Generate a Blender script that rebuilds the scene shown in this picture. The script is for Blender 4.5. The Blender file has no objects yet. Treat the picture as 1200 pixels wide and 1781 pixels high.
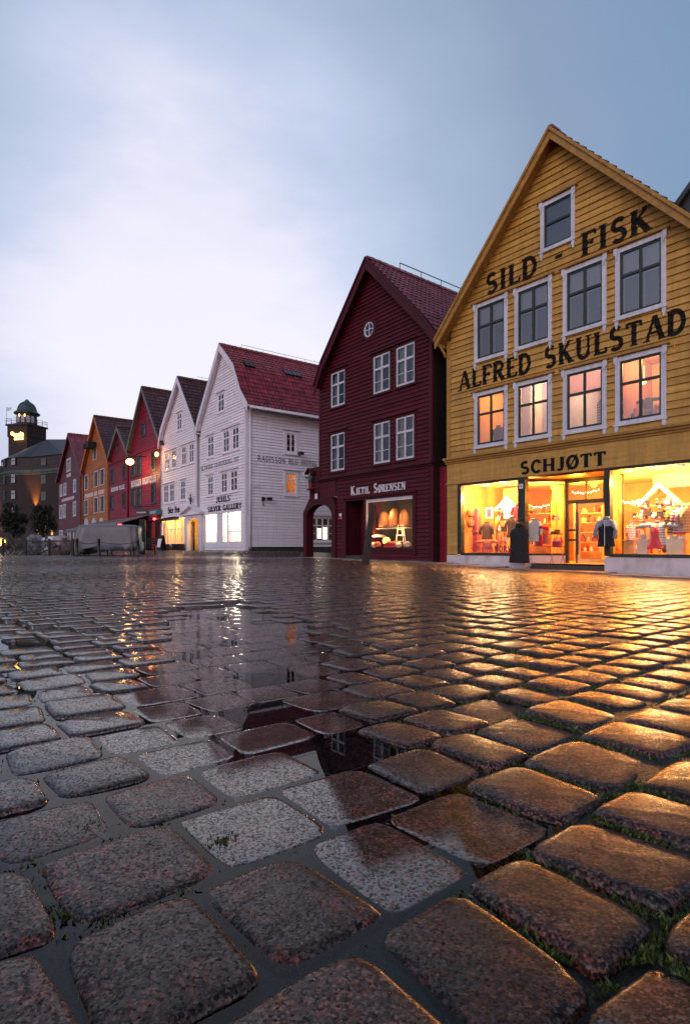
import bpy, math, random
import numpy as np
from mathutils import Vector
R = math.radians
random.seed(7); rng = np.random.default_rng(7)
sc = bpy.context.scene
COL = sc.collection

# ------------------------------------------------------------------ camera, sky, sun, exposure
CZ = 0.71                                   # lens height above the puddle
FX, PX, HY = 1000.0, 600.0, 952.0           # measured focal length, centre and horizon of the photograph (1200 px wide)
cam = bpy.data.cameras.new('camera'); camo = bpy.data.objects.new('camera', cam); COL.objects.link(camo)
camo.location = (0, 0, CZ); camo.rotation_euler = (R(90), 0, 0)
cam.sensor_fit = 'HORIZONTAL'; cam.sensor_width = 24.0; cam.lens = 24.0 * FX / 1200
cam.shift_y = (HY - 890.5) / 1200.0; cam.clip_start = 0.05; cam.clip_end = 2000
sc.camera = camo
sc.view_settings.view_transform = 'Standard'; sc.view_settings.look = 'None'
sc.view_settings.exposure = 0.0; sc.view_settings.gamma = 1.0
cy = sc.cycles
cy.use_denoising = True; cy.sample_clamp_indirect = 4.0; cy.sample_clamp_direct = 0
cy.max_bounces = 8; cy.transparent_max_bounces = 12; cy.caustics_reflective = False; cy.caustics_refractive = False

w = bpy.data.worlds.new('World'); sc.world = w; w.use_nodes = True
nt = w.node_tree; nt.nodes.clear()
def N(nt, t, **k):
    n = nt.nodes.new(t)
    for a, v in k.items():
        if a.startswith('i_'): n.inputs[a[2:]].default_value = v
        else: setattr(n, a, v)
    return n
def math_n(nt, op, a, b=None):
    n = nt.nodes.new('ShaderNodeMath'); n.operation = op
    for i, x in enumerate((a, b)):
        if x is None: continue
        if isinstance(x, (int, float)): n.inputs[i].default_value = x
        else: nt.links.new(x, n.inputs[i])
    return n.outputs[0]
def ramp(nt, fac, stops, interp='LINEAR'):
    n = nt.nodes.new('ShaderNodeValToRGB'); cr = n.color_ramp; cr.interpolation = interp
    while len(cr.elements) < len(stops): cr.elements.new(0.5)
    for e, (p, c) in zip(cr.elements, stops):
        e.position = p; e.color = (*c, 1) if len(c) == 3 else c
    nt.links.new(fac, n.inputs[0]); return n.outputs[0]
def mixc(nt, f, a, b, blend='MIX'):
    n = nt.nodes.new('ShaderNodeMix'); n.data_type = 'RGBA'; n.blend_type = blend
    for i, x in ((0, f), (6, a), (7, b)):
        if isinstance(x, (int, float)): n.inputs[i].default_value = x
        elif isinstance(x, tuple): n.inputs[i].default_value = (*x, 1) if len(x) == 3 else x
        else: nt.links.new(x, n.inputs[i])
    return n.outputs[2]
tc = nt.nodes.new('ShaderNodeTexCoord'); sp = nt.nodes.new('ShaderNodeSeparateXYZ'); nt.links.new(tc.outputs['Generated'], sp.inputs[0])
wn = N(nt, 'ShaderNodeTexNoise', i_Scale=2.6, i_Detail=7.0, i_Roughness=0.55)
wm = nt.nodes.new('ShaderNodeMapping'); wm.inputs['Scale'].default_value = (1, 1, 2.6); nt.links.new(tc.outputs['Generated'], wm.inputs[0]); nt.links.new(wm.outputs[0], wn.inputs['Vector'])
dt = nt.nodes.new('ShaderNodeVectorMath'); dt.operation = 'DOT_PRODUCT'; dt.inputs[1].default_value = Vector((-.25, 1, .47)).normalized(); nt.links.new(tc.outputs['Generated'], dt.inputs[0])
lowe = math_n(nt, 'MAXIMUM', math_n(nt, 'SUBTRACT', .45, sp.outputs[2]), 0.0)
s = math_n(nt, 'ADD', dt.outputs['Value'], math_n(nt, 'MULTIPLY', lowe, 0.15))
s = math_n(nt, 'ADD', s, math_n(nt, 'MULTIPLY', math_n(nt, 'SUBTRACT', wn.outputs[0], 0.5), 0.07))
s = math_n(nt, 'DIVIDE', math_n(nt, 'SUBTRACT', s, 0.7), 0.3)
front = ramp(nt, s, [(0.0, (.06, .10, .20)), (0.2, (.19, .285, .455)), (0.56, (.245, .325, .475)), (0.77, (.365, .45, .605)), (0.89, (.56, .615, .81)), (0.955, (.77, .76, .90)), (1.0, (.86, .82, .93))])
hz_ = nt.nodes.new('ShaderNodeMapRange'); hz_.inputs[1].default_value = .22; hz_.inputs[2].default_value = 0.0; nt.links.new(sp.outputs[2], hz_.inputs[0])
front = mixc(nt, hz_.outputs[0], front, mixc(nt, 1.0, front, (.96, .82, .93), 'MULTIPLY'))
back = ramp(nt, sp.outputs[2], [(0.0, (1.12, .95, 1.10)), (0.18, (1.2, 1.06, 1.27)), (0.40, (.70, .78, 1.10)), (0.62, (.24, .31, .50)), (1.0, (.06, .09, .17))])
bf = nt.nodes.new('ShaderNodeMapRange'); bf.inputs[1].default_value = 0.25; bf.inputs[2].default_value = -0.35; nt.links.new(sp.outputs[1], bf.inputs[0])
skyc = mixc(nt, bf.outputs[0], front, back)
ni = N(nt, 'ShaderNodeTexSky', sky_type='NISHITA', sun_disc=False, sun_elevation=R(3), sun_rotation=R(200))
b1 = N(nt, 'ShaderNodeBackground', i_Strength=1.0); nt.links.new(skyc, b1.inputs[0])
b2 = N(nt, 'ShaderNodeBackground', i_Strength=0.05); nt.links.new(ni.outputs[0], b2.inputs[0])
ad = nt.nodes.new('ShaderNodeAddShader'); nt.links.new(b1.outputs[0], ad.inputs[0]); nt.links.new(b2.outputs[0], ad.inputs[1])
wo = nt.nodes.new('ShaderNodeOutputWorld'); nt.links.new(ad.outputs[0], wo.inputs[0])
sl = bpy.data.lights.new('dusk_sun', 'SUN'); sl.energy = 0.5; sl.angle = R(30); sl.color = (1, .9, .95)
so = bpy.data.objects.new('dusk_sun', sl); COL.objects.link(so)
so.rotation_euler = (R(62), 0, R(-25))

# ------------------------------------------------------------------ mesh builder
class MB:
    def __init__(s): s.v = []; s.f = []; s.m = []; s.t = []
    def face(s, pts, m=0, t=0.5):
        i = len(s.v); s.v += [tuple(p) for p in pts]; s.f.append(tuple(range(i, i + len(pts)))); s.m.append(m); s.t.append(t)
    def box(s, x0, x1, y0, y1, z0, z1, m=0, t=0.5):
        if x0 > x1: x0, x1 = x1, x0
        if y0 > y1: y0, y1 = y1, y0
        if z0 > z1: z0, z1 = z1, z0
        i = len(s.v)
        s.v += [(x0,y0,z0),(x1,y0,z0),(x1,y1,z0),(x0,y1,z0),(x0,y0,z1),(x1,y0,z1),(x1,y1,z1),(x0,y1,z1)]
        for q in ((3,2,1,0),(4,5,6,7),(0,1,5,4),(1,2,6,5),(2,3,7,6),(3,0,4,7)):
            s.f.append(tuple(i + k for k in q)); s.m.append(m); s.t.append(t)
    def prism(s, poly, y0, y1, m=0, t=0.5):       # polygon in xz pushed along y
        n = len(poly); i = len(s.v)
        s.v += [(x, y0, z) for x, z in poly] + [(x, y1, z) for x, z in poly]
        s.f.append(tuple(i + k for k in range(n))); s.f.append(tuple(i + n + k for k in reversed(range(n))))
        for k in range(n):
            k2 = (k + 1) % n; s.f.append((i + k, i + n + k, i + n + k2, i + k2))
        s.m += [m] * (n + 2); s.t += [t] * (n + 2)
    def prismz(s, poly, z0, z1, m=0, t=0.5):      # polygon in xy pushed along z
        n = len(poly); i = len(s.v)
        s.v += [(x, y, z0) for x, y in poly] + [(x, y, z1) for x, y in poly]
        s.f.append(tuple(i + k for k in reversed(range(n)))); s.f.append(tuple(i + n + k for k in range(n)))
        for k in range(n):
            k2 = (k + 1) % n; s.f.append((i + k, i + k2, i + n + k2, i + n + k))
        s.m += [m] * (n + 2); s.t += [t] * (n + 2)
    def loft(s, rings, m=0, t=0.5, cap=True):
        i = len(s.v); n = len(rings[0])
        for r in rings: s.v += [tuple(p) for p in r]
        for a in range(len(rings) - 1):
            for k in range(n):
                k2 = (k + 1) % n
                s.f.append((i + a*n + k, i + a*n + k2, i + (a+1)*n + k2, i + (a+1)*n + k)); s.m.append(m); s.t.append(t)
        if cap:
            s.f.append(tuple(i + k for k in reversed(range(n)))); s.f.append(tuple(i + (len(rings)-1)*n + k for k in range(n)))
            s.m += [m, m]; s.t += [t, t]
    def tube(s, pts, r, n=8, m=0, t=0.5):
        pts = [Vector(p) for p in pts]; rs = r if isinstance(r, (list, tuple)) else [r] * len(pts)
        rings = []
        for i, p in enumerate(pts):
            d = (pts[min(i+1, len(pts)-1)] - pts[max(i-1, 0)]).normalized()
            a = d.orthogonal().normalized() if abs(d.z) < .98 else Vector((1, 0, 0))
            if abs(d.z) < .98: a = d.cross(Vector((0, 0, 1))).normalized()
            b = d.cross(a)
            rings.append([p + a * (rs[i] * math.cos(2*math.pi*k/n)) + b * (rs[i] * math.sin(2*math.pi*k/n)) for k in range(n)])
        s.loft(rings, m, t)
    def lathe(s, prof, n=16, c=(0, 0, 0), m=0, t=0.5):
        s.loft([[(c[0] + r*math.cos(2*math.pi*k/n), c[1] + r*math.sin(2*math.pi*k/n), c[2] + z) for k in range(n)] for r, z in prof], m, t)
    def blob(s, c, rx, ry, rz, n=10, m=0, t=0.5, jit=0.0):
        prof = []
        for a in range(n//2 + 1):
            th = math.pi * a / (n//2); rr = max(math.sin(th), .02); z = -math.cos(th)
            prof.append([(c[0] + rx*rr*math.cos(2*math.pi*k/n)*(1+random.uniform(-jit, jit)), c[1] + ry*rr*math.sin(2*math.pi*k/n)*(1+random.uniform(-jit, jit)), c[2] + rz*z) for k in range(n)])
        s.loft(prof, m, t)
    def build(s, name, mats, parent=None, smooth=False, loc=None, rz=None):
        me = bpy.data.meshes.new(name); me.from_pydata(s.v, [], s.f)
        mats = mats if isinstance(mats, (list, tuple)) else [mats]
        for x in mats: me.materials.append(x)
        if len(mats) > 1: me.polygons.foreach_set('material_index', s.m)
        at = me.attributes.new('tone', 'FLOAT', 'FACE'); at.data.foreach_set('value', np.array(s.t, dtype=np.float32))
        if smooth: me.polygons.foreach_set('use_smooth', [True] * len(me.polygons))
        me.update()
        o = bpy.data.objects.new(name, me); COL.objects.link(o)
        if parent: o.parent = parent
        if loc is not None: o.location = loc
        if rz is not None: o.rotation_euler = (0, 0, rz)
        return o
def tag(o, label=None, cat=None, group=None, kind=None):
    if label: o['label'] = label
    if cat: o['category'] = cat
    if group: o['group'] = group
    if kind: o['kind'] = kind
    return o
def empty(name, loc, rz=0, label=None, cat=None, group=None):
    o = bpy.data.objects.new(name, None); COL.objects.link(o); o.location = loc; o.rotation_euler = (0, 0, rz); o.empty_display_size = .3
    return tag(o, label, cat, group)
def copy_tree(o, parent=None):
    c = o.copy(); COL.objects.link(c); c.parent = parent
    for ch in list(o.children): copy_tree(ch, c)
    return c

# ------------------------------------------------------------------ materials
def new_mat(name):
    m = bpy.data.materials.new(name); m.use_nodes = True; n = m.node_tree; n.nodes.clear()
    o = n.nodes.new('ShaderNodeOutputMaterial'); return m, n, o
def objco(n, scale=(1, 1, 1)):
    t = n.nodes.new('ShaderNodeTexCoord'); mp = n.nodes.new('ShaderNodeMapping'); mp.inputs['Scale'].default_value = scale
    n.links.new(t.outputs['Object'], mp.inputs[0]); return mp.outputs[0]
def noise(n, vec, scale, detail=4.0, rough=.55):
    x = N(n, 'ShaderNodeTexNoise', i_Scale=scale, i_Detail=detail, i_Roughness=rough); n.links.new(vec, x.inputs['Vector']); return x.outputs[0]
def plain(name, col, rough=.5, var=.25, nscale=3.0, metal=0.0, bump=.15, bscale=40.0, coat=0.0, stretch=(1, 1, 1), dirt=0.0, dirtcol=(.03, .025, .02), spec=.5, tv=.4, streak=0.0):
    m, n, o = new_mat(name); p = n.nodes.new('ShaderNodeBsdfPrincipled')
    v = objco(n, stretch); f = noise(n, v, nscale)
    lo = tuple(max(0, c * (1 - var)) for c in col); hi = tuple(min(1, c * (1 + var)) for c in col)
    c = ramp(n, f, [(.3, lo), (.7, hi)])
    a = N(n, 'ShaderNodeAttribute', attribute_name='tone')
    k = math_n(n, 'ADD', 1 - tv/2, math_n(n, 'MULTIPLY', a.outputs['Fac'], tv))
    c = mixc(n, 1.0, c, k, 'MULTIPLY')
    if dirt:
        d = ramp(n, noise(n, objco(n, (1, 1, .6)), 1.7, 7, .7), [(.5, (0, 0, 0)), (.72, (1, 1, 1))])
        c = mixc(n, math_n(n, 'MULTIPLY', d, dirt), c, dirtcol)
    if streak:
        c = mixc(n, 1.0, c, ramp(n, noise(n, objco(n, (5, 5, .28)), 1.6, 6, .65), [(.34, (1-streak,)*3), (.58, (1, 1, 1))]), 'MULTIPLY')
    n.links.new(c, p.inputs['Base Color']); p.inputs['Metallic'].default_value = metal
    rr = math_n(n, 'ADD', rough - .1, math_n(n, 'MULTIPLY', noise(n, v, nscale * 3), .2)); n.links.new(rr, p.inputs['Roughness'])
    p.inputs['Coat Weight'].default_value = coat; p.inputs['Coat Roughness'].default_value = .12; p.inputs['Specular IOR Level'].default_value = spec
    if bump:
        b = N(n, 'ShaderNodeBump', i_Strength=bump, i_Distance=.01); n.links.new(noise(n, v, bscale, 3), b.inputs['Height']); n.links.new(b.outputs[0], p.inputs['Normal'])
    n.links.new(p.outputs[0], o.inputs[0]); return m
def wood(name, col, rough=.5, var=.22, dirt=.25, dirtcol=None, tv=.34, spec=.32, streak=.22):
    return plain(name, col, rough, var, 2.2, bump=.35, bscale=26, stretch=(.5, .5, 4.5), dirt=dirt, dirtcol=dirtcol or tuple(c * .45 for c in col), tv=tv, spec=spec, streak=streak)
def emit(name, col, s):
    m, n, o = new_mat(name); e = N(n, 'ShaderNodeEmission', i_Strength=s); e.inputs[0].default_value = (*col, 1)
    n.links.new(e.outputs[0], o.inputs[0]); return m
def glassm(name, ior=1.55, tint=(.92, .94, .93), rough=0.0, bump=0.0):
    m, n, o = new_mat(name); fr = N(n, 'ShaderNodeFresnel', i_IOR=ior); t = n.nodes.new('ShaderNodeBsdfTransparent'); t.inputs[0].default_value = (*tint, 1)
    g = N(n, 'ShaderNodeBsdfGlossy', i_Roughness=rough); mx = n.nodes.new('ShaderNodeMixShader')
    if bump:
        b = N(n, 'ShaderNodeBump', i_Strength=bump, i_Distance=.01); n.links.new(noise(n, objco(n), 2.5, 2), b.inputs['Height'])
        n.links.new(b.outputs[0], g.inputs['Normal'])
    n.links.new(fr.outputs[0], mx.inputs[0]); n.links.new(t.outputs[0], mx.inputs[1]); n.links.new(g.outputs[0], mx.inputs[2]); n.links.new(mx.outputs[0], o.inputs[0]); return m
def cloth_thin(name, col, tr=.55):
    m, n, o = new_mat(name); d = n.nodes.new('ShaderNodeBsdfDiffuse'); t = n.nodes.new('ShaderNodeBsdfTranslucent'); mx = n.nodes.new('ShaderNodeMixShader'); mx.inputs[0].default_value = tr
    c = ramp(n, noise(n, objco(n), 6), [(.3, tuple(k*.85 for k in col)), (.7, col)]); n.links.new(c, d.inputs[0]); n.links.new(c, t.inputs[0])
    n.links.new(d.outputs[0], mx.inputs[1]); n.links.new(t.outputs[0], mx.inputs[2]); n.links.new(mx.outputs[0], o.inputs[0]); return m
def striped(name, cols, freq, axis=2, rough=.85):
    m, n, o = new_mat(name); p = N(n, 'ShaderNodeBsdfPrincipled', i_Roughness=rough); sx = n.nodes.new('ShaderNodeSeparateXYZ'); n.links.new(objco(n), sx.inputs[0])
    f = math_n(n, 'FRACT', math_n(n, 'MULTIPLY', sx.outputs[axis], freq)); c = ramp(n, f, [(i / len(cols), k) for i, k in enumerate(cols)], 'CONSTANT')
    n.links.new(c, p.inputs['Base Color']); b = N(n, 'ShaderNodeBump', i_Strength=.4, i_Distance=.01); n.links.new(noise(n, objco(n), 60), b.inputs['Height']); n.links.new(b.outputs[0], p.inputs['Normal'])
    n.links.new(p.outputs[0], o.inputs[0]); return m
def brickm(name, col, mortar, sx=1, scale=4.0):
    m, n, o = new_mat(name); p = N(n, 'ShaderNodeBsdfPrincipled', i_Roughness=.8)
    b = N(n, 'ShaderNodeTexBrick', i_Scale=scale); v = n.nodes.new('ShaderNodeTexCoord'); s2 = n.nodes.new('ShaderNodeSeparateXYZ'); n.links.new(v.outputs['Object'], s2.inputs[0])
    cb = n.nodes.new('ShaderNodeCombineXYZ'); n.links.new(math_n(n, 'ADD', s2.outputs[0], s2.outputs[1]), cb.inputs[0]); n.links.new(s2.outputs[2], cb.inputs[1]); n.links.new(cb.outputs[0], b.inputs['Vector'])
    b.inputs['Color1'].default_value = (*col, 1); b.inputs['Color2'].default_value = (*[c * .7 for c in col], 1); b.inputs['Mortar'].default_value = (*mortar, 1); b.inputs['Mortar Size'].default_value = .03
    c = mixc(n, 1.0, b.outputs[0], ramp(n, noise(n, objco(n), .8), [(.3, (.7, .7, .7)), (.7, (1.15, 1.15, 1.15))]), 'MULTIPLY')
    n.links.new(c, p.inputs['Base Color']); n.links.new(p.outputs[0], o.inputs[0]); return m

M = {}
M['yellow'] = wood('yellow_paint', (.52, .29, .066), .5, .18, .35, (.20, .10, .02))
M['yellow_trim'] = wood('yellow_trim_paint', (.38, .20, .042), .5, .18, .3, (.16, .08, .018))
M['white_trim'] = wood('white_trim_paint', (.62, .62, .68), .5, .08, .25, (.25, .25, .27))
M['green_sash'] = wood('green_sash_paint', (.026, .040, .030), .4, .2, .1)
M['maroon'] = wood('maroon_paint', (.078, .0045, .0105), .6, .22, .3)
M['maroon_trim'] = wood('maroon_trim_paint', (.060, .004, .009), .6, .2, .3)
M['white_wood'] = wood('white_paint', (.84, .79, .84), .55, .04, .05, (.5, .46, .5), tv=.10, streak=.10)
M['white_bar'] = wood('white_barge_paint', (.74, .69, .76), .5, .05, .10, (.4, .38, .4), tv=.08, streak=.08)
M['grey_bar'] = wood('grey_barge_paint', (.15, .14, .13), .5, .15, .2)
M['red'] = wood('red_paint', (.25, .012, .032), .45, .2, .25)
M['orange'] = wood('orange_paint', (.46, .15, .035), .5, .18, .25)
M['purple'] = wood('purple_paint', (.15, .042, .055), .5, .18, .2)
M['dark_sash'] = wood('dark_green_sash_paint', (.05, .055, .05), .45, .15, .1)
M['black_paint'] = plain('black_letter_paint', (.010, .009, .008), .8, .3, bump=.05, spec=.15)
M['white_paint'] = plain('white_letter_paint', (.72, .70, .72), .5, .1, bump=.05)
M['pink_paint'] = plain('pale_letter_paint', (.75, .62, .66), .5, .1, bump=.05)
M['dark_wood'] = wood('dark_wood', (.018, .015, .013), .55, .3, .2)
M['glass'] = glassm('window_glass', 2.4); M['shop_glass'] = glassm('shop_window_glass', 1.45, (.97, .97, .97))
M['water'] = glassm('rain_water', 1.33, (.93, .92, .90), bump=.012)
M['curtain'] = plain('white_curtain_cloth', (.62, .62, .66), .9, .1, 8, bump=0)
M['blind'] = plain('grey_blind_cloth', (.42, .42, .46), .9, .06, 8, bump=0)
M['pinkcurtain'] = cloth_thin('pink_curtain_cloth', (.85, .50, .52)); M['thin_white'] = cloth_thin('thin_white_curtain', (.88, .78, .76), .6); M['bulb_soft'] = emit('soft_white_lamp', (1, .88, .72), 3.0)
M['plinth'] = plain('white_plinth_render', (.60, .56, .60), .7, .12, 1.5, bump=.3, bscale=12, dirt=.55, dirtcol=(.20, .17, .16))
M['dark_stone'] = plain('dark_step_stone', (.05, .045, .04), .4, .3, 3, bump=.4)
M['concrete'] = plain('wet_pavement_stone', (.20, .17, .15), .38, .3, 5, bump=.5, bscale=60)
M['black_metal'] = plain('black_metal', (.015, .015, .017), .4, .2, bump=.05)
M['grey_metal'] = plain('grey_metal', (.22, .22, .23), .45, .15, metal=.6, bump=.05)
M['copper'] = plain('green_copper', (.030, .052, .046), .5, .35, 2.0, bump=.2, dirt=.4, dirtcol=(.02, .03, .03))
M['brick'] = brickm('brown_brick', (.032, .013, .012), (.02, .014, .013), scale=2.2)
M['band'] = plain('brown_stone', (.030, .018, .018), .7, .25, 1.5, bump=.3)
M['slate'] = plain('grey_slate', (.026, .026, .034), .5, .35, 3.0, bump=.5, bscale=8)
M['dark_room'] = plain('dark_room', (.035, .03, .03), .8, .1, bump=0)
def tile_mat(name, col):
    return plain(name, col, .42, .45, 2.4, bump=.2, bscale=30, dirt=.35, dirtcol=tuple(c * .35 for c in col), coat=.15)
M['tile_red'] = tile_mat('red_roof_tile', (.20, .026, .034)); M['tile_dark'] = tile_mat('brown_roof_tile', (.07, .024, .024)); M['tile_rose'] = tile_mat('rose_roof_tile', (.17, .040, .050))
M['tile_black'] = tile_mat('black_roof_tile', (.015, .015, .018))
M['cream'] = plain('cream_wall', (.78, .60, .32), .7, .14, 1.5, bump=0); M['shelf'] = plain('pale_wood_shelf', (.62, .42, .18), .6, .15, 3, bump=0)
M['warmboard'] = wood('warm_board', (.60, .40, .20), .6, .1, .1)
M['bulb'] = emit('warm_bulb', (1, .52, .13), 7); M['bulb_white'] = emit('white_bulb', (1, .86, .70), 16); M['bulb_red'] = emit('red_lamp', (1, .04, .05), 14)
M['neon'] = emit('yellow_neon', (1, .52, .10), 9); M['amber'] = emit('amber_window_light', (1, .36, .05), 3.2); M['flood'] = emit('floodlight_glow', (1, .62, .12), 14)
M['fairy'] = emit('fairy_light_strip', (1, .80, .42), 14)
M['tube'] = emit('tube_light', (.8, .9, 1), 3.0)
for nm, c in dict(cloth_black=(.012, .011, .013), cloth_grey=(.30, .30, .33), cloth_red=(.55, .02, .04), cloth_white=(.75, .70, .62), cloth_brown=(.10, .05, .03), cloth_salmon=(.62, .16, .10),
                  cloth_green=(.03, .10, .08), wood_red=(.30, .02, .02), cloth_purple=(.30, .05, .16), paper=(.78, .70, .55), wicker=(.22, .10, .04), cloth_dark=(.03, .02, .02), skin=(.5, .3, .2)).items():
    M[nm] = plain(nm, c, .85, .15, 6, bump=.3, bscale=50)
M['knit_blue'] = striped('blue_striped_knit', [(.20, .32, .48), (.65, .68, .70)], 14); M['knit_yellow'] = striped('yellow_striped_knit', [(.62, .40, .06), (.10, .05, .02)], 12)
M['knit_red'] = striped('red_striped_knit', [(.60, .03, .08), (.72, .55, .50)], 12); M['knit_pale'] = striped('pale_striped_knit', [(.70, .55, .25), (.55, .36, .12)], 12); M['knit_pink'] = striped('pink_dotted_knit', [(.62, .10, .22), (.75, .62, .60)], 20)

# ------------------------------------------------------------------ lettering: stroke glyphs with thick and thin strokes and slab serifs
def arc(cx, cy, rx, ry, a0, a1, n=9): return [(cx + rx*math.cos(R(a0 + (a1-a0)*i/n)), cy + ry*math.sin(R(a0 + (a1-a0)*i/n))) for i in range(n+1)]
H_, T_ = 1.0, .55
GL = {
 'A': (.82, [(H_, [(.41,1),(.72,0)]), (T_, [(.08,0),(.41,1)]), (T_, [(.2,.32),(.6,.32)])], [(.08,0),(.72,0)]),
 'B': (.66, [(H_, [(.14,0),(.14,1)]), (.75, [(.14,.94)] + arc(.34,.74,.22,.20,90,-90) + [(.14,.54)]), (.8, [(.14,.54)] + arc(.36,.30,.25,.24,90,-90) + [(.14,.06)])], [(.14,0,-1),(.14,1,-1)]),
 'C': (.74, [(.9, arc(.42,.5,.31,.45,45,315,16))], [(.64,.8)]),
 'D': (.74, [(H_, [(.14,0),(.14,1)]), (.85, [(.14,.94)] + arc(.3,.5,.34,.44,90,-90,14) + [(.14,.06)])], [(.14,0,-1),(.14,1,-1)]),
 'E': (.62, [(H_, [(.14,0),(.14,1)]), (T_, [(.1,.94),(.56,.94)]), (T_, [(.1,.5),(.44,.5)]), (T_, [(.1,.06),(.58,.06)]), (.5, [(.56,.98),(.56,.80)]), (.5, [(.58,.02),(.58,.22)])], [(.14,0,-1),(.14,1,-1)]),
 'F': (.60, [(H_, [(.14,0),(.14,1)]), (T_, [(.1,.94),(.56,.94)]), (T_, [(.1,.5),(.44,.5)]), (.5, [(.56,.98),(.56,.78)]), (.5, [(.44,.60),(.44,.40)])], [(.14,0),(.14,1,-1)]),
 'G': (.78, [(.9, arc(.42,.5,.31,.45,45,330,16)), (.9, [(.66,.05),(.66,.42)]), (T_, [(.48,.44),(.74,.44)])], []),
 'H': (.84, [(H_, [(.16,0),(.16,1)]), (H_, [(.68,0),(.68,1)]), (T_, [(.16,.5),(.68,.5)])], [(.16,0),(.16,1),(.68,0),(.68,1)]),
 'I': (.38, [(H_, [(.19,0),(.19,1)])], [(.19,0),(.19,1)]),
 'J': (.54, [(H_, [(.36,1),(.36,.2)]), (.8, arc(.21,.2,.15,.17,0,-150,8))], [(.36,1)]),
 'K': (.80, [(H_, [(.16,0),(.16,1)]), (T_, [(.16,.42),(.62,1)]), (H_, [(.32,.56),(.68,0)])], [(.16,0),(.16,1),(.62,1),(.68,0)]),
 'L': (.62, [(H_, [(.16,0),(.16,1)]), (T_, [(.1,.06),(.58,.06)]), (.5, [(.58,.02),(.58,.26)])], [(.16,0,-1),(.16,1)]),
 'M': (.98, [(T_, [(.14,0),(.16,1)]), (H_, [(.18,1),(.46,.05)]), (T_, [(.46,.05),(.78,1)]), (H_, [(.80,0),(.80,1)])], [(.14,0),(.80,0),(.14,1,-1),(.80,1,1)]),
 'N': (.84, [(T_, [(.14,0),(.14,1)]), (H_, [(.16,1),(.68,0)]), (T_, [(.70,0),(.70,1)])], [(.14,0),(.14,1,-1),(.70,1)]),
 'O': (.78, [(.9, arc(.39,.5,.30,.45,0,360,24))], []),
 'Ø': (.78, [(.9, arc(.39,.5,.30,.45,0,360,24)), (.4, [(.10,-.06),(.68,1.06)])], []),
 'R': (.76, [(H_, [(.14,0),(.14,1)]), (.8, [(.14,.94)] + arc(.36,.72,.23,.22,90,-90) + [(.14,.50)]), (H_, [(.34,.5),(.66,0)])], [(.14,0),(.14,1,-1),(.66,0,1)]),
 'S': (.66, [(.85, arc(.33,.72,.21,.22,35,270,12)[:-1] + arc(.33,.28,.23,.23,90,-145,12))], []),
 'T': (.72, [(H_, [(.36,0),(.36,1)]), (T_, [(.06,.94),(.66,.94)]), (.5, [(.06,.98),(.06,.76)]), (.5, [(.66,.98),(.66,.76)])], [(.36,0)]),
 'U': (.80, [(H_, [(.16,1),(.16,.32)]), (.8, arc(.40,.32,.24,.27,180,360,12)), (T_, [(.64,.32),(.64,1)])], [(.16,1),(.64,1)]),
 'V': (.80, [(H_, [(.10,1),(.42,0)]), (T_, [(.42,0),(.70,1)])], [(.10,1),(.70,1)]),
 'W': (1.1, [(H_, [(.08,1),(.32,0)]), (T_, [(.32,0),(.54,1)]), (H_, [(.54,1),(.78,0)]), (T_, [(.78,0),(1.0,1)])], [(.08,1),(.54,1),(1.0,1)]),
 'Y': (.78, [(H_, [(.08,1),(.39,.45)]), (T_, [(.39,.45),(.70,1)]), (H_, [(.39,.48),(.39,0)])], [(.08,1),(.70,1),(.39,0)]),
 'a': (.52, [(.8, [(.38,.62),(.38,0)]), (.7, arc(.24,.2,.15,.17,0,360,12)), (.6, arc(.24,.48,.14,.14,0,150,6))], []),
 'e': (.50, [(.7, arc(.25,.32,.17,.28,0,310,14)), (.6, [(.08,.32),(.42,.32)])], []),
 'k': (.54, [(.9, [(.12,0),(.12,1)]), (.6, [(.12,.28),(.42,.62)]), (.9, [(.22,.36),(.44,0)])], []),
 'n': (.56, [(.9, [(.12,0),(.12,.64)]), (.7, arc(.28,.44,.16,.18,180,0,8)), (.9, [(.44,.44),(.44,0)])], []),
 'r': (.42, [(.9, [(.12,0),(.12,.64)]), (.7, arc(.28,.42,.16,.2,180,40,6))], []),
 'u': (.56, [(.9, [(.12,.64),(.12,.2)]), (.7, arc(.28,.2,.16,.18,180,360,8)), (.9, [(.44,0),(.44,.64)])], []),
 '-': (.55, [(.8, [(.12,.45),(.44,.45)])], []), "'": (.22, [(.8, [(.11,.98),(.09,.74)])], []), ' ': (.55, [], []),
 '#': (.62, [(.9, [(.12,0),(.12,1)]), (.9, [(.48,0),(.48,1)]), (.6, [(.12,.95),(.48,.95)]), (.6, [(.12,.5),(.48,.5)]), (.6, [(.12,.05),(.48,.05)])], []),
}
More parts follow.
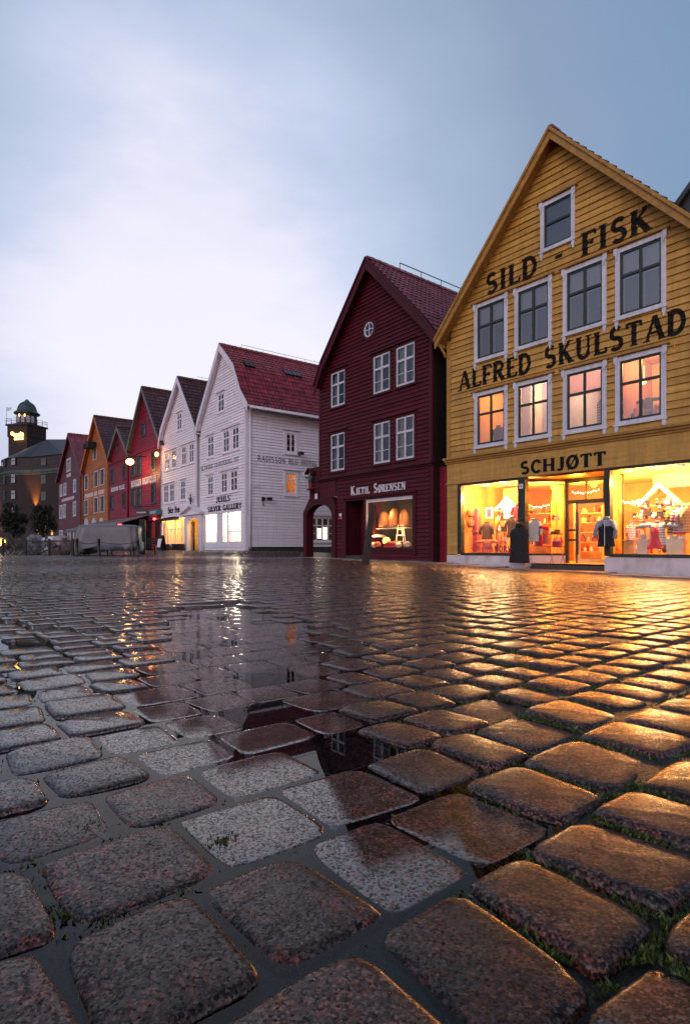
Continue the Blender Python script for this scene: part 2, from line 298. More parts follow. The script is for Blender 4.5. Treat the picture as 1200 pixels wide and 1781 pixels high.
def glyph_quads(text, weight=.2, serif=True, small=None, gap=.1):
    quads = []; x = 0; k = 0
    for i, ch in enumerate(text):
        sc_ = 1.0
        if small and ch.isalpha() and i > 0 and text[i-1] != ' ': sc_ = small
        wd, strokes, ser = GL[ch]
        for wt, pts in strokes:
            hw = weight * wt / 2; L = []; Rr = []
            for j, (px, py) in enumerate(pts):
                a = pts[max(j-1, 0)]; b = pts[min(j+1, len(pts)-1)]
                dx, dy = b[0]-a[0], b[1]-a[1]; l = math.hypot(dx, dy) or 1
                if len(pts) > 6 and abs(pts[0][0]-pts[-1][0]) < 1e-6 and abs(pts[0][1]-pts[-1][1]) < 1e-6 and j in (0, len(pts)-1):
                    a = pts[-2]; b = pts[1]; dx, dy = b[0]-a[0], b[1]-a[1]; l = math.hypot(dx, dy)
                nx, ny = -dy/l*hw, dx/l*hw
                L.append((px+nx, py+ny)); Rr.append((px-nx, py-ny))
            for j in range(len(pts)-1):
                quads.append(([(x+sc_*qx, sc_*qy) for qx, qy in (L[j], L[j+1], Rr[j+1], Rr[j])], k % 7))
            k += 1
        if serif:
            for sr in ser:
                sx, sy = sr[0], sr[1]; side = sr[2] if len(sr) > 2 else 0
                e = weight * .5 + .055; l0 = e if side <= 0 else weight*.4; l1 = e if side >= 0 else weight*.4
                y0, y1 = (sy, sy + .065) if sy < .5 else (sy - .065, sy)
                quads.append(([(x+sc_*qx, sc_*qy) for qx, qy in ((sx-l0, y0), (sx+l1, y0), (sx+l1*.9, y1), (sx-l0*.9, y1))], k % 7)); k += 1
        x += sc_ * (wd + gap)
    return quads, x - gap
def clipz(poly, z, keep_above):
    out = []
    for i in range(len(poly)):
        a, b = poly[i], poly[(i+1) % len(poly)]
        ia, ib = (a[1] >= z) == keep_above, (b[1] >= z) == keep_above
        if ia: out.append(a)
        if ia != ib and abs(b[1]-a[1]) > 1e-9:
            t = (z-a[1])/(b[1]-a[1]); out.append((a[0]+t*(b[0]-a[0]), z))
    return out
LIP = .050
def board_y(z, za, pitch): return -(.004 + (1 - ((z - za) / pitch)) * LIP)
def text_mb(text, x0, x1, z0, h, boards=None, y=-.01, tf=None, weight=.2, serif=True, small=None, gap=.1, depth=.0):
    tf = tf or (lambda x, y, z: (x, y, z)); qs, tw = glyph_quads(text, weight, serif, small, gap); sx = (x1-x0)/tw; mb = MB()
    for q, k in qs:
        poly = [(x0 + px*sx, z0 + pz*h) for px, pz in q]
        if boards:
            zb, pitch = boards; zs = [p[1] for p in poly]
            for b in range(int(math.floor((min(zs)-zb)/pitch)), int(math.floor((max(zs)-zb)/pitch))+1):
                za = zb + b*pitch; c = clipz(clipz(poly, za, True), za+pitch, False)
                if len(c) >= 3: mb.face([tf(px, board_y(pz, za, pitch) - .003 - k*.0005, pz) for px, pz in c])
        elif depth:
            n = len(poly); a = [tf(px, y - k*.0006, pz) for px, pz in poly]; b = [tf(px, y + depth, pz) for px, pz in poly]
            mb.face(a)
            for i in range(n): mb.face([a[i], a[(i+1) % n], b[(i+1) % n], b[i]])
        else: mb.face([tf(px, y - k*.0005, pz) for px, pz in poly])
    return mb

# ------------------------------------------------------------------ terrain (metres, puddle surface at z = 0)
CTRL = [(-14.7,46,.44),(-5.9,34.2,.45),(-10,40,.45),(-1.2,28.3,.15),(3.4,22.4,.13),(3.9,21.6,-.03),(6.5,18.5,-.11),(9.25,15.4,-.17),(-15,28,.28),(-13,31,.28),(-16,36,.3),(-22,42,.35),
        (0,0,0),(0,3,0),(0,6,0),(-3,5,0),(-4,9,.02),(3,6,0),(5,9,-.03),(2,10,.0),(-6,15,.10),(0,16,.06),(-8,24,.24),(-20,55,.5),(-50,100,.5),(12,10,-.15),(-12,8,.05),(0,-6,0)]
CTRL = np.array(CTRL)
def terrain(X, Y):
    X = np.asarray(X, float); Y = np.asarray(Y, float); num = 0; den = 0
    for cx, cy_, z in CTRL:
        wgt = 1.0 / (((X-cx)**2 + (Y-cy_)**2) + .8)**1.7; num = num + wgt*z; den = den + wgt
    return num/den
def px2g(px, py, z=0.0):
    Y = (CZ-z)*1000/(py-HY); return ((px-PX)/1000*Y, Y)
PUD = [px2g(*p) for p in [(300,1062),(420,1050),(520,1085),(600,1130),(590,1190),(575,1235),(660,1300),(700,1340),(830,1395),(905,1425),(900,1490),(790,1545),(620,1560),(500,1520),(385,1440),(300,1350),(180,1300),(215,1240),(262,1190),(270,1120)]]
PUD2 = [px2g(*p) for p in [(-120,1082),(20,1080),(90,1096),(95,1122),(-20,1132),(-160,1126)]]
def sdist(poly, X, Y):
    X = np.asarray(X, float); Y = np.asarray(Y, float); d = np.full(X.shape, 1e9); ins = np.zeros(X.shape, bool); n = len(poly)
    for i in range(n):
        ax, ay = poly[i]; bx, by = poly[(i+1) % n]; ex, ey = bx-ax, by-ay
        t = np.clip(((X-ax)*ex+(Y-ay)*ey)/(ex*ex+ey*ey), 0, 1); d = np.minimum(d, np.hypot(X-ax-t*ex, Y-ay-t*ey))
        c = ((ay > Y) != (by > Y)) & (X < (bx-ax)*(Y-ay)/((by-ay) if by != ay else 1e-9)+ax); ins ^= c
    return np.where(ins, -d, d)
def sstep(a, b, x): t = np.clip((x-a)/(b-a), 0, 1); return t*t*(3-2*t)
def stone_top(X, Y):
    z = terrain(X, Y)
    d = np.minimum(sdist(PUD, X, Y), sdist(PUD2, X, Y)*1.6)
    lift = .012 + .030*sstep(.05, .6, X - .10*Y - .28) + .03*sstep(3.0, 8, Y)
    dip = -.010 + .0*X
    k = sstep(-.10, .16, d)
    return z*sstep(3, 9, np.hypot(X, Y)) + lift*k + dip*(1-k)

# ------------------------------------------------------------------ houses' facade frames
class House:
    def __init__(s, name, label, cat, vp, d=None, pl=None, pr=None, through=None, group='gabled wooden houses along the wharf'):
        u = Vector((vp-PX, 1000)).normalized(); s.r = -u; s.n = Vector((-s.r.y, s.r.x))
        if s.n.y < 0: s.n = -s.n
        s.d = s.n.dot(Vector(through)) if through is not None else d
        s.phi = math.atan2(s.r.y, s.r.x)
        s.O = Vector(s.at(pl)); s.W_ = (Vector(s.at(pr)) - s.O).dot(s.r); s.zb = float(terrain(*s.O)) - .05
        s.root = empty(name, (s.O.x, s.O.y, s.zb), s.phi, label, cat, group); s.opens = []; s.side_opens = []
    def at(s, px, off=0):
        t = (px-PX)/1000; Y = (s.d+off)/(s.n.x*t+s.n.y); return (t*Y, Y)
    def L(s, px, py, off=0):                  # facade-plane coordinates of a measured point
        X, Y = s.at(px, off); p = Vector((X, Y)) - s.O
        return p.dot(s.r), CZ + (HY-py)/1000*Y - s.zb
    def S(s, px, py, x):                      # the same on the side wall at local x
        o = s.O + s.r*x; t = (px-PX)/1000; c = s.r.dot(o); Y = c/(s.r.x*t + s.r.y); p = Vector((t*Y, Y)) - s.O
        return p.dot(s.n), CZ + (HY-py)/1000*Y - s.zb
    def Wd(s, x, y, z): q = s.O + s.r*x + s.n*y; return (q.x, q.y, s.zb+z)
def subtract(a, b, holes):
    iv = [(a, b)]
    for h0, h1 in holes:
        nv = []
        for p, q in iv:
            if h1 <= p or h0 >= q: nv.append((p, q)); continue
            if h0 > p: nv.append((p, h0))
            if h1 < q: nv.append((h1, q))
        iv = nv
    return iv
def clad(mb, prof, z0, z1, pitch, opens, tf=None, zref=None, seam=3.6):
    tf = tf or (lambda x, y, z: (x, y, z)); zref = z0 if zref is None else zref
    b = int(math.floor((z0-zref)/pitch + 1e-6))
    while zref + b*pitch < z1 - 1e-6:
        za, zb = zref + b*pitch, zref + (b+1)*pitch; b += 1
        lo, hi = max(za, z0), min(zb, z1)
        zs = sorted({lo, hi, *[z for o in opens for z in (o[2], o[3]) if lo < z < hi]})
        off = random.uniform(0, seam); tones = [random.uniform(0, 1) for _ in range(12)]
        wj = random.uniform(-.003, .003)
        for a, c in zip(zs[:-1], zs[1:]):
            mid = (a+c)/2; hol = [(o[0], o[1]) for o in opens if o[2] < mid < o[3]]
            xa0, xb0 = prof(a); xa1, xb1 = prof(c)
            if xb0 - xa0 < .02: continue
            for p, q in subtract(min(xa0, xa1), max(xb0, xb1), hol):
                cuts = [p] + [x for x in [off + seam*i for i in range(-2, 10)] if p + .1 < x < q - .1] + [q]
                for ci, (p1, q1) in enumerate(zip(cuts[:-1], cuts[1:])):
                    g = .0025; l0, r0 = max(p1, xa0) + (g if ci else 0), min(q1, xb0); l1, r1 = max(p1, xa1) + (g if ci else 0), min(q1, xb1)
                    if r1 < l1: l1 = r1 = (l1+r1)/2
                    if r0 < l0: continue
                    ya, yc = board_y(a, za, pitch) + wj, board_y(c, za, pitch) + wj; t = tones[(ci + int(p1*1.3)) % 12]
                    mb.face([tf(l0, ya, a), tf(r0, ya, a), tf(r1, yc, c), tf(l1, yc, c)], t=t)
                    if a == lo: mb.face([tf(l0, 0.0, a), tf(r0, 0.0, a), tf(r0, ya, a), tf(l0, ya, a)], t=t)
def poly_at(pts, z):                          # x of a falling polyline [(x, z), ...] at height z
    for (xa, za), (xb, zb) in zip(pts[:-1], pts[1:]):
        if zb <= z <= za: return xa + (xb-xa)*(za-z)/(za-zb)
    return pts[-1][0] if z < pts[-1][1] else pts[0][0]
def gable_prof(Lp, Rp, W, drop=.12, inset=0):
    def f(z):
        a = max(poly_at(Lp, z+drop), inset); b = min(poly_at(Rp, z+drop), W-inset); return (a, b) if b > a else ((a+b)/2, (a+b)/2)
    return f
def roof_side(pts, y0, y1, pitch=.34, wave=.24, cells=4):
    mb = MB(); P = [Vector((x, 0, z)) for x, z in pts]; seg = [(P[i+1]-P[i]).length for i in range(len(P)-1)]; tot = sum(seg); nc = max(2, int(round(tot/pitch)))
    def at(d):
        for i, l in enumerate(seg):
            if d <= l + 1e-9 or i == len(seg)-1: return P[i] + (P[i+1]-P[i])*(d/l), (P[i+1]-P[i]).normalized()
            d -= l
    ny = max(2, int((y1-y0)/wave)*cells); wf = [(.5+.5*math.cos(2*math.pi*j/cells))**1.5*.045 for j in range(ny+1)]
    for c in range(nc):
        rows = []
        for d, h in ((tot*c/nc - (.02 if c else 0), .0), (tot*(c+1)/nc, .035)):
            p, t = at(max(d, 0)); nr = Vector((-t.z, 0, t.x));  nr = nr if nr.z > 0 else -nr
            rows.append([p + nr*(h + wf[j]*(1 if h else .85)) + Vector((0, y0 + (y1-y0)*j/ny, 0)) for j in range(ny+1)])
        p, t = at(tot*(c+1)/nc); nr = Vector((-t.z, 0, t.x)); nr = nr if nr.z > 0 else -nr
        low = [p - nr*.01 + nr*wf[j]*.6 + Vector((0, y0 + (y1-y0)*j/ny, 0)) for j in range(ny+1)]
        rw = [random.uniform(0, 1) for _ in range(ny//cells+2)]
        for j in range(ny):
            t_ = rw[j//cells]; mb.face([rows[0][j], rows[1][j], rows[1][j+1], rows[0][j+1]], t=t_)
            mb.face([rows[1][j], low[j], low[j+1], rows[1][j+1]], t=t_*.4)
    for a, b in zip(pts[:-1], pts[1:]):       # deck and soffit below the tiles
        mb.face([(a[0], y0, a[1]-.03), (b[0], y0, b[1]-.03), (b[0], y1, b[1]-.03), (a[0], y1, a[1]-.03)], m=1)
        mb.face([(a[0], y0, a[1]-.11), (b[0], y0, b[1]-.11), (b[0], y1, b[1]-.11), (a[0], y1, a[1]-.11)], m=1)
    mb.face([(pts[-1][0], y0, pts[-1][1]-.03), (pts[-1][0], y1, pts[-1][1]-.03), (pts[-1][0], y1, pts[-1][1]-.11), (pts[-1][0], y0, pts[-1][1]-.11)], m=1)
    return mb
def barge(Lp, Rp, y0, y1, wd, drop=0.0, up=.0):
    mb = MB()
    for pts in (Lp, Rp):
        for a, b in zip(pts[:-1], pts[1:]): mb.prism([(a[0], a[1]-drop+up), (b[0], b[1]-drop+up), (b[0], b[1]-drop-wd), (a[0], a[1]-drop-wd)], y0, y1)
    return mb
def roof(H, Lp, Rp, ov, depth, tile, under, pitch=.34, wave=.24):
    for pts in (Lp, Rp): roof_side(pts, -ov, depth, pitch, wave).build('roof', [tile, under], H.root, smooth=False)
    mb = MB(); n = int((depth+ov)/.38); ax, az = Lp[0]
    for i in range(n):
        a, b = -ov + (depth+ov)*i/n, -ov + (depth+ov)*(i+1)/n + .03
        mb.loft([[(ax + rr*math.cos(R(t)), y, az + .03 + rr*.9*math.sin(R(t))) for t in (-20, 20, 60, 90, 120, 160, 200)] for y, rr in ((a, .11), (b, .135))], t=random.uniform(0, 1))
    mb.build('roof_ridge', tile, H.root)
def back_walls(H, W, depth, Lp, Rp, mat, zl, zr, left=True, right=True, z0=0, zleft=0):
    mb = MB()
    if left: mb.box(0.004, .06, .02, depth, zleft, zl)
    if right: mb.box(W-.06, W-.004, .02, depth, z0, zr)
    mb.face([(0, depth, z0), (W, depth, z0), (W, depth, zr), (Rp[0][0], depth, Rp[0][1]-.15), (0, depth, zl)])
    return mb.build('rear_walls', mat, H.root)
def window(H, x0, x1, z0, z1, casing, sash, cw=.11, tr=.36, cols=2, low=False, crown=None, drops=False, cur=None, tf=None, proud=.06, sashw=.05, sill=True, glass='glass', light=None, reg=True, inner=False):
    tf_ = tf or (lambda x, y, z: (x, y, z))
    def bx(mb, a, b, c, d, e, f, t=.5):
        tmp = MB(); tmp.box(a, b, c, d, e, f, t=t); i = len(mb.v); mb.v += [tf_(*p) for p in tmp.v]; mb.f += [tuple(k+i for k in q) for q in tmp.f]; mb.m += tmp.m; mb.t += tmp.t
    mb = MB(); p = proud
    bx(mb, x0, x0+cw, -p, .10, z0, z1); bx(mb, x1-cw, x1, -p, .10, z0, z1); bx(mb, x0+cw, x1-cw, -p+.003, .10, z1-cw, z1); bx(mb, x0+cw, x1-cw, -p+.003, .10, z0, z0+cw*.7)
    o = mb.build('window', M[casing], H.root)
    a, b, c, d = x0+cw, x1-cw, z0+cw*.7, z1-cw; sb = MB(); sw = sashw; y0, y1 = -.015, .035
    bx(sb, a, a+sw, y0, y1, c, d); bx(sb, b-sw, b, y0, y1, c, d); bx(sb, a+sw, b-sw, y0, y1-.002, d-sw, d); bx(sb, a+sw, b-sw, y0, y1-.002, c, c+sw*1.2)
    zt = d - (d-c)*tr if tr else None
    if tr: bx(sb, a+sw, b-sw, y0-.012, y1-.004, zt-sw*.65, zt+sw*.65)
    for i in range(1, cols):
        xm = a + (b-a)*i/cols; bx(sb, xm-sw*.62, xm+sw*.62, y0-.008, y1-.006, c+sw*1.2, d-sw)
    if low:
        zz = c + (zt-c)*.48; bx(sb, a+sw, b-sw, y0+.012, y1-.008, zz-.014, zz+.014)
    sb.build('sash', M[sash], o)
    g = MB(); g.face([tf_(a+.01, .012, c+.01), tf_(b-.01, .012, c+.01), tf_(b-.01, .012, d-.01), tf_(a+.01, .012, d-.01)]); g.build('pane', M[glass], o)
    if inner:
        ib = MB(); zsp = [(c, zt), (zt, d)] if tr else [(c, d)]
        for i in range(cols):
            u0, u1 = a+(b-a)*i/cols+.06, a+(b-a)*(i+1)/cols-.06
            for q0, q1 in zsp:
                q0 += .07; q1 -= .05
                bx(ib, u0, u0+.028, .07, .10, q0, q1); bx(ib, u1-.028, u1, .07, .10, q0, q1); bx(ib, u0+.028, u1-.028, .072, .098, q1-.028, q1); bx(ib, u0+.028, u1-.028, .072, .098, q0, q0+.028)
        ib.build('inner_frame', M['blind'], o)
    if sill:
        s2 = MB(); bx(s2, x0-.03, x1+.03, -p-.05, .0, z0-.05, z0-.002)
        if drops:
            for xx in (x0+.05, x1-.05):
                q = MB(); q.prism([(xx-.05, z0-.05), (xx+.05, z0-.05), (xx+.05, z0-.17), (xx+.025, z0-.20), (xx+.03, z0-.24), (xx, z0-.30), (xx-.03, z0-.24), (xx-.025, z0-.20), (xx-.05, z0-.17)], -p-.03, -.02)
                i = len(s2.v); s2.v += q.v; s2.f += [tuple(k+i for k in f) for f in q.f]; s2.m += q.m; s2.t += q.t
                q = MB(); q.prism([(xx-.06 + (.02 if xx > x0+.1 else -.02), z1+.02), (xx+.06 + (.02 if xx > x0+.1 else -.02), z1+.02), (xx+.055 + (.02 if xx > x0+.1 else -.02), z1-.16), (xx+.02, z1-.22), (xx, z1-.34), (xx-.02, z1-.22), (xx-.055 + (.02 if xx > x0+.1 else -.02), z1-.16)], -p-.045, -p+.005)
                i = len(s2.v); s2.v += q.v; s2.f += [tuple(k+i for k in f) for f in q.f]; s2.m += q.m; s2.t += q.t
        s2.build('sill', M[casing], o)
    if crown:
        c2 = MB(); bx(c2, x0-.10, x1+.10, -p-.09, .0, z1+.022, z1+.075); c2.build('window_crown', M[crown], o)
    if cur:
        cm, kind = cur; cb = MB()
        if kind == 'pair':
            for xa, xb in ((a, a+(b-a)*.30), (b-(b-a)*.30, b)):
                n = 10
                for i in range(n):
                    u0, u1 = xa+(xb-xa)*i/n, xa+(xb-xa)*(i+1)/n; w0, w1 = .16+.03*math.sin(i*2.1), .16+.03*math.sin((i+1)*2.1)
                    cb.face([tf_(u0, w0, c), tf_(u1, w1, c), tf_(u1, w1, d), tf_(u0, w0, d)])
        elif kind == 'full':
            n = 18
            for i in range(n):
                u0, u1 = a+(b-a)*i/n, a+(b-a)*(i+1)/n; w0, w1 = .16+.025*math.sin(i*1.9), .16+.025*math.sin((i+1)*1.9)
                cb.face([tf_(u0, w0, c), tf_(u1, w1, c), tf_(u1, w1, d), tf_(u0, w0, d)])
        else:                                  # a roller blind drawn part of the way down
            zl = d - (d-c)*kind; cb.face([tf_(a, .10, zl), tf_(b, .10, zl), tf_(b, .10, d), tf_(a, .10, d)])
        cb.build('curtain', M[cm], o)
    if reg and not tf: H.opens.append((x0+.03, x1-.03, z0+.03, z1-.03))
    return o
def win_px(H, pl, pr, yt, yb, *a, **k):
    x0, zt = H.L(pl, yt); x1, _ = H.L(pr, yt); _, zb = H.L(pl, yb); return window(H, x0, x1, zb, zt, *a, **k)
def point(name, loc, e, col, r=.08, parent=None):
    l = bpy.data.lights.new(name, 'POINT'); l.energy = e; l.color = col; l.shadow_soft_size = r
    o = bpy.data.objects.new(name, l); COL.objects.link(o); o.location = loc
    if parent: o.parent = parent
    return o
def room(H, name, x0, x1, y0, y1, z0, z1, wall, floor=None, ceil=None, open_side=False):
    mb = MB()
    mb.face([(x0,y1,z0),(x1,y1,z0),(x1,y1,z1),(x0,y1,z1)]); mb.face([(x0,y0,z0),(x0,y1,z0),(x0,y1,z1),(x0,y0,z1)]); mb.face([(x1,y0,z0),(x1,y1,z0),(x1,y1,z1),(x1,y0,z1)] if not open_side else [(x0,y0,z0),(x1,y0,z0),(x1,y0,z1),(x0,y0,z1)])
    mb.face([(x0,y0,z0),(x1,y0,z0),(x1,y1,z0),(x0,y1,z0)], m=1); mb.face([(x0,y0,z1),(x1,y0,z1),(x1,y1,z1),(x0,y1,z1)], m=2)
    return mb.build(name, [wall, floor or wall, ceil or wall], H.root)
#==PART2==
# ------------------------------------------------------------------ the yellow house
M['backwall'] = plain('ochre_shop_wall', (.46, .27, .10), .7, .35, 1.3, bump=0)
YH = House('yellow_house', 'yellow gabled wooden house with black painted letters above a brightly lit shopfront', 'house', -240, d=17.0, pl=778, pr=1212)
H = YH; W = H.W_; D = 11.0
ax, az = H.L(957, 222, -.45); ex, ez = H.L(757, 592, -.45)
Lp = [(ax, az), (ex, ez)]; Rp = [(ax, az), (2*ax-ex, ez)]; W = 2*ax - .05
zc = H.L(778, 803)[1]; zh = H.L(803, 846)[1]; zs = H.L(803, 964)[1]; X = lambda p, off=0: H.L(p, 900, off)[0]
mid = []
for a, b, t, bt in ((941, 1001, 356, 440.6),):
    win_px(H, a, b, t, bt, 'white_trim', 'green_sash', cw=.13, cols=1, tr=.45, crown='yellow_trim', drops=True, sashw=.055)
zt = np.mean([H.L(826, 532)[1], H.L(896, 505)[1], H.L(980, 473)[1], H.L(1071, 433)[1]]); zb = np.mean([H.L(826, 630)[1], H.L(896, 613)[1], H.L(980, 584)[1], H.L(1071, 557)[1]])
zt2 = np.mean([H.L(827.7, 684)[1], H.L(897, 666)[1], H.L(980, 648)[1], H.L(1070, 623)[1]]); zb2 = np.mean([H.L(827.7, 781.5)[1], H.L(897, 770.5)[1], H.L(980, 754)[1], H.L(1070, 737)[1]])
cols = [(826, 884), (896, 961), (980, 1056), (1071, 1160)]
for k, (a, b) in enumerate(cols):
    x0, x1 = X(a), X(b)
    window(H, x0, x1, zb, zt, 'white_trim', 'green_sash', cw=.135, tr=.38, drops=True, crown='yellow_trim', sashw=.058, cur=('blind', .36), inner=True)
    window(H, x0, x1, zb2, zt2, 'white_trim', 'green_sash', cw=.135, tr=.38, drops=True, crown='yellow_trim', sashw=.058, cur=('pinkcurtain', .40) if k == 2 else ('thin_white', 'pair') if k == 1 else None)
    mid.append((x0, x1))
prof = gable_prof(Lp, Rp, W, .12, .20)
wm_ = MB(); clad(wm_, prof, zc+.12, az-.12, .215, H.opens, zref=zc+.12); wm_.build('wall', M['yellow'], H.root)
YB = (zc+.12, .215)
mb = MB(); mb.box(0, .20, -.045, .08, zc+.12, poly_at(Lp, 0)*0+ez-.02); mb.box(W-.20, W, -.045, .08, zc+.12, ez-.02); mb.build('corner_board', M['yellow_trim'], H.root)
back_walls(H, W, D, Lp, Rp, M['yellow'], ez-.1, ez-.1)
roof(H, Lp, Rp, .45, D, M['tile_rose'], M['yellow_trim'])
barge(Lp, Rp, -.50, -.452, .34, .0, .05).build('barge_board', M['yellow_trim'], H.root)
barge([(x, z+.055) for x, z in Lp], [(x, z+.055) for x, z in Rp], -.56, -.502, .13).build('barge_cap', M['yellow_trim'], H.root)
mb = MB(); mb.tube([(ex+.05, -.40, ez-.16), (ex+.05, .3, ez-.18), (ex+.05, D, ez-.2)], .07, 8); mb.tube([(ex+.07, -.25, ez-.2), (ex+.16, -.12, ez-.45), (-.02, -.10, ez-.62)], .05, 8)
mb.build('gutter', M['yellow_trim'], H.root, smooth=True)
# cornice, fascia and shopfront
mb = MB()
mb.box(-.06, W+.06, -.22, .05, zc+.02, zc+.10); mb.box(-.04, W+.04, -.15, .05, zc-.05, zc+.018); mb.box(-.02, W+.02, -.09, .05, zc-.12, zc-.052)
mb.build('cornice', M['yellow_trim'], H.root)
mb = MB(); mb.box(.02, W-.02, -.04, .10, zh+.10, zc-.122); mb.box(.0, W, -.085, -.042, zh+.10, zh+.16)
a1, a2, a3, a4, a5, a6 = X(783), X(797), X(803), X(902), X(914.5), X(1052); a7 = X(1062)
mb.box(.03, a2, -.045, .25, zs, zh+.098); mb.build('fascia', M['yellow'], H.root)
text_mb('SILD - FISK', X(846), X(1134), H.L(846.75, 513)[1]-.02, .72, boards=YB, weight=.23).build('lettering', M['black_paint'], H.root)
text_mb('ALFRED SKULSTAD', X(799), X(1194), np.mean([H.L(799, 683)[1], H.L(1193, 575)[1]]), .70, boards=YB, weight=.23).build('lettering', M['black_paint'], H.root)
sx0, sz0 = H.L(906, 826); sx1, _ = H.L(1055, 810); text_mb('SCHJØTT', sx0, sx1, sz0+.01, .42, y=-.044, weight=.25).build('lettering', M['black_paint'], H.root)
mb = MB()
for p, q in ((a2, a3), (a4, a5), (a6, a7)): mb.box(p, q, -.05, .16, zs, zh+.098)
mb.box(a3, a4, -.03, .12, zh+.02, zh+.098); mb.box(a7, W-.1, -.03, .12, zh+.02, zh+.098); mb.box(W-.1, W, -.05, .16, zs, zh+.098)
mb.box(a3, a4, -.06, .12, zs-.03, zs+.06); mb.box(a7, W-.1, -.06, .12, zs-.03, zs+.06)
mb.build('shop_window_frame', M['green_sash'], H.root)
mb = MB(); mb.box(.0, a5, -.03, .25, -.6, zs-.03); mb.box(a6, W, -.03, .25, -.7, zs-.03); mb.box(a5-.12, a5, .25, 1.2, -.6, zs-.03)
mb.build('plinth', M['plinth'], H.root)
xd = X(985, 1.15); dz = zs
for p, q in ((a3, a4), (a7, W-.1)):
    g = MB(); g.face([(p, .05, zs+.06), (q, .05, zs+.06), (q, .05, zh+.02), (p, .05, zh+.02)]); g.build('shop_window', M['shop_glass'], H.root)
g = MB(); g.face([(a5+.02, .16, zs+.05), (xd, 1.15, zs+.05), (xd, 1.15, zh-.05), (a5+.02, .16, zh-.05)]); bay = g.build('shop_window', M['shop_glass'], H.root)
mb = MB()
def diag(z0, z1, th=.05, t0=0.0, t1=1.0):
    p = Vector((a5+.01, .16)); q = Vector((xd, 1.15)); e = q-p; n_ = Vector((-e.y, e.x)).normalized()*th
    A, B = p+e*t0, p+e*t1; mb.prismz([(A.x, A.y), (B.x, B.y), (B.x+n_.x, B.y+n_.y), (A.x+n_.x, A.y+n_.y)], z0, z1)
diag(zs-.02, zs+.05); diag(zh-.05, zh+.03); diag(zs+.05, zh-.05, .06, .97, 1.0)
dtop = H.L(1000, 876, 1.15)[1]; xe = a6
mb.box(xd-.02, xd+.07, 1.12, 1.22, .15, zh+.03); mb.box(xe-.07, xe+.02, 1.12, 1.22, .15, zh+.03); mb.box(xd+.07, xe-.07, 1.123, 1.217, dtop, dtop+.12); mb.box(xd+.07, xe-.07, 1.123, 1.217, zh-.10, zh+.03)
for f in (.36, .70): mb.box(xd+.07+(xe-xd-.14)*f-.02, xd+.07+(xe-xd-.14)*f+.02, 1.13, 1.21, dtop+.12, zh-.10)
xs_ = xd+.07+(xe-xd-.14)*.17; mb.box(xs_-.02, xs_+.025, 1.13, 1.21, .2, dtop); mb.box(xd+.07, xs_-.02, 1.13, 1.21, .95, 1.02); mb.box(xd+.07, xs_-.02, 1.13, 1.21, 1.28, 1.35)
mb.build('door_surround', M['green_sash'], H.root)
dr = MB(); dr.box(xs_+.03, xs_+.12, 1.14, 1.19, .24, dtop-.005); dr.box(xe-.15, xe-.075, 1.14, 1.19, .24, dtop-.005); dr.box(xs_+.12, xe-.15, 1.142, 1.188, dtop-.09, dtop-.005); dr.box(xs_+.12, xe-.15, 1.142, 1.188, .24, .36)
dro = dr.build('door', M['shelf'], H.root)
hd = MB(); hd.tube([(xs_+.08, 1.08, .5), (xs_+.08, 1.08, 1.9)], .016, 8); hd.tube([(xs_+.08, 1.08, .7), (xs_+.08, 1.14, .7)], .01, 6); hd.tube([(xs_+.08, 1.08, 1.7), (xs_+.08, 1.14, 1.7)], .01, 6); hd.build('handle', M['black_metal'], dro)
g = MB(); g.face([(xd+.07, 1.165, .3), (xe-.07, 1.165, .3), (xe-.07, 1.165, zh-.1), (xd+.07, 1.165, zh-.1)]); g.build('door_glass', M['shop_glass'], H.root)
mb = MB(); mb.face([(a5-.1, .0, zh+.032), (a6+.1, .0, zh+.032), (a6+.1, 1.25, zh+.032), (a5-.1, 1.25, zh+.032)]); mb.face([(a6, .16, .1), (a6, 1.15, .1), (a6, 1.15, zh), (a6, .16, zh)]); mb.build('entrance_lining', M['yellow'], H.root)
mb = MB(); mb.box(a5, a6, -.10, 1.3, -.6, .02); mb.box(a5+.01, a6-.01, .22, 1.3, .0225, .17); mb.box(a5-.05, a6+.02, -.42, -.102, -.6, -.10); mb.build('doorstep', M['dark_stone'], H.root)
mb = MB(); diag(.1, zs-.02, .04); mb.build('stall_riser', M['plinth'], H.root)
room(H, 'shop_room', .25, W-.15, .17, 5.2, .22, zh+.14, M['backwall'], M['shelf'], M['cream'])
mb = MB(); mb.box(X(875, 2.2), X(905, 2.2), 2.2, 2.26, 1.4, zh+.05); mb.box(X(1135, 1.7), W-.3, 1.7, 1.76, zh-.45, zh+.0); mb.box(X(960, 3.2), X(976, 3.2), 3.2, 3.4, .25, zh+.1); mb.build('partition', M['warmboard'], H.root)
WARM = (1, .32, .04); WARM2 = (1, .56, .22)
for (px_, off, z, e, c) in ((830, .40, 2.6, 260, WARM2), (872, .45, 2.6, 300, WARM2), (880, 2.0, 2.2, 200, WARM), (950, 2.4, 2.7, 380, WARM), (1010, 2.9, 2.6, 420, WARM), (1000, .55, 2.85, 60, WARM), (1085, .45, 2.7, 300, WARM), (1130, .40, 2.6, 330, WARM2), (1170, .45, 2.5, 260, WARM2), (1110, 2.6, 2.5, 330, WARM), (1190, 2.8, 2.6, 300, WARM)):
    x_ = X(px_, off); point('shop_light', (x_, off, z), e, c, .12, H.root)
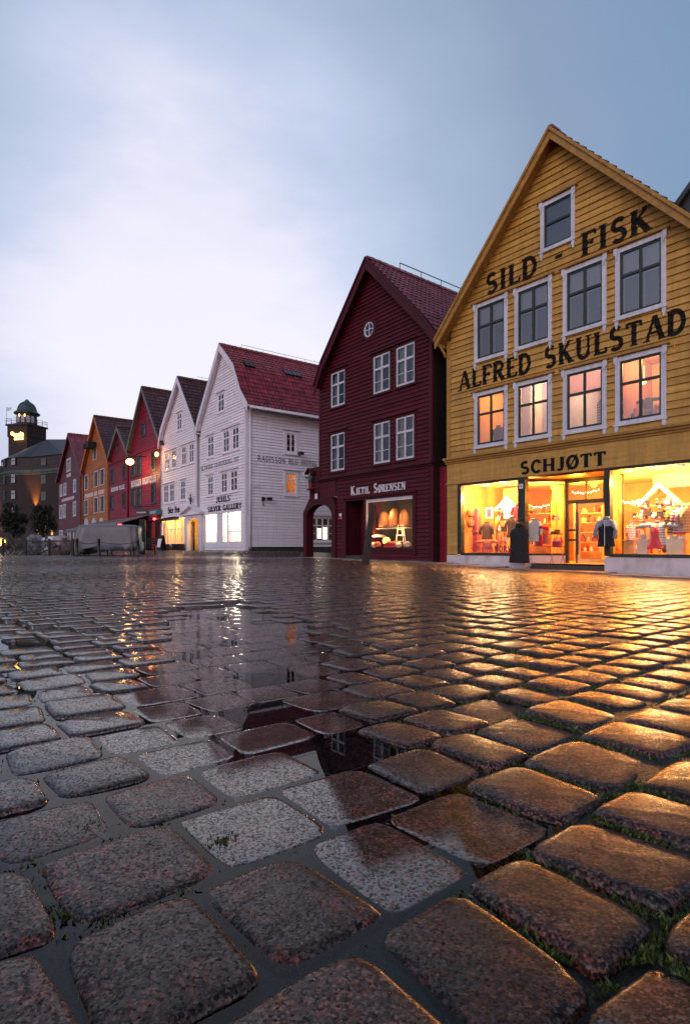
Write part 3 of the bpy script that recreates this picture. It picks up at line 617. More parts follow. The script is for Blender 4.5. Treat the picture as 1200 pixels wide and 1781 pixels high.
# rooms behind the lit first floor windows and the dim top floor
cols_room = [(M['cream'], WARM, 110), (M['curtain'], (1, .66, .55), 130), (M['pinkcurtain'], (1, .60, .36), 120), (M['warmboard'], (1, .46, .10), 190)]
for (x0, x1), (mt, c, e) in zip(mid, cols_room):
    room(H, 'upper_room', x0-.22, x1+.22, .12, 2.6, zb2-.25, zt2+.35, mt, M['warmboard'], mt); point('room_light', ((x0+x1)/2+.15, 1.2, zt2+.1), e, c, .1, H.root)
mb = MB(); mb.box(.1, W-.1, 2.6, 2.66, zt2+.5, zt+1.0); mb.face([(.1, .12, zt2+.45), (W-.1, .12, zt2+.45), (W-.1, 2.6, zt2+.45), (.1, 2.6, zt2+.45)]); mb.build('dim_room', M['dark_room'], H.root)
MIDR = list(mid); ZBR = zb2
# dormer on the far slope of the roof
xm_, zm_ = H.L(1184, 348, 4.0); xn_, zn_ = H.L(1203, 322, 4.0); sl_ = (zn_-zm_)/(xn_-xm_)
mb = MB(); mb.prism([(xm_, zm_), (xm_+2.0, zm_+2.0*sl_), (xm_+4.0, zm_), (xm_+4.0, zm_-3), (xm_, zm_-1.5)], 4.0, 7.5); mb.prism([(xm_-.15, zm_-.12), (xm_+2.0, zm_+2.0*sl_+.1), (xm_+2.0, zm_+2.0*sl_-.1), (xm_-.1, zm_-.3)], 3.8, 7.7); mb.build('dormer', M['tile_black'], H.root)

# ------------------------------------------------------------------ the dark red house
RH = House('dark_red_house', 'dark red gabled wooden house with white windows and a small round attic window', 'house', -185, pl=556, pr=753, through=YH.at(753))
H = RH; W = H.W_; D = 13.0; X = lambda p, off=0: H.L(p, 900, off)[0]
ax, az = H.L(637, 449, -.40); ex, ez = H.L(547, 671, -.40); fx, fz = H.L(760, 582, -.40)
Lp = [(ax, az), (ex+.55, ez+.95), (ex, ez)]; Rp = [(ax, az), (fx-.75, fz+.95), (fx, fz)]
WS = [((576, 601.4, 650, 711), (575.5, 601, 757.6, 821)), ((649.4, 680, 621, 687), (650, 680, 737, 808)), ((689, 723, 604, 673), (688.7, 722, 724.6, 801))]
for r_ in (0, 1):
    zt = np.mean([H.L(q[r_][0], q[r_][2])[1] for q in WS]); zb = np.mean([H.L(q[r_][0], q[r_][3])[1] for q in WS])
    for q in WS:
        window(H, X(q[r_][0])-.06, X(q[r_][1])+.06, zb-.06, zt+.06, 'maroon_trim', 'white_trim', cw=.085, tr=.36, low=True, crown='maroon_trim', cur=('curtain', 'pair'), sashw=.075, proud=.05)
zbelt = np.mean([H.L(559.7, 833)[1], H.L(752, 800)[1]])
rx, rzz = H.L(642.6, 573)
H.opens.append((rx-.30, rx+.30, rzz-.30, rzz+.30))
prof = gable_prof(Lp, Rp, W, .14, .14)
mb = MB(); clad(mb, prof, zbelt, az-.14, .168, H.opens); mb.build('wall', M['maroon'], H.root)
ring = lambda r0, y: [(rx + r0*math.cos(2*math.pi*k/24), y, rzz + r0*math.sin(2*math.pi*k/24)) for k in range(24)]
mb = MB(); mb.loft([ring(.33, .06), ring(.47, .05), ring(.47, -.05), ring(.43, -.065), ring(.33, -.06), ring(.33, .06)], cap=False); rw = mb.build('round_window', M['maroon_trim'], H.root, smooth=False)
mb = MB(); mb.loft([ring(.27, .05), ring(.335, .05), ring(.335, -.045), ring(.27, -.04), ring(.27, .05)], cap=False); mb.box(rx-.02, rx+.02, -.03, .03, rzz-.27, rzz+.27); mb.box(rx-.27, rx-.02, -.028, .03, rzz-.02, rzz+.02); mb.box(rx+.02, rx+.27, -.028, .03, rzz-.02, rzz+.02); mb.build('sash', M['white_trim'], rw)
mb = MB(); mb.face(ring(.28, .012)); mb.build('pane', M['glass'], rw)
mb = MB(); mb.box(.0, .14, -.05, .08, zbelt+.0, ez+.4); mb.box(W-.16, W, -.05, .08, zbelt, fz+.1); mb.box(W-.20, W, -.0, .12, -.3, zbelt-.12); mb.build('corner_board', M['maroon_trim'], H.root)
mb = MB(); mb.box(-.03, W+.03, -.16, .04, zbelt-.10, zbelt-.005); mb.box(-.01, W+.01, -.07, .04, zbelt-.17, zbelt-.102); mb.build('belt_course', M['maroon_trim'], H.root)
back_walls(H, W, D, Lp, Rp, M['dark_wood'], ez-.1, fz-.1, zleft=zbelt-.2)
xg = X(588); mb = MB(); mb.box(xg, xg+.06, .06, D, -.3, zbelt-.19); mb.build('passage_wall', M['maroon'], H.root); mb = MB(); mb.box(.0, xg, .06, D, zbelt-.25, zbelt-.19); mb.build('passage_ceiling', M['maroon_trim'], H.root)
roof(H, Lp, Rp, .40, D, M['tile_rose'], M['maroon_trim'], pitch=.36, wave=.26)
barge(Lp, Rp, -.45, -.402, .46, .0, .07).build('barge_board', M['maroon_trim'], H.root)
barge([(x, z+.075) for x, z in Lp], [(x, z+.075) for x, z in Rp], -.50, -.452, .12).build('barge_cap', M['maroon_trim'], H.root)
mb = MB(); mb.tube([(ax, 1.6, az+.42), (ax, D-.3, az+.42)], .022, 6)
for i in range(9): mb.tube([(ax, 1.6+i*(D-2)/8, az), (ax, 1.6+i*(D-2)/8, az+.42)], .016, 6)
mb.build('ridge_rail', M['black_metal'], H.root)
# ground floor: door recess and shop window
dA, dB, dzt = X(603), X(634), H.L(603, 876)[1]; gA, gB = X(637), X(718.5); gzt = np.mean([H.L(637.4, 871.5)[1], H.L(718.5, 863)[1]]); gzb = np.mean([H.L(637.4, 953)[1], H.L(718.5, 952.7)[1]])
op = [(dA, gB+.05, gzb-.05, gzt+.15), (dA, dB, .0, gzb)]
mb = MB(); clad(mb, lambda z: (X(586), W-.18), -.3, zbelt-.17, .168, op, tf=lambda x, y, z: (x, y+.02, z)); mb.build('wall', M['maroon'], H.root)
mb = MB(); mb.box(dA-.16, dA, -.06, .14, .1, gzt+.16); mb.box(gB+.02, gB+.20, -.06, .14, gzb-.3, gzt+.16); mb.box(dA-.2, gB+.24, -.14, .1, gzt+.163, gzt+.23); mb.box(dA, gB+.02, -.055, .12, gzt+.06, gzt+.16)
mb.box(dB, gA-.02, -.05, .9, .1, gzt+.058); mb.box(gA-.02, gB+.02, -.05, .12, gzb-.12, gzb-.02); mb.build('shop_window_frame', M['maroon_trim'], H.root)
mb = MB(); mb.box(gA-.02, gB+.018, .01, .06, gzt-.08, gzt+.055); mb.box(gA-.02, gA+.03, .01, .06, gzb-.018, gzt-.082); mb.box(gB-.02, gB+.018, .01, .06, gzb-.018, gzt-.082); mb.build('shop_sash', M['white_trim'], H.root)
mb = MB(); mb.face([(gA, .035, gzb-.02), (gB, .035, gzb-.02), (gB, .035, gzt), (gA, .035, gzt)]); mb.build('shop_window', M['shop_glass'], H.root)
mb = MB(); mb.face([(dA, .0, dzt+.3), (dB, .0, dzt+.3), (dB, .9, dzt+.3), (dA, .9, dzt+.3)]); mb.face([(dA, 0, 0), (dA, .9, 0), (dA, .9, dzt+.3), (dA, 0, dzt+.3)]); mb.build('entrance_lining', M['maroon_trim'], H.root)
mb = MB(); mb.box(dA+.02, dB-.02, .84, .9, .25, dzt+.2); mb.box(dA+.12, dB-.12, .815, .838, .45, 1.1); mb.box(dA+.12, dB-.12, .815, .838, 1.25, dzt-.05); o = mb.build('door', M['maroon'], H.root)
mb = MB(); mb.tube([(dB-.1, .80, 1.15), (dB-.1, .76, 1.15), (dB-.2, .76, 1.15)], .012, 6); mb.build('handle', M['grey_metal'], o)
mb = MB(); mb.box(dA-.5, dB+.1, -.45, .84, -.3, .10); mb.box(dA-.1, dB+.02, -.05, .83, .1025, .24); mb.build('doorstep', M['dark_stone'], H.root)
room(H, 'shop_room', gA-.05, gB+.1, .10, 1.9, gzb-.05, gzt+.12, M['dark_room'], M['shelf'], M['dark_room'])
text_mb('KJETIL SØRENSEN', X(611.6), X(706), np.mean([H.L(611.6, 861.4)[1], H.L(706, 851.5)[1]]), .40, y=-.055, weight=.20, small=.78, depth=.03, gap=.13).build('lettering', M['white_paint'], H.root)
for px_, off, dz_, e in ((652, .30, .62, 26), (672, .32, 1.55, 40), (692, .30, .62, 26), (708, .32, 1.5, 34), (686, 1.2, 1.3, 30)): point('shop_light', (X(px_, off), off, gzb+dz_), e, (1, .52, .18), .05, H.root)

# boarded gate closing the passage beside the yellow house
x0 = RH.W_ + .02; q = RH.L(779, 900, .35)[0]
mb = MB(); nb = 9; zt_ = RH.L(768, 812, .35)[1]
for i in range(nb): mb.box(x0+(q-x0)*i/nb+.004, x0+(q-x0)*(i+1)/nb-.004, .35+random.uniform(0, .012), .40, -.35, zt_, t=random.uniform(.2, .8))
mb.box(x0, q, .40, .46, .3, .45); mb.box(x0, q, .40, .46, zt_-.4, zt_-.25)
o = mb.build('boarded_gate', M['red'], None, loc=RH.Wd(0, 0, 0), rz=RH.phi); tag(o, 'tall dark red boarded gate between the dark red house and the yellow house', 'gate')

# gateway arch on the left of the dark red house
aL, aR = RH.L(530, 900)[0], RH.L(586, 900)[0]; oL, oR = RH.L(535.5, 900)[0], RH.L(579.5, 900)[0]; zt0 = RH.L(560, 866)[1]; zo = RH.L(560, 877)[1]; zsr = RH.L(541, 899)[1]
cxo = (oL+oR)/2; rr = (oR-oL)/2
mb = MB(); outer = [(aL, -.3), (aL, zsr+.25), (aL+.55, zt0), (aR-.35, zt0), (aR, zsr+.55), (aR, -.3)]
inner = [(oR, -.3), (oR, zsr)] + [(cxo+rr*math.cos(R(t)), zsr+(zo-zsr)*math.sin(R(t))) for t in range(15, 180, 15)] + [(oL, zsr), (oL, -.3)]
def ringprism(mb, outer, inner, y0, y1, m=0):
    # stitch two open outlines that share start and end directions
    n = 40
    def samp(pl, n):
        d = [0]
        for a, b in zip(pl[:-1], pl[1:]): d.append(d[-1]+math.hypot(b[0]-a[0], b[1]-a[1]))
        out = []
        for i in range(n+1):
            t = d[-1]*i/n
            for j in range(len(pl)-1):
                if t <= d[j+1]+1e-9: f = (t-d[j])/(d[j+1]-d[j]); out.append((pl[j][0]+f*(pl[j+1][0]-pl[j][0]), pl[j][1]+f*(pl[j+1][1]-pl[j][1]))); break
        return out
    A = samp(outer, n); B = samp(inner[::-1], n)
    for i in range(n): mb.prism([A[i], A[i+1], B[i+1], B[i]], y0, y1, m)
ringprism(mb, outer, inner, -.10, .34)
arch = empty('gateway_arch', RH.Wd(aL, 0, 0), RH.phi, 'dark red wooden gateway arch joined to the dark red house beneath the carved man', 'gateway')
o = mb.build('arch', M['maroon_trim'], arch); o.location = (-aL, 0, 0)
mb = MB(); clad(mb, lambda z: (aL+.50, .0), zt0, zbelt+.6, .168, []); mb.box(aL+.5, aL+.62, -.05, .3, zt0, zbelt+.6); mb.box(aL+.62, .0, .04, .12, zt0, zbelt+.6); mb.box(0.003, aR-.05, -.02, .04, zt0, zbelt-.2); o = mb.build('wall', M['maroon'], arch); o.location = (-aL, 0, 0)

# ------------------------------------------------------------------ the two white houses
GW = 'gabled wooden houses along the wharf'
WR = House('white_house', 'larger white gabled wooden house with red tiled roof and clapboard side wall', 'house', -140, pl=342, pr=428, through=RH.at(428))
H = WR; W = H.W_; D = 15.0; X = lambda p, off=0: H.L(p, 900, off)[0]
ax, az = H.L(381, 599, -.35); ex, ez = H.L(340, 752, -.35); fx, fz = H.L(430.5, 702, -.35)
Lp = [(ax, az), (ex+.75, ez+1.9), (ex+.12, ez+.25), (ex, ez)]; Rp = [(ax, az), (fx-1.9, fz+2.75), (fx-.95, fz+1.02), (fx, fz)]
Lp = [(ax, az), (ex+.35, ez+.75), (ex, ez)]; xm_ = ax+(fx-.95-ax)*.6
rows = [[(361, 373.5, 760, 799), (388, 400.6, 749, 791), (403.8, 417.5, 743, 783)], [(361, 372.5, 828, 866), (384.4, 397, 822, 859), (400.6, 415, 817.5, 856)]]
for k, rw_ in enumerate(rows):
    zt = np.mean([H.L(q[0], q[2])[1] for q in rw_]); zb = np.mean([H.L(q[0], q[3])[1] for q in rw_])
    for j, q in enumerate(rw_): window(H, X(q[0]), X(q[1]), zb, zt, 'white_wood', 'white_wood', cw=.10, tr=.34, low=True, crown='white_bar', sashw=.06, cur=('pinkcurtain' if (k and j) else 'blind', 'full' if (k and j) else .0001))
win_px(H, 378.8, 391.8, 686, 720.5, 'white_wood', 'white_wood', cw=.10, tr=.34, low=True, crown='white_bar', sashw=.06)
gz0, gz1 = H.L(360, 943)[1], H.L(360, 898)[1]; g0, g1 = X(357), X(421.5)
H.opens.append((g0, g1, gz0-.35, gz1+.08))
prof = gable_prof(Lp, Rp, W, .14, .0)
mb = MB(); clad(mb, lambda z: (lambda p: (max(p[0], .0), min(p[1], W-.16)))(prof(z)), .12, az-.14, .178, H.opens + [(-.1, X(357)-.02, 0, H.L(350, 895)[1])]); mb.build('wall', M['white_wood'], H.root)
so_ = []
side = lambda x, y, z: (W - y, x, z)          # side wall: x runs into the depth
def sw_px(pl, pr, yt, yb, **k):
    s0, zt = H.S(pl, yt, W); s1, _ = H.S(pr, yt, W); _, zb = H.S(pl, yb, W); so_.append((s0+.03, s1-.03, zb+.03, zt-.03)); return s0, s1, zb, zt
q1 = sw_px(493.4, 517.7, 748, 788.7); q2 = sw_px(493.4, 518.6, 818, 861.5); q3 = sw_px(538, 583, 897, 943)
tfs = lambda x, y, z: (W - y, x, z)
window(H, *q1[:2], q1[2], q1[3], 'white_wood', 'white_wood', cw=.17, tr=None, cols=2, crown='white_bar', tf=tfs, sashw=.07)
window(H, *q2[:2], q2[2], q2[3], 'white_wood', 'white_wood', cw=.17, tr=.3, cols=2, crown='white_bar', tf=tfs, sashw=.07)
window(H, *q3[:2], q3[2], q3[3], 'white_wood', 'white_wood', cw=.12, tr=.33, cols=4, low=True, crown='white_bar', tf=tfs, sashw=.05)
m2 = MB()
for zz in (.34, .67): z_ = q1[2]+(q1[3]-q1[2])*zz; m2.box(W-.035, W+.012, q1[0]+.2, q1[1]-.2, z_-.018, z_+.018)
m2.build('glazing_bar', M['white_wood'], H.root)
zbs = .35
SB = (zbs, .178)
mb = MB(); clad(mb, lambda z: (.16, D), zbs, fz-.02, .178, so_, tf=side); mb.build('side_wall', M['white_wood'], H.root)
mb = MB(); mb.box(.0, W-.02, .02, D, -.4, .115, 0); mb.box(W-.1, W-.004, .0, D, -.4, zbs-.005); mb.build('foundation', M['dark_stone'], H.root)
mb = MB(); mb.box(W-.16, W+.035, -.045, .16, .12, fz-.05); mb.box(-.10, .10, -.04, .05, H.L(342, 880)[1], ez-.05); mb.build('corner_board', M['white_bar'], H.root)
mb = MB(); mb.tube([(W+.09, .24, .2), (W+.09, .24, fz-.1)], .045, 8); mb.tube([(fx-.05, -.2, fz-.13), (fx-.05, D, fz-.14)], .07, 8); mb.build('downpipe', M['white_bar'], H.root, smooth=True)
mb = MB(); mb.box(0, .06, .1, D, 0, ez-.15); mb.face([(0, D, 0), (W, D, 0), (W, D, fz-.2), (ax, D, az-.2), (0, D, ez-.2)]); mb.build('rear_walls', M['white_wood'], H.root)
roof(H, Lp, Rp, .35, D, M['tile_red'], M['white_bar'], pitch=.36, wave=.26)
barge(Lp, Rp, -.40, -.352, .40, .0, .07).build('barge_board', M['white_bar'], H.root)
mb = MB(); mb.tube([(ax, 1.2, az+.32), (ax, D-.3, az+.32)], .014, 6)
for i in range(9): mb.tube([(ax, 1.2+i*(D-2)/8, az), (ax, 1.2+i*(D-2)/8, az+.32)], .01, 6)
mb.build('ridge_rail', M['grey_metal'], H.root)
text_mb('NETWORK CHARTERING INT', X(350), X(416.5), np.mean([H.L(350, 820)[1], H.L(416, 802)[1]]), .30, boards=(.12, .178), weight=.17).build('lettering', M['black_paint'], H.root)
text_mb("JUHLS'", X(376.9), X(403.5), np.mean([H.L(376.9, 876)[1], H.L(400, 872)[1]])+.03, .38, y=-.06, weight=.19, depth=.02).build('lettering', M['black_paint'], H.root)
text_mb('SILVER GALLERY', X(362.7), X(421.5), np.mean([H.L(362.7, 890)[1], H.L(421, 883)[1]])-.04, .36, y=-.06, weight=.19, depth=.02).build('lettering', M['black_paint'], H.root)
t0, z0_ = H.S(447.6, 801, W); t1, z1_ = H.S(550, 812.5, W)
text_mb('RADISSON BLU HOTEL', t0, t1+.05, (z0_+z1_)/2, .33, boards=SB, weight=.17, tf=side).build('lettering', M['black_paint'], H.root)
s0, z0_ = H.S(440.5, 850, W); s1, _ = H.S(453.5, 850, W)
mb = MB(); mb.box(W+.028, W+.045, s0, s1, z0_, z0_+.2); o = mb.build('street_sign', M['white_paint'], H.root); mb = MB(); qs, tw = glyph_quads('#n##n#', .2, False)
for q, k in qs: mb.face([(W+.048, s0+.06+(s1-s0-.12)*x_/tw, z0_+.05+.1*z_) for x_, z_ in q])
mb.build('lettering', M['black_paint'], o)
# white shopfront glass
mb = MB(); pr = [(X(357), X(359.5)), (X(378), X(388.5)), (X(396.5), X(399)), (X(420.5), X(423))]
for p, q in pr: mb.box(p, q, -.05, .15, gz0, gz1+.1)
mb.box(g0-.1, g1+.12, -.10, .08, gz1+.085, gz1+.17); mb.box(g0, g1, -.045, .14, gz0-.35, gz0-.003); mb.box(pr[2][1], pr[3][0], -.02, .06, gz0+.62, gz0+.66); mb.build('shop_window_frame', M['white_wood'], H.root)
mb = MB(); mb.face([(g0, .05, gz0), (g1, .05, gz0), (g1, .05, gz1+.08), (g0, .05, gz1+.08)]); mb.build('shop_window', M['shop_glass'], H.root)
room(H, 'shop_room', g0-.05, g1+.05, .16, 3.0, gz0-.1, gz1+.3, M['curtain'], M['curtain'], M['curtain'])
for f in (.12, .45, .8): point('shop_light', (g0+(g1-g0)*f, 1.1, gz1-.2), 190, (1, .80, .55), .2, H.root)
s0, s1, z0_, z1_ = q2; mb = MB(); x1_ = W-.12
room(H, 'lit_room', W-2.2, W-.12, s0-.3, s1+.6, z0_-.1, z1_+.3, M['warmboard'], open_side=True); point('room_light', (W-1.1, (s0+s1)/2, z1_), 70, (1, .42, .04), .1, H.root)
s0, s1, z0_, z1_ = q3
room(H, 'side_room', W-2.5, W-.12, s0-.3, s1+.8, z0_-.4, z1_+.3, M['dark_room'], M['shelf'], open_side=True); point('room_light', (W-1.2, s0+(s1-s0)*.75, z1_-.5), 45, (1, .85, .6), .1, H.root)
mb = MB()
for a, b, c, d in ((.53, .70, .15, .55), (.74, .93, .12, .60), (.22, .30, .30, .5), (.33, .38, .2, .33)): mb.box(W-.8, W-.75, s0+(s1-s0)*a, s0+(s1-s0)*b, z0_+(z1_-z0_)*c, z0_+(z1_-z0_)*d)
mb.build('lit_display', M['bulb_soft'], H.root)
# skylights on the red roof (two pairs of roof windows)
def skylight(H, Rp, y0, y1, d0, d1):
    a, b = Rp[0], Rp[1]
    P = lambda d: (a[0]+(b[0]-a[0])*d, a[1]+(b[1]-a[1])*d); nx, nz = -(b[1]-a[1]), (b[0]-a[0]); l = math.hypot(nx, nz); nx, nz = nx/l, nz/l
    p, q = P(d0), P(d1); mb = MB()
    def slab(y0, y1, e0, e1, h0, h1, m):
        p, q = P(e0), P(e1); mb.loft([[(p[0]+nx*h, y, p[1]+nz*h) for y, h in ((y0, h0), (y1, h0), (y1, h1), (y0, h1))], [(q[0]+nx*h, y, q[1]+nz*h) for y, h in ((y0, h0), (y1, h0), (y1, h1), (y0, h1))]], m)
    slab(y0, y1, d0, d1, -.02, .13, 0); o = mb.build('skylight', M['black_metal'], H.root); mb = MB(); w_ = (d1-d0)
    for i in (0, 1):
        for j in (0, 1, 2): slab(y0+.06+(y1-y0-.12)*i/2+.02, y0+.06+(y1-y0-.12)*(i+1)/2-.02, d0+w_*(.06+.3*j), d0+w_*(.06+.3*j+.27), .132, .136, 0)
    mb.build('pane', M['glass'], o)
ys = []
for px_, py_ in ((448, 681), (461, 684), (530, 694), (543, 697)):
    # find the depth where the pixel ray meets the upper right slope
    best = None
    for yy in np.arange(.5, 14, .1):
        o_ = H.O + H.n*yy; t = (px_-PX)/1000; Y_ = (H.n.dot(o_))/(H.n.x*t+H.n.y); p = Vector((t*Y_, Y_))-H.O; lx = p.dot(H.r); lz = CZ+(HY-py_)/1000*Y_-H.zb
        zr_ = Rp[0][1]+(Rp[1][1]-Rp[0][1])*(lx-Rp[0][0])/(Rp[1][0]-Rp[0][0]); e = abs(lz-zr_)
        if best is None or e < best[0]: best = (e, yy, (lx-Rp[0][0])/(Rp[1][0]-Rp[0][0]))
    _, yy, f = best; f = min(f, .92); skylight(H, Rp, yy, yy+.66, f-.13, f+.06)

WL = House('white_house', 'smaller white gabled wooden house beside the red nightclub, dark roof and bakery shopfront', 'house', -140, pl=281, pr=342, through=RH.at(428))
H = WL; W = H.W_; D = 14.0; X = lambda p, off=0: H.L(p, 900, off)[0]
ax, az = H.L(308, 656, -.35); ex, ez = H.L(275.5, 772, -.35); fx, fz = H.L(341, 752, -.35)
Lp = [(ax, az), (ex+.45, ez+.95), (ex, ez)]; Rp = [(ax, az), (fx-.25, fz+.5), (fx, fz)]
for k, rw_ in enumerate([[(287.5, 296, 787, 820), (299, 308, 784, 817.5), (316, 325.6, 775.6, 811), (329, 339, 772, 807.5)], [(285, 294.5, 843, 876), (295.2, 304.7, 841, 875), (314, 324, 835.6, 873.7)]]):
    zt = np.mean([H.L(q[0], q[2])[1] for q in rw_]); zb = np.mean([H.L(q[0], q[3])[1] for q in rw_])
    for j, q in enumerate(rw_): window(H, X(q[0]), X(q[1]), zb, zt, 'white_wood', 'white_wood', cw=.10, tr=.34, low=True, crown='white_bar', sashw=.06, cur=('pinkcurtain', 'pair') if k and j < 2 else None)
win_px(H, 308, 317.7, 720, 751, 'white_wood', 'white_wood', cw=.10, tr=.34, low=True, crown='white_bar', sashw=.06)
gz0, gz1 = H.L(284, 947)[1], H.L(284, 907)[1]; g0, g1 = X(283), X(322)
prof = gable_prof(Lp, Rp, W, .14, .0)
mb = MB(); clad(mb, lambda z: prof(z), gz1+.12, az-.14, .178, H.opens); mb.build('wall', M['white_wood'], H.root)
mb = MB(); mb.box(0, .12, -.045, .08, .1, ez-.05); mb.box(0, g0, -.03, .1, .1, gz1+.118); mb.box(g1, X(327)-.3, -.03, .1, .1, gz1+.118); mb.box(g0, g1, -.03, .1, .1, gz0-.02); mb.build('corner_board', M['white_bar'], H.root)
mb = MB()
for p in (283, 288.5, 294.5, 299, 305, 310.5, 316, 321.5): mb.box(X(p)-.03, X(p)+.035, -.04, .06, gz0-.018, gz1+.05)
mb.box(g0, g1, -.035, .06, gz0+(gz1-gz0)*.62, gz0+(gz1-gz0)*.62+.04); mb.build('shop_window_frame', M['white_wood'], H.root)
mb = MB(); mb.box(X(299), X(305), -.06, .02, .15, gz0+.02); mb.build('door', M['white_bar'], H.root)
mb = MB(); mb.face([(g0, .03, gz0), (g1, .03, gz0), (g1, .03, gz1+.1), (g0, .03, gz1+.1)]); mb.build('shop_window', M['shop_glass'], H.root)
mb = MB(); xa, xb = X(279.5), X(312); mb.prism([(xa, gz1+.02), (xb, gz1+.0), (xb, gz1+.22), (xa, gz1+.14)], -.5, -.03); mb.build('awning_box', M['dark_wood'], H.root)
room(H, 'shop_room', g0-.05, g1+.05, .12, 2.6, gz0-.3, gz1+.3, M['cream'], M['shelf'])
for f in (.15, .55, .9): point('shop_light', (g0+(g1-g0)*f, .9, gz1-.1), 130, (1, .62, .22), .15, H.root)
mb = MB(); n = 20
for k in range(2):
    a, b = (g0+.1, X(298)) if k == 0 else (X(307), g1-.05)
    for i in range(n): u0, u1 = a+(b-a)*i/n, a+(b-a)*(i+1)/n; mb.face([(u0, .34+.05*math.sin(i*1.7), gz0), (u1, .34+.05*math.sin((i+1)*1.7), gz0), (u1, .34+.05*math.sin((i+1)*1.7), gz0+(gz1-gz0)*.95), (u0, .34+.05*math.sin(i*1.7), gz0+(gz1-gz0)*.95)]) if i % 5 < 2 else None
mb.build('drapes', M['cream'], H.root)
roof(H, Lp, Rp, .35, D, M['tile_dark'], M['white_bar'], pitch=.38, wave=.28)
barge(Lp, Rp, -.40, -.352, .40, .0, .07).build('barge_board', M['white_bar'], H.root)
mb = MB(); mb.box(0, .06, .1, D, 0, ez-.15); mb.face([(0, D, 0), (W, D, 0), (W, D, fz-.2), (ax, D, az-.2), (0, D, ez-.2)]); mb.build('rear_walls', M['white_wood'], H.root)
mb = MB(); mb.tube([(ax, 1.2, az+.32), (ax, D-.3, az+.32)], .014, 6); mb.build('ridge_rail', M['grey_metal'], H.root)
mb = MB(); mb.box(-.02, W, -.02, .3, -.4, .1); mb.build('foundation', M['dark_stone'], H.root)
text_mb('Baker Brun', X(293), X(313.5), H.L(293, 893)[1]-.02, .52, y=-.05, weight=.20, serif=False, gap=.02, depth=.02).build('lettering', M['black_paint'], H.root)

# arched portal between the two white houses
H = WR; pL, pR = H.L(326, 900)[0], H.L(355.5, 900)[0]; pz = H.L(340, 893)[1]; pza = H.L(338, 877)[1]
po = empty('portal', H.Wd(pL, 0, 0), H.phi, 'white arched portal with a triangular pediment between the two white houses', 'portal')
iL, iR = H.L(328.5, 900)[0], H.L(350.5, 900)[0]; zt_ = H.L(340, 901)[1]; zsr = zt_-.45; cxo = (iL+iR)/2; rr = (iR-iL)/2
mb = MB(); ringprism(mb, [(iL-.28, .05), (iL-.28, pz), (iR+.28, pz), (iR+.28, .05)], [(iR, .05), (iR, zsr)] + [(cxo+rr*math.cos(R(t)), zsr+.45*math.sin(R(t))) for t in range(15, 180, 15)] + [(iL, zsr), (iL, .05)], -.14, .12)
o = mb.build('arch', M['white_bar'], po); o.location = (-pL, 0, 0)
pa, pb = H.L(319.5, 894)[0], H.L(358.5, 892)[0]; pc = (pa+pb)/2
mb = MB(); mb.prism([(pa+.2, pz+.002), (pb-.2, pz+.002), (pc, pza-.12)], -.12, .1); mb.prism([(pa, pz), (pc, pza), (pc, pza-.14), (pa+.25, pz)], -.42, .08); mb.prism([(pb, pz), (pc, pza), (pc, pza-.14), (pb-.25, pz)], -.42, .08); mb.box(pa+.05, pb-.05, -.30, .05, pz-.10, pz-.002); o = mb.build('pediment', M['white_wood'], po); o.location = (-pL, 0, 0)
mb = MB(); clad(mb, lambda z: (iL-.2, iR+.2), .1, zt_+.4, .16, [], tf=lambda x, y, z: (x, y+1.9, z)); clad(mb, lambda z: (.1, 1.9), .1, zt_+.4, .16, [], tf=lambda x, y, z: (iR+.1+y, x, z)); clad(mb, lambda z: (.1, 1.9), .1, zt_+.4, .16, [], tf=lambda x, y, z: (iL-.1-y, x, z)); mb.face([(iL-.2, 0.1, zt_+.4), (iR+.2, .1, zt_+.4), (iR+.2, 2, zt_+.4), (iL-.2, 2, zt_+.4)])
o = mb.build('passage_lining', M['warmboard'], po); o.location = (-pL, 0, 0)
mb = MB(); mb.box(iL+.05, iL+.13, .3, .4, .1, zt_-.2); mb.tube([(iL+.15, 1.0, .2), (cxo+.2, 1.3, 1.9)], .035, 6); mb.tube([(cxo+.25, 1.2, .1), (cxo+.25, 1.2, 2.1)], .03, 6); o = mb.build('stair_rail', M['dark_wood'], po); o.location = (-pL, 0, 0)
lx_, ly_, lz_ = iR-.32, -.05, zt_-.55
lan = empty('wall_lantern', H.Wd(iR-.15, .15, lz_), H.phi, 'glowing round lantern hanging inside the white arched portal', 'lantern')
mb = MB(); mb.blob((0, -.1, 0), .13, .13, .15, 12); mb.build('globe', M['bulb'], lan, smooth=True); mb = MB(); mb.tube([(0, -.1, .14), (0, -.1, .5)], .012, 6); mb.build('rod', M['black_metal'], lan)
point('lantern_light', (cxo+.1, .55, zt_-.5), 75, (1, .55, .12), .12, po).location = (cxo+.15-pL, .75, zt_-.6)
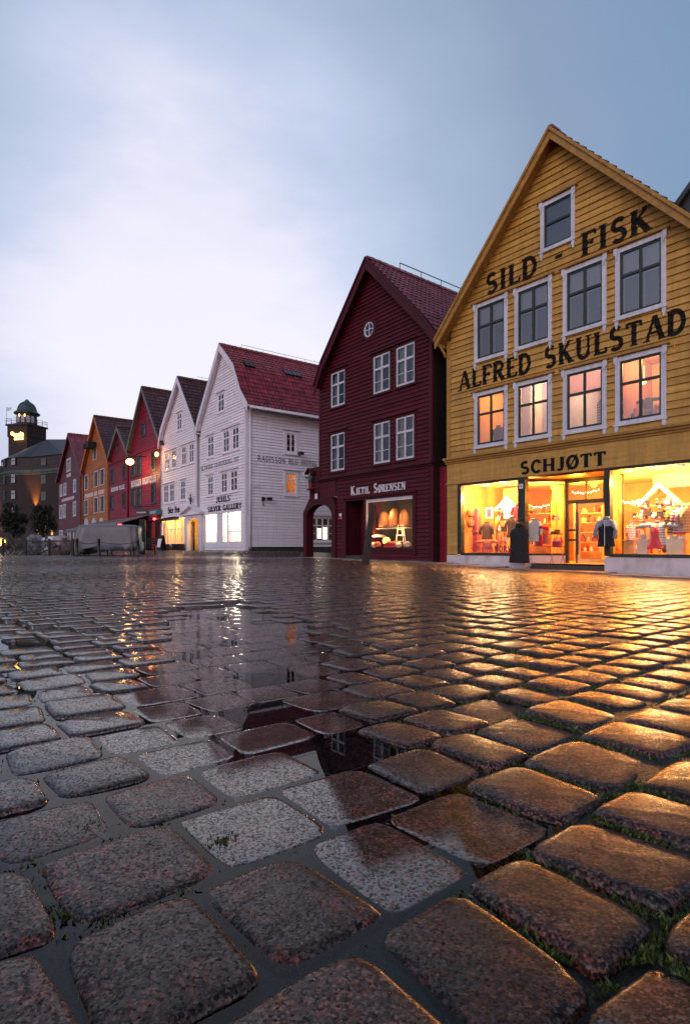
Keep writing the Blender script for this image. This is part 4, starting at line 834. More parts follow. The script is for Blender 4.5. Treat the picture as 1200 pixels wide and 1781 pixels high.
# ------------------------------------------------------------------ the farther houses
NP = WL.at(280)
def far_house(name, label, pl, pr, apex, le, re, wall, bar, tile, rows, casing, sash, depth=14, belt=None, ov=.35, bw=.34, cw=.09, crown=None, cur=None, right_eave_match=None, board=.2, foot=0.1):
    H = House(name, label, 'house', -170, pl=pl, pr=pr, through=NP); W = H.W_
    ax, az = H.L(*apex, -ov); ex, ez = H.L(*le, -ov); fx, fz = H.L(*re, -ov)
    Lp = [(ax, az), (ex, ez)]; Rp = [(ax, az), (fx, fz)]
    for row in rows:
        zt = np.mean([H.L(q[0], q[2])[1] for q in row]); zb = np.mean([H.L(q[0], q[3])[1] for q in row])
        for q in row: window(H, H.L(q[0], 900)[0], H.L(q[1], 900)[0], zb, zt, casing, sash, cw=cw, tr=.34, low=False, crown=crown, sashw=.07, cur=cur)
    prof = gable_prof(Lp, Rp, W, .14, .0)
    mb = MB(); clad(mb, prof, foot, az-.14, board, H.opens); mb.build('wall', wall, H.root)
    mb = MB(); mb.box(0, .14, -.045, .08, foot, min(ez, az)-.05); mb.box(W-.14, W, -.045, .08, foot, fz-.05)
    if belt: zb_ = H.L(*belt)[1]; mb.box(-.02, W+.02, -.10, .02, zb_-.10, zb_)
    mb.build('corner_board', wall, H.root)
    back_walls(H, W, depth, Lp, Rp, wall, ez-.1, fz-.1)
    roof(H, Lp, Rp, ov, depth, tile, bar, pitch=.42, wave=.32)
    barge(Lp, Rp, -ov-.05, -ov-.002, bw, .0, .07).build('barge_board', bar, H.root)
    H.ax, H.az = ax, az
    return H
NC = far_house('red_house', 'widest red gabled house with grey bargeboards, oval sign and two glowing lamps', 221, 279.5, (246, 673), (219, 786), (279, 772), M['red'], M['grey_bar'], M['tile_dark'],
    [[(246, 254, 737, 760)], [(229, 236.5, 801, 832), (239, 247, 794, 827), (264, 271, 783.5, 818)], [(229, 237, 849, 883), (239, 247, 848, 881), (263.5, 271, 842, 876)]], 'dark_sash', 'dark_sash', belt=(250, 783), cur=('curtain', 'pair'))
H = NC; text_mb('BRYGGEN NIGHTCLUB', H.L(229, 850)[0], H.L(272.5, 840)[0], np.mean([H.L(229, 849)[1], H.L(272, 836.5)[1]]), .56, y=-.05, weight=.27, depth=.02).build('lettering', M['white_paint'], H.root)
mb = MB(); a, b = H.L(258, 900)[0], H.L(277, 900)[0]; mb.box(a, b, -.06, .05, .1, H.L(268, 905)[1]); mb.build('entrance_front', M['dark_wood'], H.root)
mb = MB(); a, b = H.L(266, 900)[0], H.L(272, 900)[0]; zt_ = H.L(268, 908)[1]; mb.prism([(a, .12), (b, .12), (b, zt_-.3), ((a+b)/2+.2, zt_), ((a+b)/2-.2, zt_), (a, zt_-.3)], -.10, -.065); mb.build('door', M['wood_red'], H.root)
MF = far_house('red_house', 'narrow red gabled house with a tiny round window between orange and wide red houses', 189.5, 221, (203, 742), (185.5, 800), (222, 788), M['red'], M['grey_bar'], M['tile_dark'],
    [[(193, 199, 814, 840), (214, 220, 811, 835)], [(192, 198.5, 862, 887), (213.5, 219.7, 857, 883)]], 'dark_sash', 'dark_sash', belt=(205, 802), cur=('curtain', 'pair'), ov=.32)
H = MF; text_mb('MADAM FELLE', H.L(194, 855)[0], H.L(217.3, 850)[0], np.mean([H.L(194, 855.8)[1], H.L(217, 850)[1]]), .40, y=-.05, weight=.25, depth=.02).build('lettering', M['white_paint'], H.root)
rx, rzz = H.L(206, 777); mb = MB(); ring = lambda r0, y: [(rx + r0*.72*math.cos(2*math.pi*k/20), y, rzz + r0*math.sin(2*math.pi*k/20)) for k in range(20)]
mb.loft([ring(.42, -.03), ring(.56, -.03), ring(.56, -.08), ring(.42, -.08), ring(.42, -.03)], cap=False); o = mb.build('round_window', M['dark_sash'], H.root); mb = MB(); mb.face(ring(.43, -.045)); mb.build('pane', M['glass'], o)
OR = far_house('orange_house', 'orange gabled wooden house with white framed windows and pale lettering', 143, 187.5, (163, 723), (140, 820), (187.5, 804), M['orange'], M['orange'], M['tile_dark'],
    [[(163, 168.5, 781, 801)], [(148, 154, 826, 852), (164.4, 171, 821, 848.5), (175, 182, 817, 845)], [(147, 154, 869, 897), (164.4, 171, 866, 893), (175, 182, 863, 890)]], 'white_trim', 'dark_sash', ov=.4)
H = OR; text_mb('HHHHHH# HIH HI#NH', H.L(148, 866)[0], H.L(182, 858)[0], np.mean([H.L(148, 866.5)[1], H.L(182, 859)[1]]), .46, y=-.05, weight=.27, depth=.02).build('lettering', M['pink_paint'], H.root)
mb = MB(); hx, hz = H.L(165.5, 780); mb.prism([(hx-.9, hz), (hx+.75, hz), (hx+.75, hz+.55), (hx-.1, hz+.75), (hx-.9, hz+.4)], -.9, -.05); mb.box(hx-1.0, hx-.5, -1.0, -.91, hz+.0, hz+.45); mb.build('hoist_hood', M['dark_wood'], H.root)
mb = MB(); cx_ = H.ax+.6
mb.box(cx_, cx_+.75, 6.4, 7.1, H.az-1.6, H.az+.9); mb.box(cx_-.06, cx_+.81, 6.34, 7.16, H.az+.75, H.az+1.0, 0); mb.prism([(cx_+.1, H.az+1.0), (cx_+.65, H.az+1.0), (cx_+.5, H.az+1.45), (cx_+.25, H.az+1.45)], 6.5, 7.0); mb.build('chimney', M['maroon'], H.root)
mb = MB()
for p in (151, 164, 177):
    x_, z_ = H.L(p, 915); mb.prism([(x_+.9*math.cos(R(t)), z_+.9*math.sin(R(t))) for t in range(0, 181, 15)], -.08, -.03)
mb.build('arched_awning', M['white_trim'], H.root)
PH = far_house('purple_house', 'brownish purple gabled wooden house with white windows beside the brick corner building', 102, 140.5, (118, 754), (97, 838), (142, 824), M['purple'], M['purple'], M['tile_red'],
    [[(116.6, 123.6, 799, 821.5)], [(104.8, 109, 843, 864), (111.4, 116, 840.5, 862), (128, 133, 835, 858)], [(104, 108.5, 879, 902), (110, 115, 877, 901), (127.5, 133, 873.5, 898.5)], [(103.5, 110, 922, 945), (117, 124, 921, 945), (128, 136, 920, 940)]], 'white_trim', 'white_trim', cw=.12, ov=.4, cur=('curtain', 'full'))
H = PH; text_mb('HHH#N#HIHH', H.L(108, 872.7)[0], H.L(129.6, 868)[0], np.mean([H.L(108, 872.7)[1], H.L(129.6, 868)[1]]), .36, y=-.05, weight=.26, depth=.02).build('lettering', M['pink_paint'], H.root)
text_mb('H#NH', H.L(116.5, 831)[0], H.L(124, 828)[0], np.mean([H.L(116.5, 831)[1], H.L(124, 828)[1]])-.0, .42, y=-.05, weight=.26, depth=.02).build('lettering', M['pink_paint'], H.root)

# ------------------------------------------------------------------ brick corner building with its domed tower
def pt(px, Y): return ((px-PX)/1000*Y, Y)
def hz(py, Y): return CZ+(HY-py)/1000*Y
bz = .45
BB = empty('brick_building', (*pt(52, 92), bz), 0, 'dark brick corner building with a green domed tower and a glowing yellow sign', 'building')
bo = Vector(pt(52, 92))
def loc2(px, Y): p = Vector(pt(px, Y)) - bo; return (p.x, p.y)
A_ = loc2(108, 89); B_ = loc2(52, 92)
arcp = []; c0 = Vector(loc2(52, 102)); 
for t in range(0, 91, 10): arcp.append((B_[0] - 8.6*math.sin(R(t)), B_[1] + 10 - 10*math.cos(R(t))))
plan = [A_, B_] + arcp[1:] + [(arcp[-1][0], 34), (A_[0], 34)]
zco = hz(826, 92)-bz; zat = hz(795, 92)-bz
def scale_plan(k, off=0): 
    cx, cy_ = np.mean([p[0] for p in plan]), np.mean([p[1] for p in plan]); return [(cx+(x-cx)*k, cy_+(y-cy_)*k) for x, y in plan]
mb = MB(); mb.prismz(plan, -.6, zco); mb.build('wall', M['brick'], BB)
mb = MB(); mb.prismz(scale_plan(1.02), zco, zco+.35); mb.prismz(scale_plan(1.05), zco+.352, zco+.75); mb.build('cornice', M['copper'], BB)
mb = MB(); mb.prismz(scale_plan(.985), zco+.752, zat)
for f in (.30, .72): mb.prismz(scale_plan(.992), zco+.75+(zat-zco-.75)*f, zco+.75+(zat-zco-.75)*f+.18)
mb.build('attic_storey', M['band'], BB)
mb = MB()
for z in (1.0, 1.9, 2.8): mb.prismz(scale_plan(1.004), z, z+.75)
mb.build('rusticated_base', M['band'], BB)
mb = MB(); base = scale_plan(1.03); zr = hz(762, 96)-bz
ridge = [(*loc2(116, 97), zr), (*loc2(82, 97), zr)]
n = len(base); rp = [(max(min(x, ridge[0][0]), ridge[1][0]), max(y, ridge[0][1]), zr) for x, y in base]
for i in range(n-2):
    mb.face([(*base[i], zat), (*base[i+1], zat), rp[i+1], rp[i]])
mb.face([(*base[0], zat), rp[0], (rp[0][0], 34, zr), (base[-1][0], 34, zat)])
mb.build('roof', M['slate'], BB)
mb = MB(); e = Vector((B_[0]-A_[0], B_[1]-A_[1], 0))
for f in (0,): 
    q0 = Vector((*loc2(82, 93), hz(783, 93)-bz)); mb.box(q0.x, q0.x+.5, q0.y+.7, q0.y+1.0, q0.z-.1, q0.z+.5); mb.box(q0.x+.5, q0.x+1.0, q0.y+.2, q0.y+.6, q0.z-.95, q0.z-.4)
mb.build('skylight', M['white_paint'], BB)
# windows: on the flat right face and round the curved bay
def bwin(p0, d, w_, z0, z1, lit=None):
    d = Vector(d).normalized(); nrm = Vector((d.y, -d.x)); rz = math.atan2(d.y, d.x)
    mb = MB(); mb.box(-w_/2, w_/2, -.04, .05, z0, z1); o = mb.build('window', M['dark_sash'], BB, loc=(p0[0], p0[1], 0), rz=rz)
    g = MB(); 
    for i in (0, 1):
        for zz in (0, 1): g.face([(-w_/2+.1+i*(w_/2-.05), -.045, z0+.1+(z1-z0)*.6*zz), (-.05+i*(w_/2-.05), -.045, z0+.1+(z1-z0)*.6*zz), (-.05+i*(w_/2-.05), -.045, z0+(z1-z0)*(.56 if not zz else .95)), (-w_/2+.1+i*(w_/2-.05), -.045, z0+(z1-z0)*(.56 if not zz else .95))])
    g.build('pane', lit or M['pane_dark'], o)
M['pane_dark'] = plain('dark_glass', (.03, .03, .035), .12, .1, bump=0); M['pane_pale'] = plain('pale_glass', (.30, .29, .34), .1, .1, bump=0)
fd = (A_[0]-B_[0], A_[1]-B_[1])
for px_ in (76,):
    p = loc2(px_, 92-3*(px_-52)/56-.05)
    for yt, yb in ((798, 810), (826, 842), (855, 871), (886, 898)): bwin(p, fd, 1.15, hz(yb, 91)-bz, hz(yt, 91)-bz)
for k, t in enumerate((20, 38, 56)):
    p = (B_[0]-8.66*math.sin(R(t)), B_[1]+10-10.07*math.cos(R(t))); d = (8.6*math.cos(R(t)), -10*math.sin(R(t)))
    for yt, yb in ((797, 810), (824, 841), (853, 869), (883, 895)): bwin(p, d, 1.0, hz(yb, 93)-bz, hz(yt, 93)-bz, M['pane_pale'] if k == 0 else M['pane_dark'])
for px_, yt, yb in ((31, 918, 934), (36, 917, 934), (71, 919, 924), (79, 915, 920), (79, 921, 925), (79, 926, 931), (66, 921, 932), (91, 922, 932)):
    if px_ > 55: bwin(loc2(px_, 92-3*(px_-52)/56-.06), fd, .55, hz(yb, 91)-bz, hz(yt, 91)-bz, M['amber'])
# tower
TZ = hz(742, 106)-bz; T0 = Vector(loc2(47, 106)); tw = 3.45
def rot(x, y, a=R(-16)): return (T0.x + x*math.cos(a) - y*math.sin(a), T0.y + x*math.sin(a) + y*math.cos(a))
mb = MB(); sq = lambda h: [rot(-h, -h), rot(h, -h), rot(h, h), rot(-h, h)]
mb.prismz(sq(2.1), -.6, TZ-2.2); mb.prismz(sq(2.22), TZ-2.2, TZ-.15); mb.build('tower', M['brick'], BB)
mb = MB(); mb.prismz(sq(2.45), TZ-.148, TZ+.15); mb.build('parapet', M['band'], BB)
mb = MB()
for a, b in zip(sq(2.35), sq(2.35)[1:]+sq(2.35)[:1]):
    for zz in (.6, 1.0): mb.tube([(*a, TZ+.15+zz), (*b, TZ+.15+zz)], .03, 5)
    for i in range(5): q = (a[0]+(b[0]-a[0])*i/4, a[1]+(b[1]-a[1])*i/4); mb.tube([(*q, TZ+.15), (*q, TZ+1.2)], .035, 5)
mb.build('railing', M['grey_metal'], BB)
zd = hz(720, 106)-bz
mb = MB(); mb.lathe([(1.72, TZ), (1.72, zd)], 8, (T0.x, T0.y, 0)); mb.build('lantern_drum', M['brick'], BB)
mb = MB(); mb.lathe([(2.15, zd-.1), (2.2, zd+.1), (1.75, zd+.45), (1.6, zd+.9), (1.5, zd+1.3), (1.2, zd+1.8), (.75, zd+2.15), (.42, zd+2.3), (.42, zd+2.42), (.25, zd+2.6), (.05, zd+2.75)], 16, (T0.x, T0.y, 0)); mb.build('dome', M['copper'], BB, smooth=False)
for i, a in enumerate((-140, -112, -84, -56, -30)):
    p = (T0.x+1.72*math.cos(R(a)), T0.y+1.72*math.sin(R(a))); d = (-math.sin(R(a)), math.cos(R(a)))
    mb = MB(); mb.prism([(-.3, TZ+.5), (.3, TZ+.5), (.3, TZ+1.5), (.15, TZ+1.75), (-.15, TZ+1.75), (-.3, TZ+1.5)], -.06, .05); mb.build('window', M['pane_pale'], BB, loc=(p[0], p[1], 0), rz=math.atan2(d[1], d[0]))
for a in (-100, -72):
    p = (T0.x+1.95*math.cos(R(a)), T0.y+1.95*math.sin(R(a))); mb = MB(); mb.blob((0, 0, 0), .13, .13, .25, 8); mb.build('lamp', M['bulb'], BB, loc=(p[0], p[1], zd-.6))
# glowing script sign on the tower
mb = MB(); sg = [(-2.1, .75)] + [(-2.1+.30*math.cos(R(t)), .75+.30*math.sin(R(t))) for t in range(90, 420, 30)] + [(-1.55, .55), (-1.3, .1), (-1.1, .55), (-.9, .1), (-.7, .55), (-.45, .1), (-.25, .6), (0, .1), (.25, .9), (.5, .15), (.75, .75), (.95, .2)]
ya = -2.32; ro = math.atan2(math.sin(R(-16)), math.cos(R(-16)))
sg = [(x*.8, z*.8) for x, z in sg]; mb.tube([(x, 0, z) for x, z in sg], .10, 6); mb.box(-1.2, .72, -.05, .05, -.6, -.26); mb.tube([(x, 0, z*.5-.1) for x, z in sg[10:]], .08, 6)
p = rot(.70, ya); mb.build('neon_sign', M['neon'], BB, loc=(p[0], p[1], hz(757.5, 103)-bz), rz=R(-16))
def spot(name, loc, tgt, e, col, size=60, blend=.6, r=.1):
    l = bpy.data.lights.new(name, 'SPOT'); l.energy = e; l.color = col; l.spot_size = R(size); l.spot_blend = blend; l.shadow_soft_size = r
    o = bpy.data.objects.new(name, l); COL.objects.link(o); o.location = loc; o.rotation_euler = (Vector(tgt)-Vector(loc)).to_track_quat('-Z', 'Y').to_euler(); return o
q = loc2(60, 91.3); pA = (bo.x+q[0], bo.y+q[1])
mb = MB(); mb.lathe([(.05, 0), (.22, .05), (.26, .3), (.2, .32)], 10); u_ = mb.build('uplight', M['black_metal'], BB, loc=(q[0], q[1]-.25, hz(897, 91)-bz)); mb = MB(); mb.lathe([(.18, .33), (.17, .34)], 10); mb.build('lamp_glass', M['flood'], u_)
spot('uplight_beam', (pA[0], pA[1]-.50, hz(891, 91)), (pA[0], pA[1]+.1, hz(850, 91)), 8000, (1, .34, .03), 50, 1.0)
# flagpole with a flag on the tower
mb = MB(); p = rot(-2.3, -2.3); fp = empty('flagpole', (bo.x+p[0], bo.y+p[1], bz+TZ+.15), 0, 'thin flagpole with a pale flag on the corner of the brick tower', 'flagpole')
mb.tube([(0, 0, 0), (0, 0, 3.1)], .04, 6); mb.build('pole', M['grey_metal'], fp); mb = MB(); n = 6
for i in range(n): mb.face([(.05+.14*i, .06*math.sin(i), 2.45), (.05+.14*(i+1), .06*math.sin(i+1), 2.42), (.05+.14*(i+1), .06*math.sin(i+1), 3.02), (.05+.14*i, .06*math.sin(i), 3.05)])
mb.build('flag', M['curtain'], fp)
# orange-lit building at the left edge
LB = empty('lit_stone_building', (*pt(-6, 118), .4), R(0), 'orange floodlit stone building with a dark mansard roof beyond the domed tower', 'building')
mb = MB(); mb.box(-14, 2.05, 0, 16, -.5, 13.2)
for i in range(9): mb.box(1.2, 2.10, -.12, .0, .3+i*1.35, .3+i*1.35+.9)
mb.build('wall', M['band'], LB); mb = MB(); mb.prism([(-14, 13.2), (2.3, 13.2), (2.45, 13.6), (1.2, 17.0), (-14, 17)], -.5, 16); mb.build('roof', M['slate'], LB)
mb = MB(); mb.prism([(.3, 13.6), (2.4, 13.6), (1.35, 16.6)], -.9, .5); mb.build('dormer', M['brick'], LB)
spot('uplight_beam', (pt(-2, 115)[0], 116.3, .8), (pt(-2, 115)[0], 118.5, 8), 5200, (1, .28, .02), 50)
spot('uplight_beam', (pt(4, 115)[0], 116.6, 3.0), (pt(4, 115)[0], 118.5, 12), 3500, (1, .25, .02), 50)
# ------------------------------------------------------------------ the cobbled square: ground sheet, setts, puddle water, moss
def axis(parts): 
    out = []
    for a, b, st in parts: out += list(np.arange(a, b, st))
    return np.array(out + [parts[-1][1]])
gx = axis([(-400, -60, 60), (-60, -12, 2), (-12, -3, .4), (-3, 3, .08), (3, 12, .4), (12, 60, 3), (60, 400, 60)])
gy = axis([(-60, -4, 8), (-4, 0, .5), (0, 6.5, .08), (6.5, 26, .4), (26, 60, 1.5), (60, 200, 10), (200, 600, 80)])
GX, GY = np.meshgrid(gx, gy); GZ = stone_top(GX, GY) - .026 + .012*sstep(.05, .6, GX - .10*GY - .28) + .006*np.sin(GX*9)*np.sin(GY*7.3) + .004*np.sin(GX*31+GY*17)
v = np.stack([GX.ravel(), GY.ravel(), GZ.ravel()], 1); nx, ny = len(gx), len(gy)
idx = np.arange(nx*ny).reshape(ny, nx); f = np.stack([idx[:-1, :-1], idx[:-1, 1:], idx[1:, 1:], idx[1:, :-1]], -1).reshape(-1, 4)
me = bpy.data.meshes.new('ground'); me.from_pydata(v.tolist(), [], f.tolist()); me.polygons.foreach_set('use_smooth', [True]*len(me.polygons))
soil, n, o = new_mat('wet_joint_soil'); p = n.nodes.new('ShaderNodeBsdfPrincipled'); vv = objco(n)
c = ramp(n, noise(n, vv, 2.2, 5), [(.42, (.012, .010, .009)), (.55, (.014, .014, .009)), (.68, (.016, .024, .007))]); c = mixc(n, 1, c, ramp(n, noise(n, vv, 60, 3), [(.2, (.5, .5, .5)), (.8, (1.5, 1.5, 1.5))]), 'MULTIPLY')
n.links.new(c, p.inputs['Base Color']); p.inputs['Roughness'].default_value = .5
b = N(n, 'ShaderNodeBump', i_Strength=.7, i_Distance=.01); n.links.new(noise(n, vv, 90, 4), b.inputs['Height']); n.links.new(b.outputs[0], p.inputs['Normal']); n.links.new(p.outputs[0], o.inputs[0])
me.materials.append(soil); go = bpy.data.objects.new('ground', me); COL.objects.link(go); tag(go, kind='structure')

# granite
gm, n, o = new_mat('wet_granite'); p = n.nodes.new('ShaderNodeBsdfPrincipled'); vv = objco(n)
vo = N(n, 'ShaderNodeTexVoronoi', i_Scale=185.0); n.links.new(vv, vo.inputs['Vector']); sepc = n.nodes.new('ShaderNodeSeparateColor'); n.links.new(vo.outputs['Color'], sepc.inputs[0])
vo2 = N(n, 'ShaderNodeTexVoronoi', i_Scale=95.0); n.links.new(vv, vo2.inputs['Vector']); sep2 = n.nodes.new('ShaderNodeSeparateColor'); n.links.new(vo2.outputs['Color'], sep2.inputs[0])
grain = ramp(n, sepc.outputs[0], [(0, (.003, .003, .0032)), (.32, (.012, .010, .0095)), (.46, (.055, .045, .042)), (.66, (.15, .125, .116)), (.90, (.25, .22, .205))], 'CONSTANT')
grain2 = ramp(n, sep2.outputs[1], [(0, (.005, .005, .005)), (.24, (.05, .04, .038)), (.7, (.10, .078, .068)), (.9, (.17, .145, .13))], 'CONSTANT')
c = mixc(n, .22, grain, grain2)
at = N(n, 'ShaderNodeAttribute', attribute_name='tone')
tint = ramp(n, at.outputs['Fac'], [(0, (.55, .43, .36)), (.25, (.98, .78, .68)), (.5, (1.08, .92, .88)), (.75, (1.28, .82, .72)), (1, (1.08, .98, .96))])
c = mixc(n, 1, c, tint, 'MULTIPLY')
pk = ramp(n, noise(n, vv, 14, 4, .6), [(.46, (1, 1, 1)), (.64, (1.6, .80, .66))]); c = mixc(n, 1, c, pk, 'MULTIPLY')
st = ramp(n, noise(n, vv, 7, 5, .65), [(.35, (.55, .50, .44)), (.6, (1, 1, 1))]); c = mixc(n, 1, c, st, 'MULTIPLY'); c = mixc(n, 1, c, (.80, .75, .74), 'MULTIPLY')
n.links.new(c, p.inputs['Base Color'])
rr = ramp(n, noise(n, vv, 20, 4), [(.3, (.42, .42, .42)), (.7, (.62, .62, .62))]); n.links.new(rr, p.inputs['Roughness'])
fa = N(n, 'ShaderNodeAttribute', attribute_name='film'); fo = fa.outputs['Fac']
def mixv(a, b): return math_n(n, 'ADD', a, math_n(n, 'MULTIPLY', fo, (b - a) if not hasattr(b, 'links') else math_n(n, 'SUBTRACT', b, a)))
spk = ramp(n, sepc.outputs[2], [(0, (.10, .10, .10)), (.35, (.5, .5, .5)), (.65, (1, 1, 1))]); n.links.new(math_n(n, 'MULTIPLY', spk, mixv(.85, 1.0)), p.inputs['Coat Weight']); n.links.new(mixv(.24, .035), p.inputs['Coat Roughness']); n.links.new(mixv(1.44, 2.05), p.inputs['Coat IOR'])
p.inputs['Specular IOR Level'].default_value = .10
hb = math_n(n, 'ADD', math_n(n, 'MULTIPLY', noise(n, vv, 260, 2), .8), math_n(n, 'ADD', math_n(n, 'MULTIPLY', sepc.outputs[1], .40), math_n(n, 'MULTIPLY', noise(n, vv, 45, 4), .8)))
b = N(n, 'ShaderNodeBump', i_Strength=.45, i_Distance=.006); n.links.new(hb, b.inputs['Height']); n.links.new(b.outputs[0], p.inputs['Normal'])
b2 = N(n, 'ShaderNodeBump', i_Strength=.22, i_Distance=.006); n.links.new(mixv(.08, .012), b2.inputs['Strength']); n.links.new(hb, b2.inputs['Height']); n.links.new(b2.outputs[0], p.inputs['Coat Normal'])
n.links.new(p.outputs[0], o.inputs[0])

RA = R(38); E1 = np.array([math.cos(RA), math.sin(RA)]); E2 = np.array([-math.sin(RA), math.cos(RA)])
stones = []
rowv = [.14, .47, .80, 1.135]
while rowv[-1] < 50: rowv.append(rowv[-1] + random.uniform(.26, .33))
lowv = [.14]
while lowv[0] > -40: lowv.insert(0, lowv[0] - random.uniform(.26, .33))
rowv = lowv[:-1] + rowv
fixed = {.47: .655, .80: .485, 1.135: .565}
facades = [(YH, 753, 5000), (RH, 520, 753), (WR, 281, 430), (NC, -5000, 281)]
def inside_square(x, y):
    if y < .1: return abs(x) < 2.2 and y > -.9
    t = PX + 1000*x/y
    if abs(x) > .80*y + 1.4: return False
    for Hh, a, b in facades:
        if a <= t < b: return Hh.n.x*x + Hh.n.y*y < Hh.d - (1.0 if Hh in (YH, RH) else .35)
    return RH.n.x*x + RH.n.y*y < RH.d + 6.5
for va, vb in zip(rowv[:-1], rowv[1:]):
    u0 = fixed.get(round(va, 3), random.uniform(0, .3)); u = u0 - 60*.3
    us = [u0]
    while us[-1] < 48: us.append(us[-1] + random.uniform(.23, .345))
    while us[0] > -40: us.insert(0, us[0] - random.uniform(.23, .345))
    for ua, ub in zip(us[:-1], us[1:]):
        cu, cv = (ua+ub)/2, (va+vb)/2; x, y = E1*cu + E2*cv + np.array([0, 0])
        if y > 46 or y < -.9 or not inside_square(x, y): continue
        stones.append((x, y, (ub-ua)/2, (vb-va)/2))
S = np.array(stones); Sx, Sy = S[:, 0], S[:, 1]; dist = np.hypot(Sx, Sy); top = stone_top(Sx, Sy); ns = len(S)
wob = .018*np.sin(Sx*2.1+Sy*1.3)
dd = np.minimum(sdist(PUD, Sx, Sy), sdist(PUD2, Sx, Sy)*1.6); dome = .70 + .45*sstep(.2, 1.0, Sx - .15*Sy + .1) ; film = 1 - sstep(-.02, .10, sdist(PUD, Sx, Sy)); far_ = sstep(3.0, 7.0, dist); dome *= (1 - .50*far_); dome = dome*(1-film) + .05*film; flat = (1-film*.95)*(1-.65*far_)
hj = rng.normal(0, .0042, ns) * flat - np.where(rng.random(ns) < .04, .014, 0)*(dist < 6)*(dd > .2); rj = rng.normal(0, .035, ns); tx = rng.normal(0, .016, ns)*flat; ty = rng.normal(0, .016, ns)*flat; hj = np.where(film > .5, np.abs(hj)*.6 + .0109, hj); sunk = (film > .5) & (rng.random(ns) < .10); hj = np.where(sunk, -.004, hj)
tone = rng.random(ns)
filmA = np.maximum(film, .72*(1-sstep(-.22, .02, Sx/np.maximum(Sy, .3)))*sstep(1.4, 2.4, dist)); low_ = (film < .5) & (np.abs(top+hj) < .0045) & (dist < 5); hj = np.where(low_, hj + .0075, hj)
def build_lod(sel, m, rings, jit):
    nr = len(rings); th = np.linspace(0, 2*np.pi, m, endpoint=False) + np.pi/m
    ct, sn = np.cos(th), np.sin(th); k = .29
    oxb, oyb = np.sign(ct)*np.abs(ct)**k, np.sign(sn)*np.abs(sn)**k
    q = np.where(sel)[0]; K = len(q); gap = .0095
    ha, hb = S[q, 2]-gap*(.7+.6*rng.random(K)), S[q, 3]-gap*(.7+.6*rng.random(K))
    ph1, ph2, ph3 = rng.random(K)*6.28, rng.random(K)*6.28, rng.random(K)*6.28
    rad = 1 + jit*(np.sin(2*th[None]+ph1[:, None])*.5 + np.sin(3*th[None]+ph2[:, None])*.6 + np.sin(5*th[None]+ph3[:, None])*.35 + np.sin(9*th[None]+ph1[:, None]*3)*.22 + np.sin(14*th[None]+ph2[:, None]*2)*.16)
    skew = rng.normal(0, .05, K)
    V = np.zeros((K, nr*m+1, 3)); ca, sa = np.cos(RA+rj[q]), np.sin(RA+rj[q])
    kk = lambda r_: .29 + .71*(1-r_)**.75
    for ri, (rs, rz_) in enumerate(rings + [(0, rings[-1][1]+.0015)]):
        if ri == nr: lx = np.zeros((K, 1)); ly = np.zeros((K, 1)); sl = slice(nr*m, nr*m+1)
        else: oxb, oyb = np.sign(ct)*np.abs(ct)**kk(rs), np.sign(sn)*np.abs(sn)**kk(rs); lx = ha[:, None]*oxb[None]*rs*rad; ly = hb[:, None]*oyb[None]*rs*rad; lx = lx + ly*skew[:, None]; sl = slice(ri*m, (ri+1)*m)
        z = top[q, None]+hj[q, None] + (rz_*(dome[q, None] if rz_ > -.05 else 1)) + (lx*tx[q, None] + ly*ty[q, None])
        if jit > .012 and rz_ > -.05: z = z + .0003*(1-film[q, None])*np.sin(lx*38+ph1[:, None])*np.sin(ly*33+ph2[:, None]) + .0003*(1-film[q, None])*np.sin(lx*90+ph3[:, None]*2+ly*60)
        V[:, sl, 0] = Sx[q, None] + lx*ca[:, None] - ly*sa[:, None]; V[:, sl, 1] = Sy[q, None] + lx*sa[:, None] + ly*ca[:, None]; V[:, sl, 2] = z
    F = []
    for ri in range(nr-1):
        for j in range(m): j2 = (j+1) % m; F.append((ri*m+j, ri*m+j2, (ri+1)*m+j2, (ri+1)*m+j))
    T = [((nr-1)*m+j, (nr-1)*m+(j+1) % m, nr*m) for j in range(m)]
    off = (np.arange(K)*(nr*m+1))[:, None, None]
    return V.reshape(-1, 3), (np.array(F)[None]+off).reshape(-1, 4), (np.array(T)[None]+off).reshape(-1, 3), np.repeat(tone[q], len(F)), np.repeat(tone[q], len(T)), np.repeat(filmA[q], len(F)), np.repeat(filmA[q], len(T))
near = [(1.0, -.085), (1.0, -.034), (.992, -.021), (.975, -.0125), (.945, -.0062), (.90, -.0025), (.82, -.0002), (.68, .0014), (.5, .0028), (.3, .0037), (.13, .004)]
midr = [(1.0, -.08), (1.0, -.024), (.97, -.010), (.91, -.003), (.7, .001), (.35, .003)]
farr = [(1.0, -.06), (.985, -.012), (.88, -.0015), (.45, .002)]
parts = [build_lod(dist < 3.4, 56, near, .026), build_lod((dist >= 3.4) & (dist < 8), 24, midr, .022), build_lod(dist >= 8, 8, farr, .01)]
Vs, Q4, Q3, T4, T3, W4, W3 = [], [], [], [], [], [], []; o_ = 0
for V, F4, F3, t4, t3, w4, w3 in parts: Vs.append(V); Q4.append(F4+o_); Q3.append(F3+o_); T4.append(t4); T3.append(t3); W4.append(w4); W3.append(w3); o_ += len(V)
V = np.concatenate(Vs); F4 = np.concatenate(Q4); F3 = np.concatenate(Q3)
me = bpy.data.meshes.new('cobblestone_ground'); me.vertices.add(len(V)); me.vertices.foreach_set('co', V.astype(np.float32).ravel())
nl = F4.size + F3.size; me.loops.add(nl); me.loops.foreach_set('vertex_index', np.concatenate([F4.ravel(), F3.ravel()]).astype(np.int32))
me.polygons.add(len(F4)+len(F3)); ls = np.concatenate([np.arange(len(F4))*4, F4.size+np.arange(len(F3))*3]).astype(np.int32); me.polygons.foreach_set('loop_start', ls)
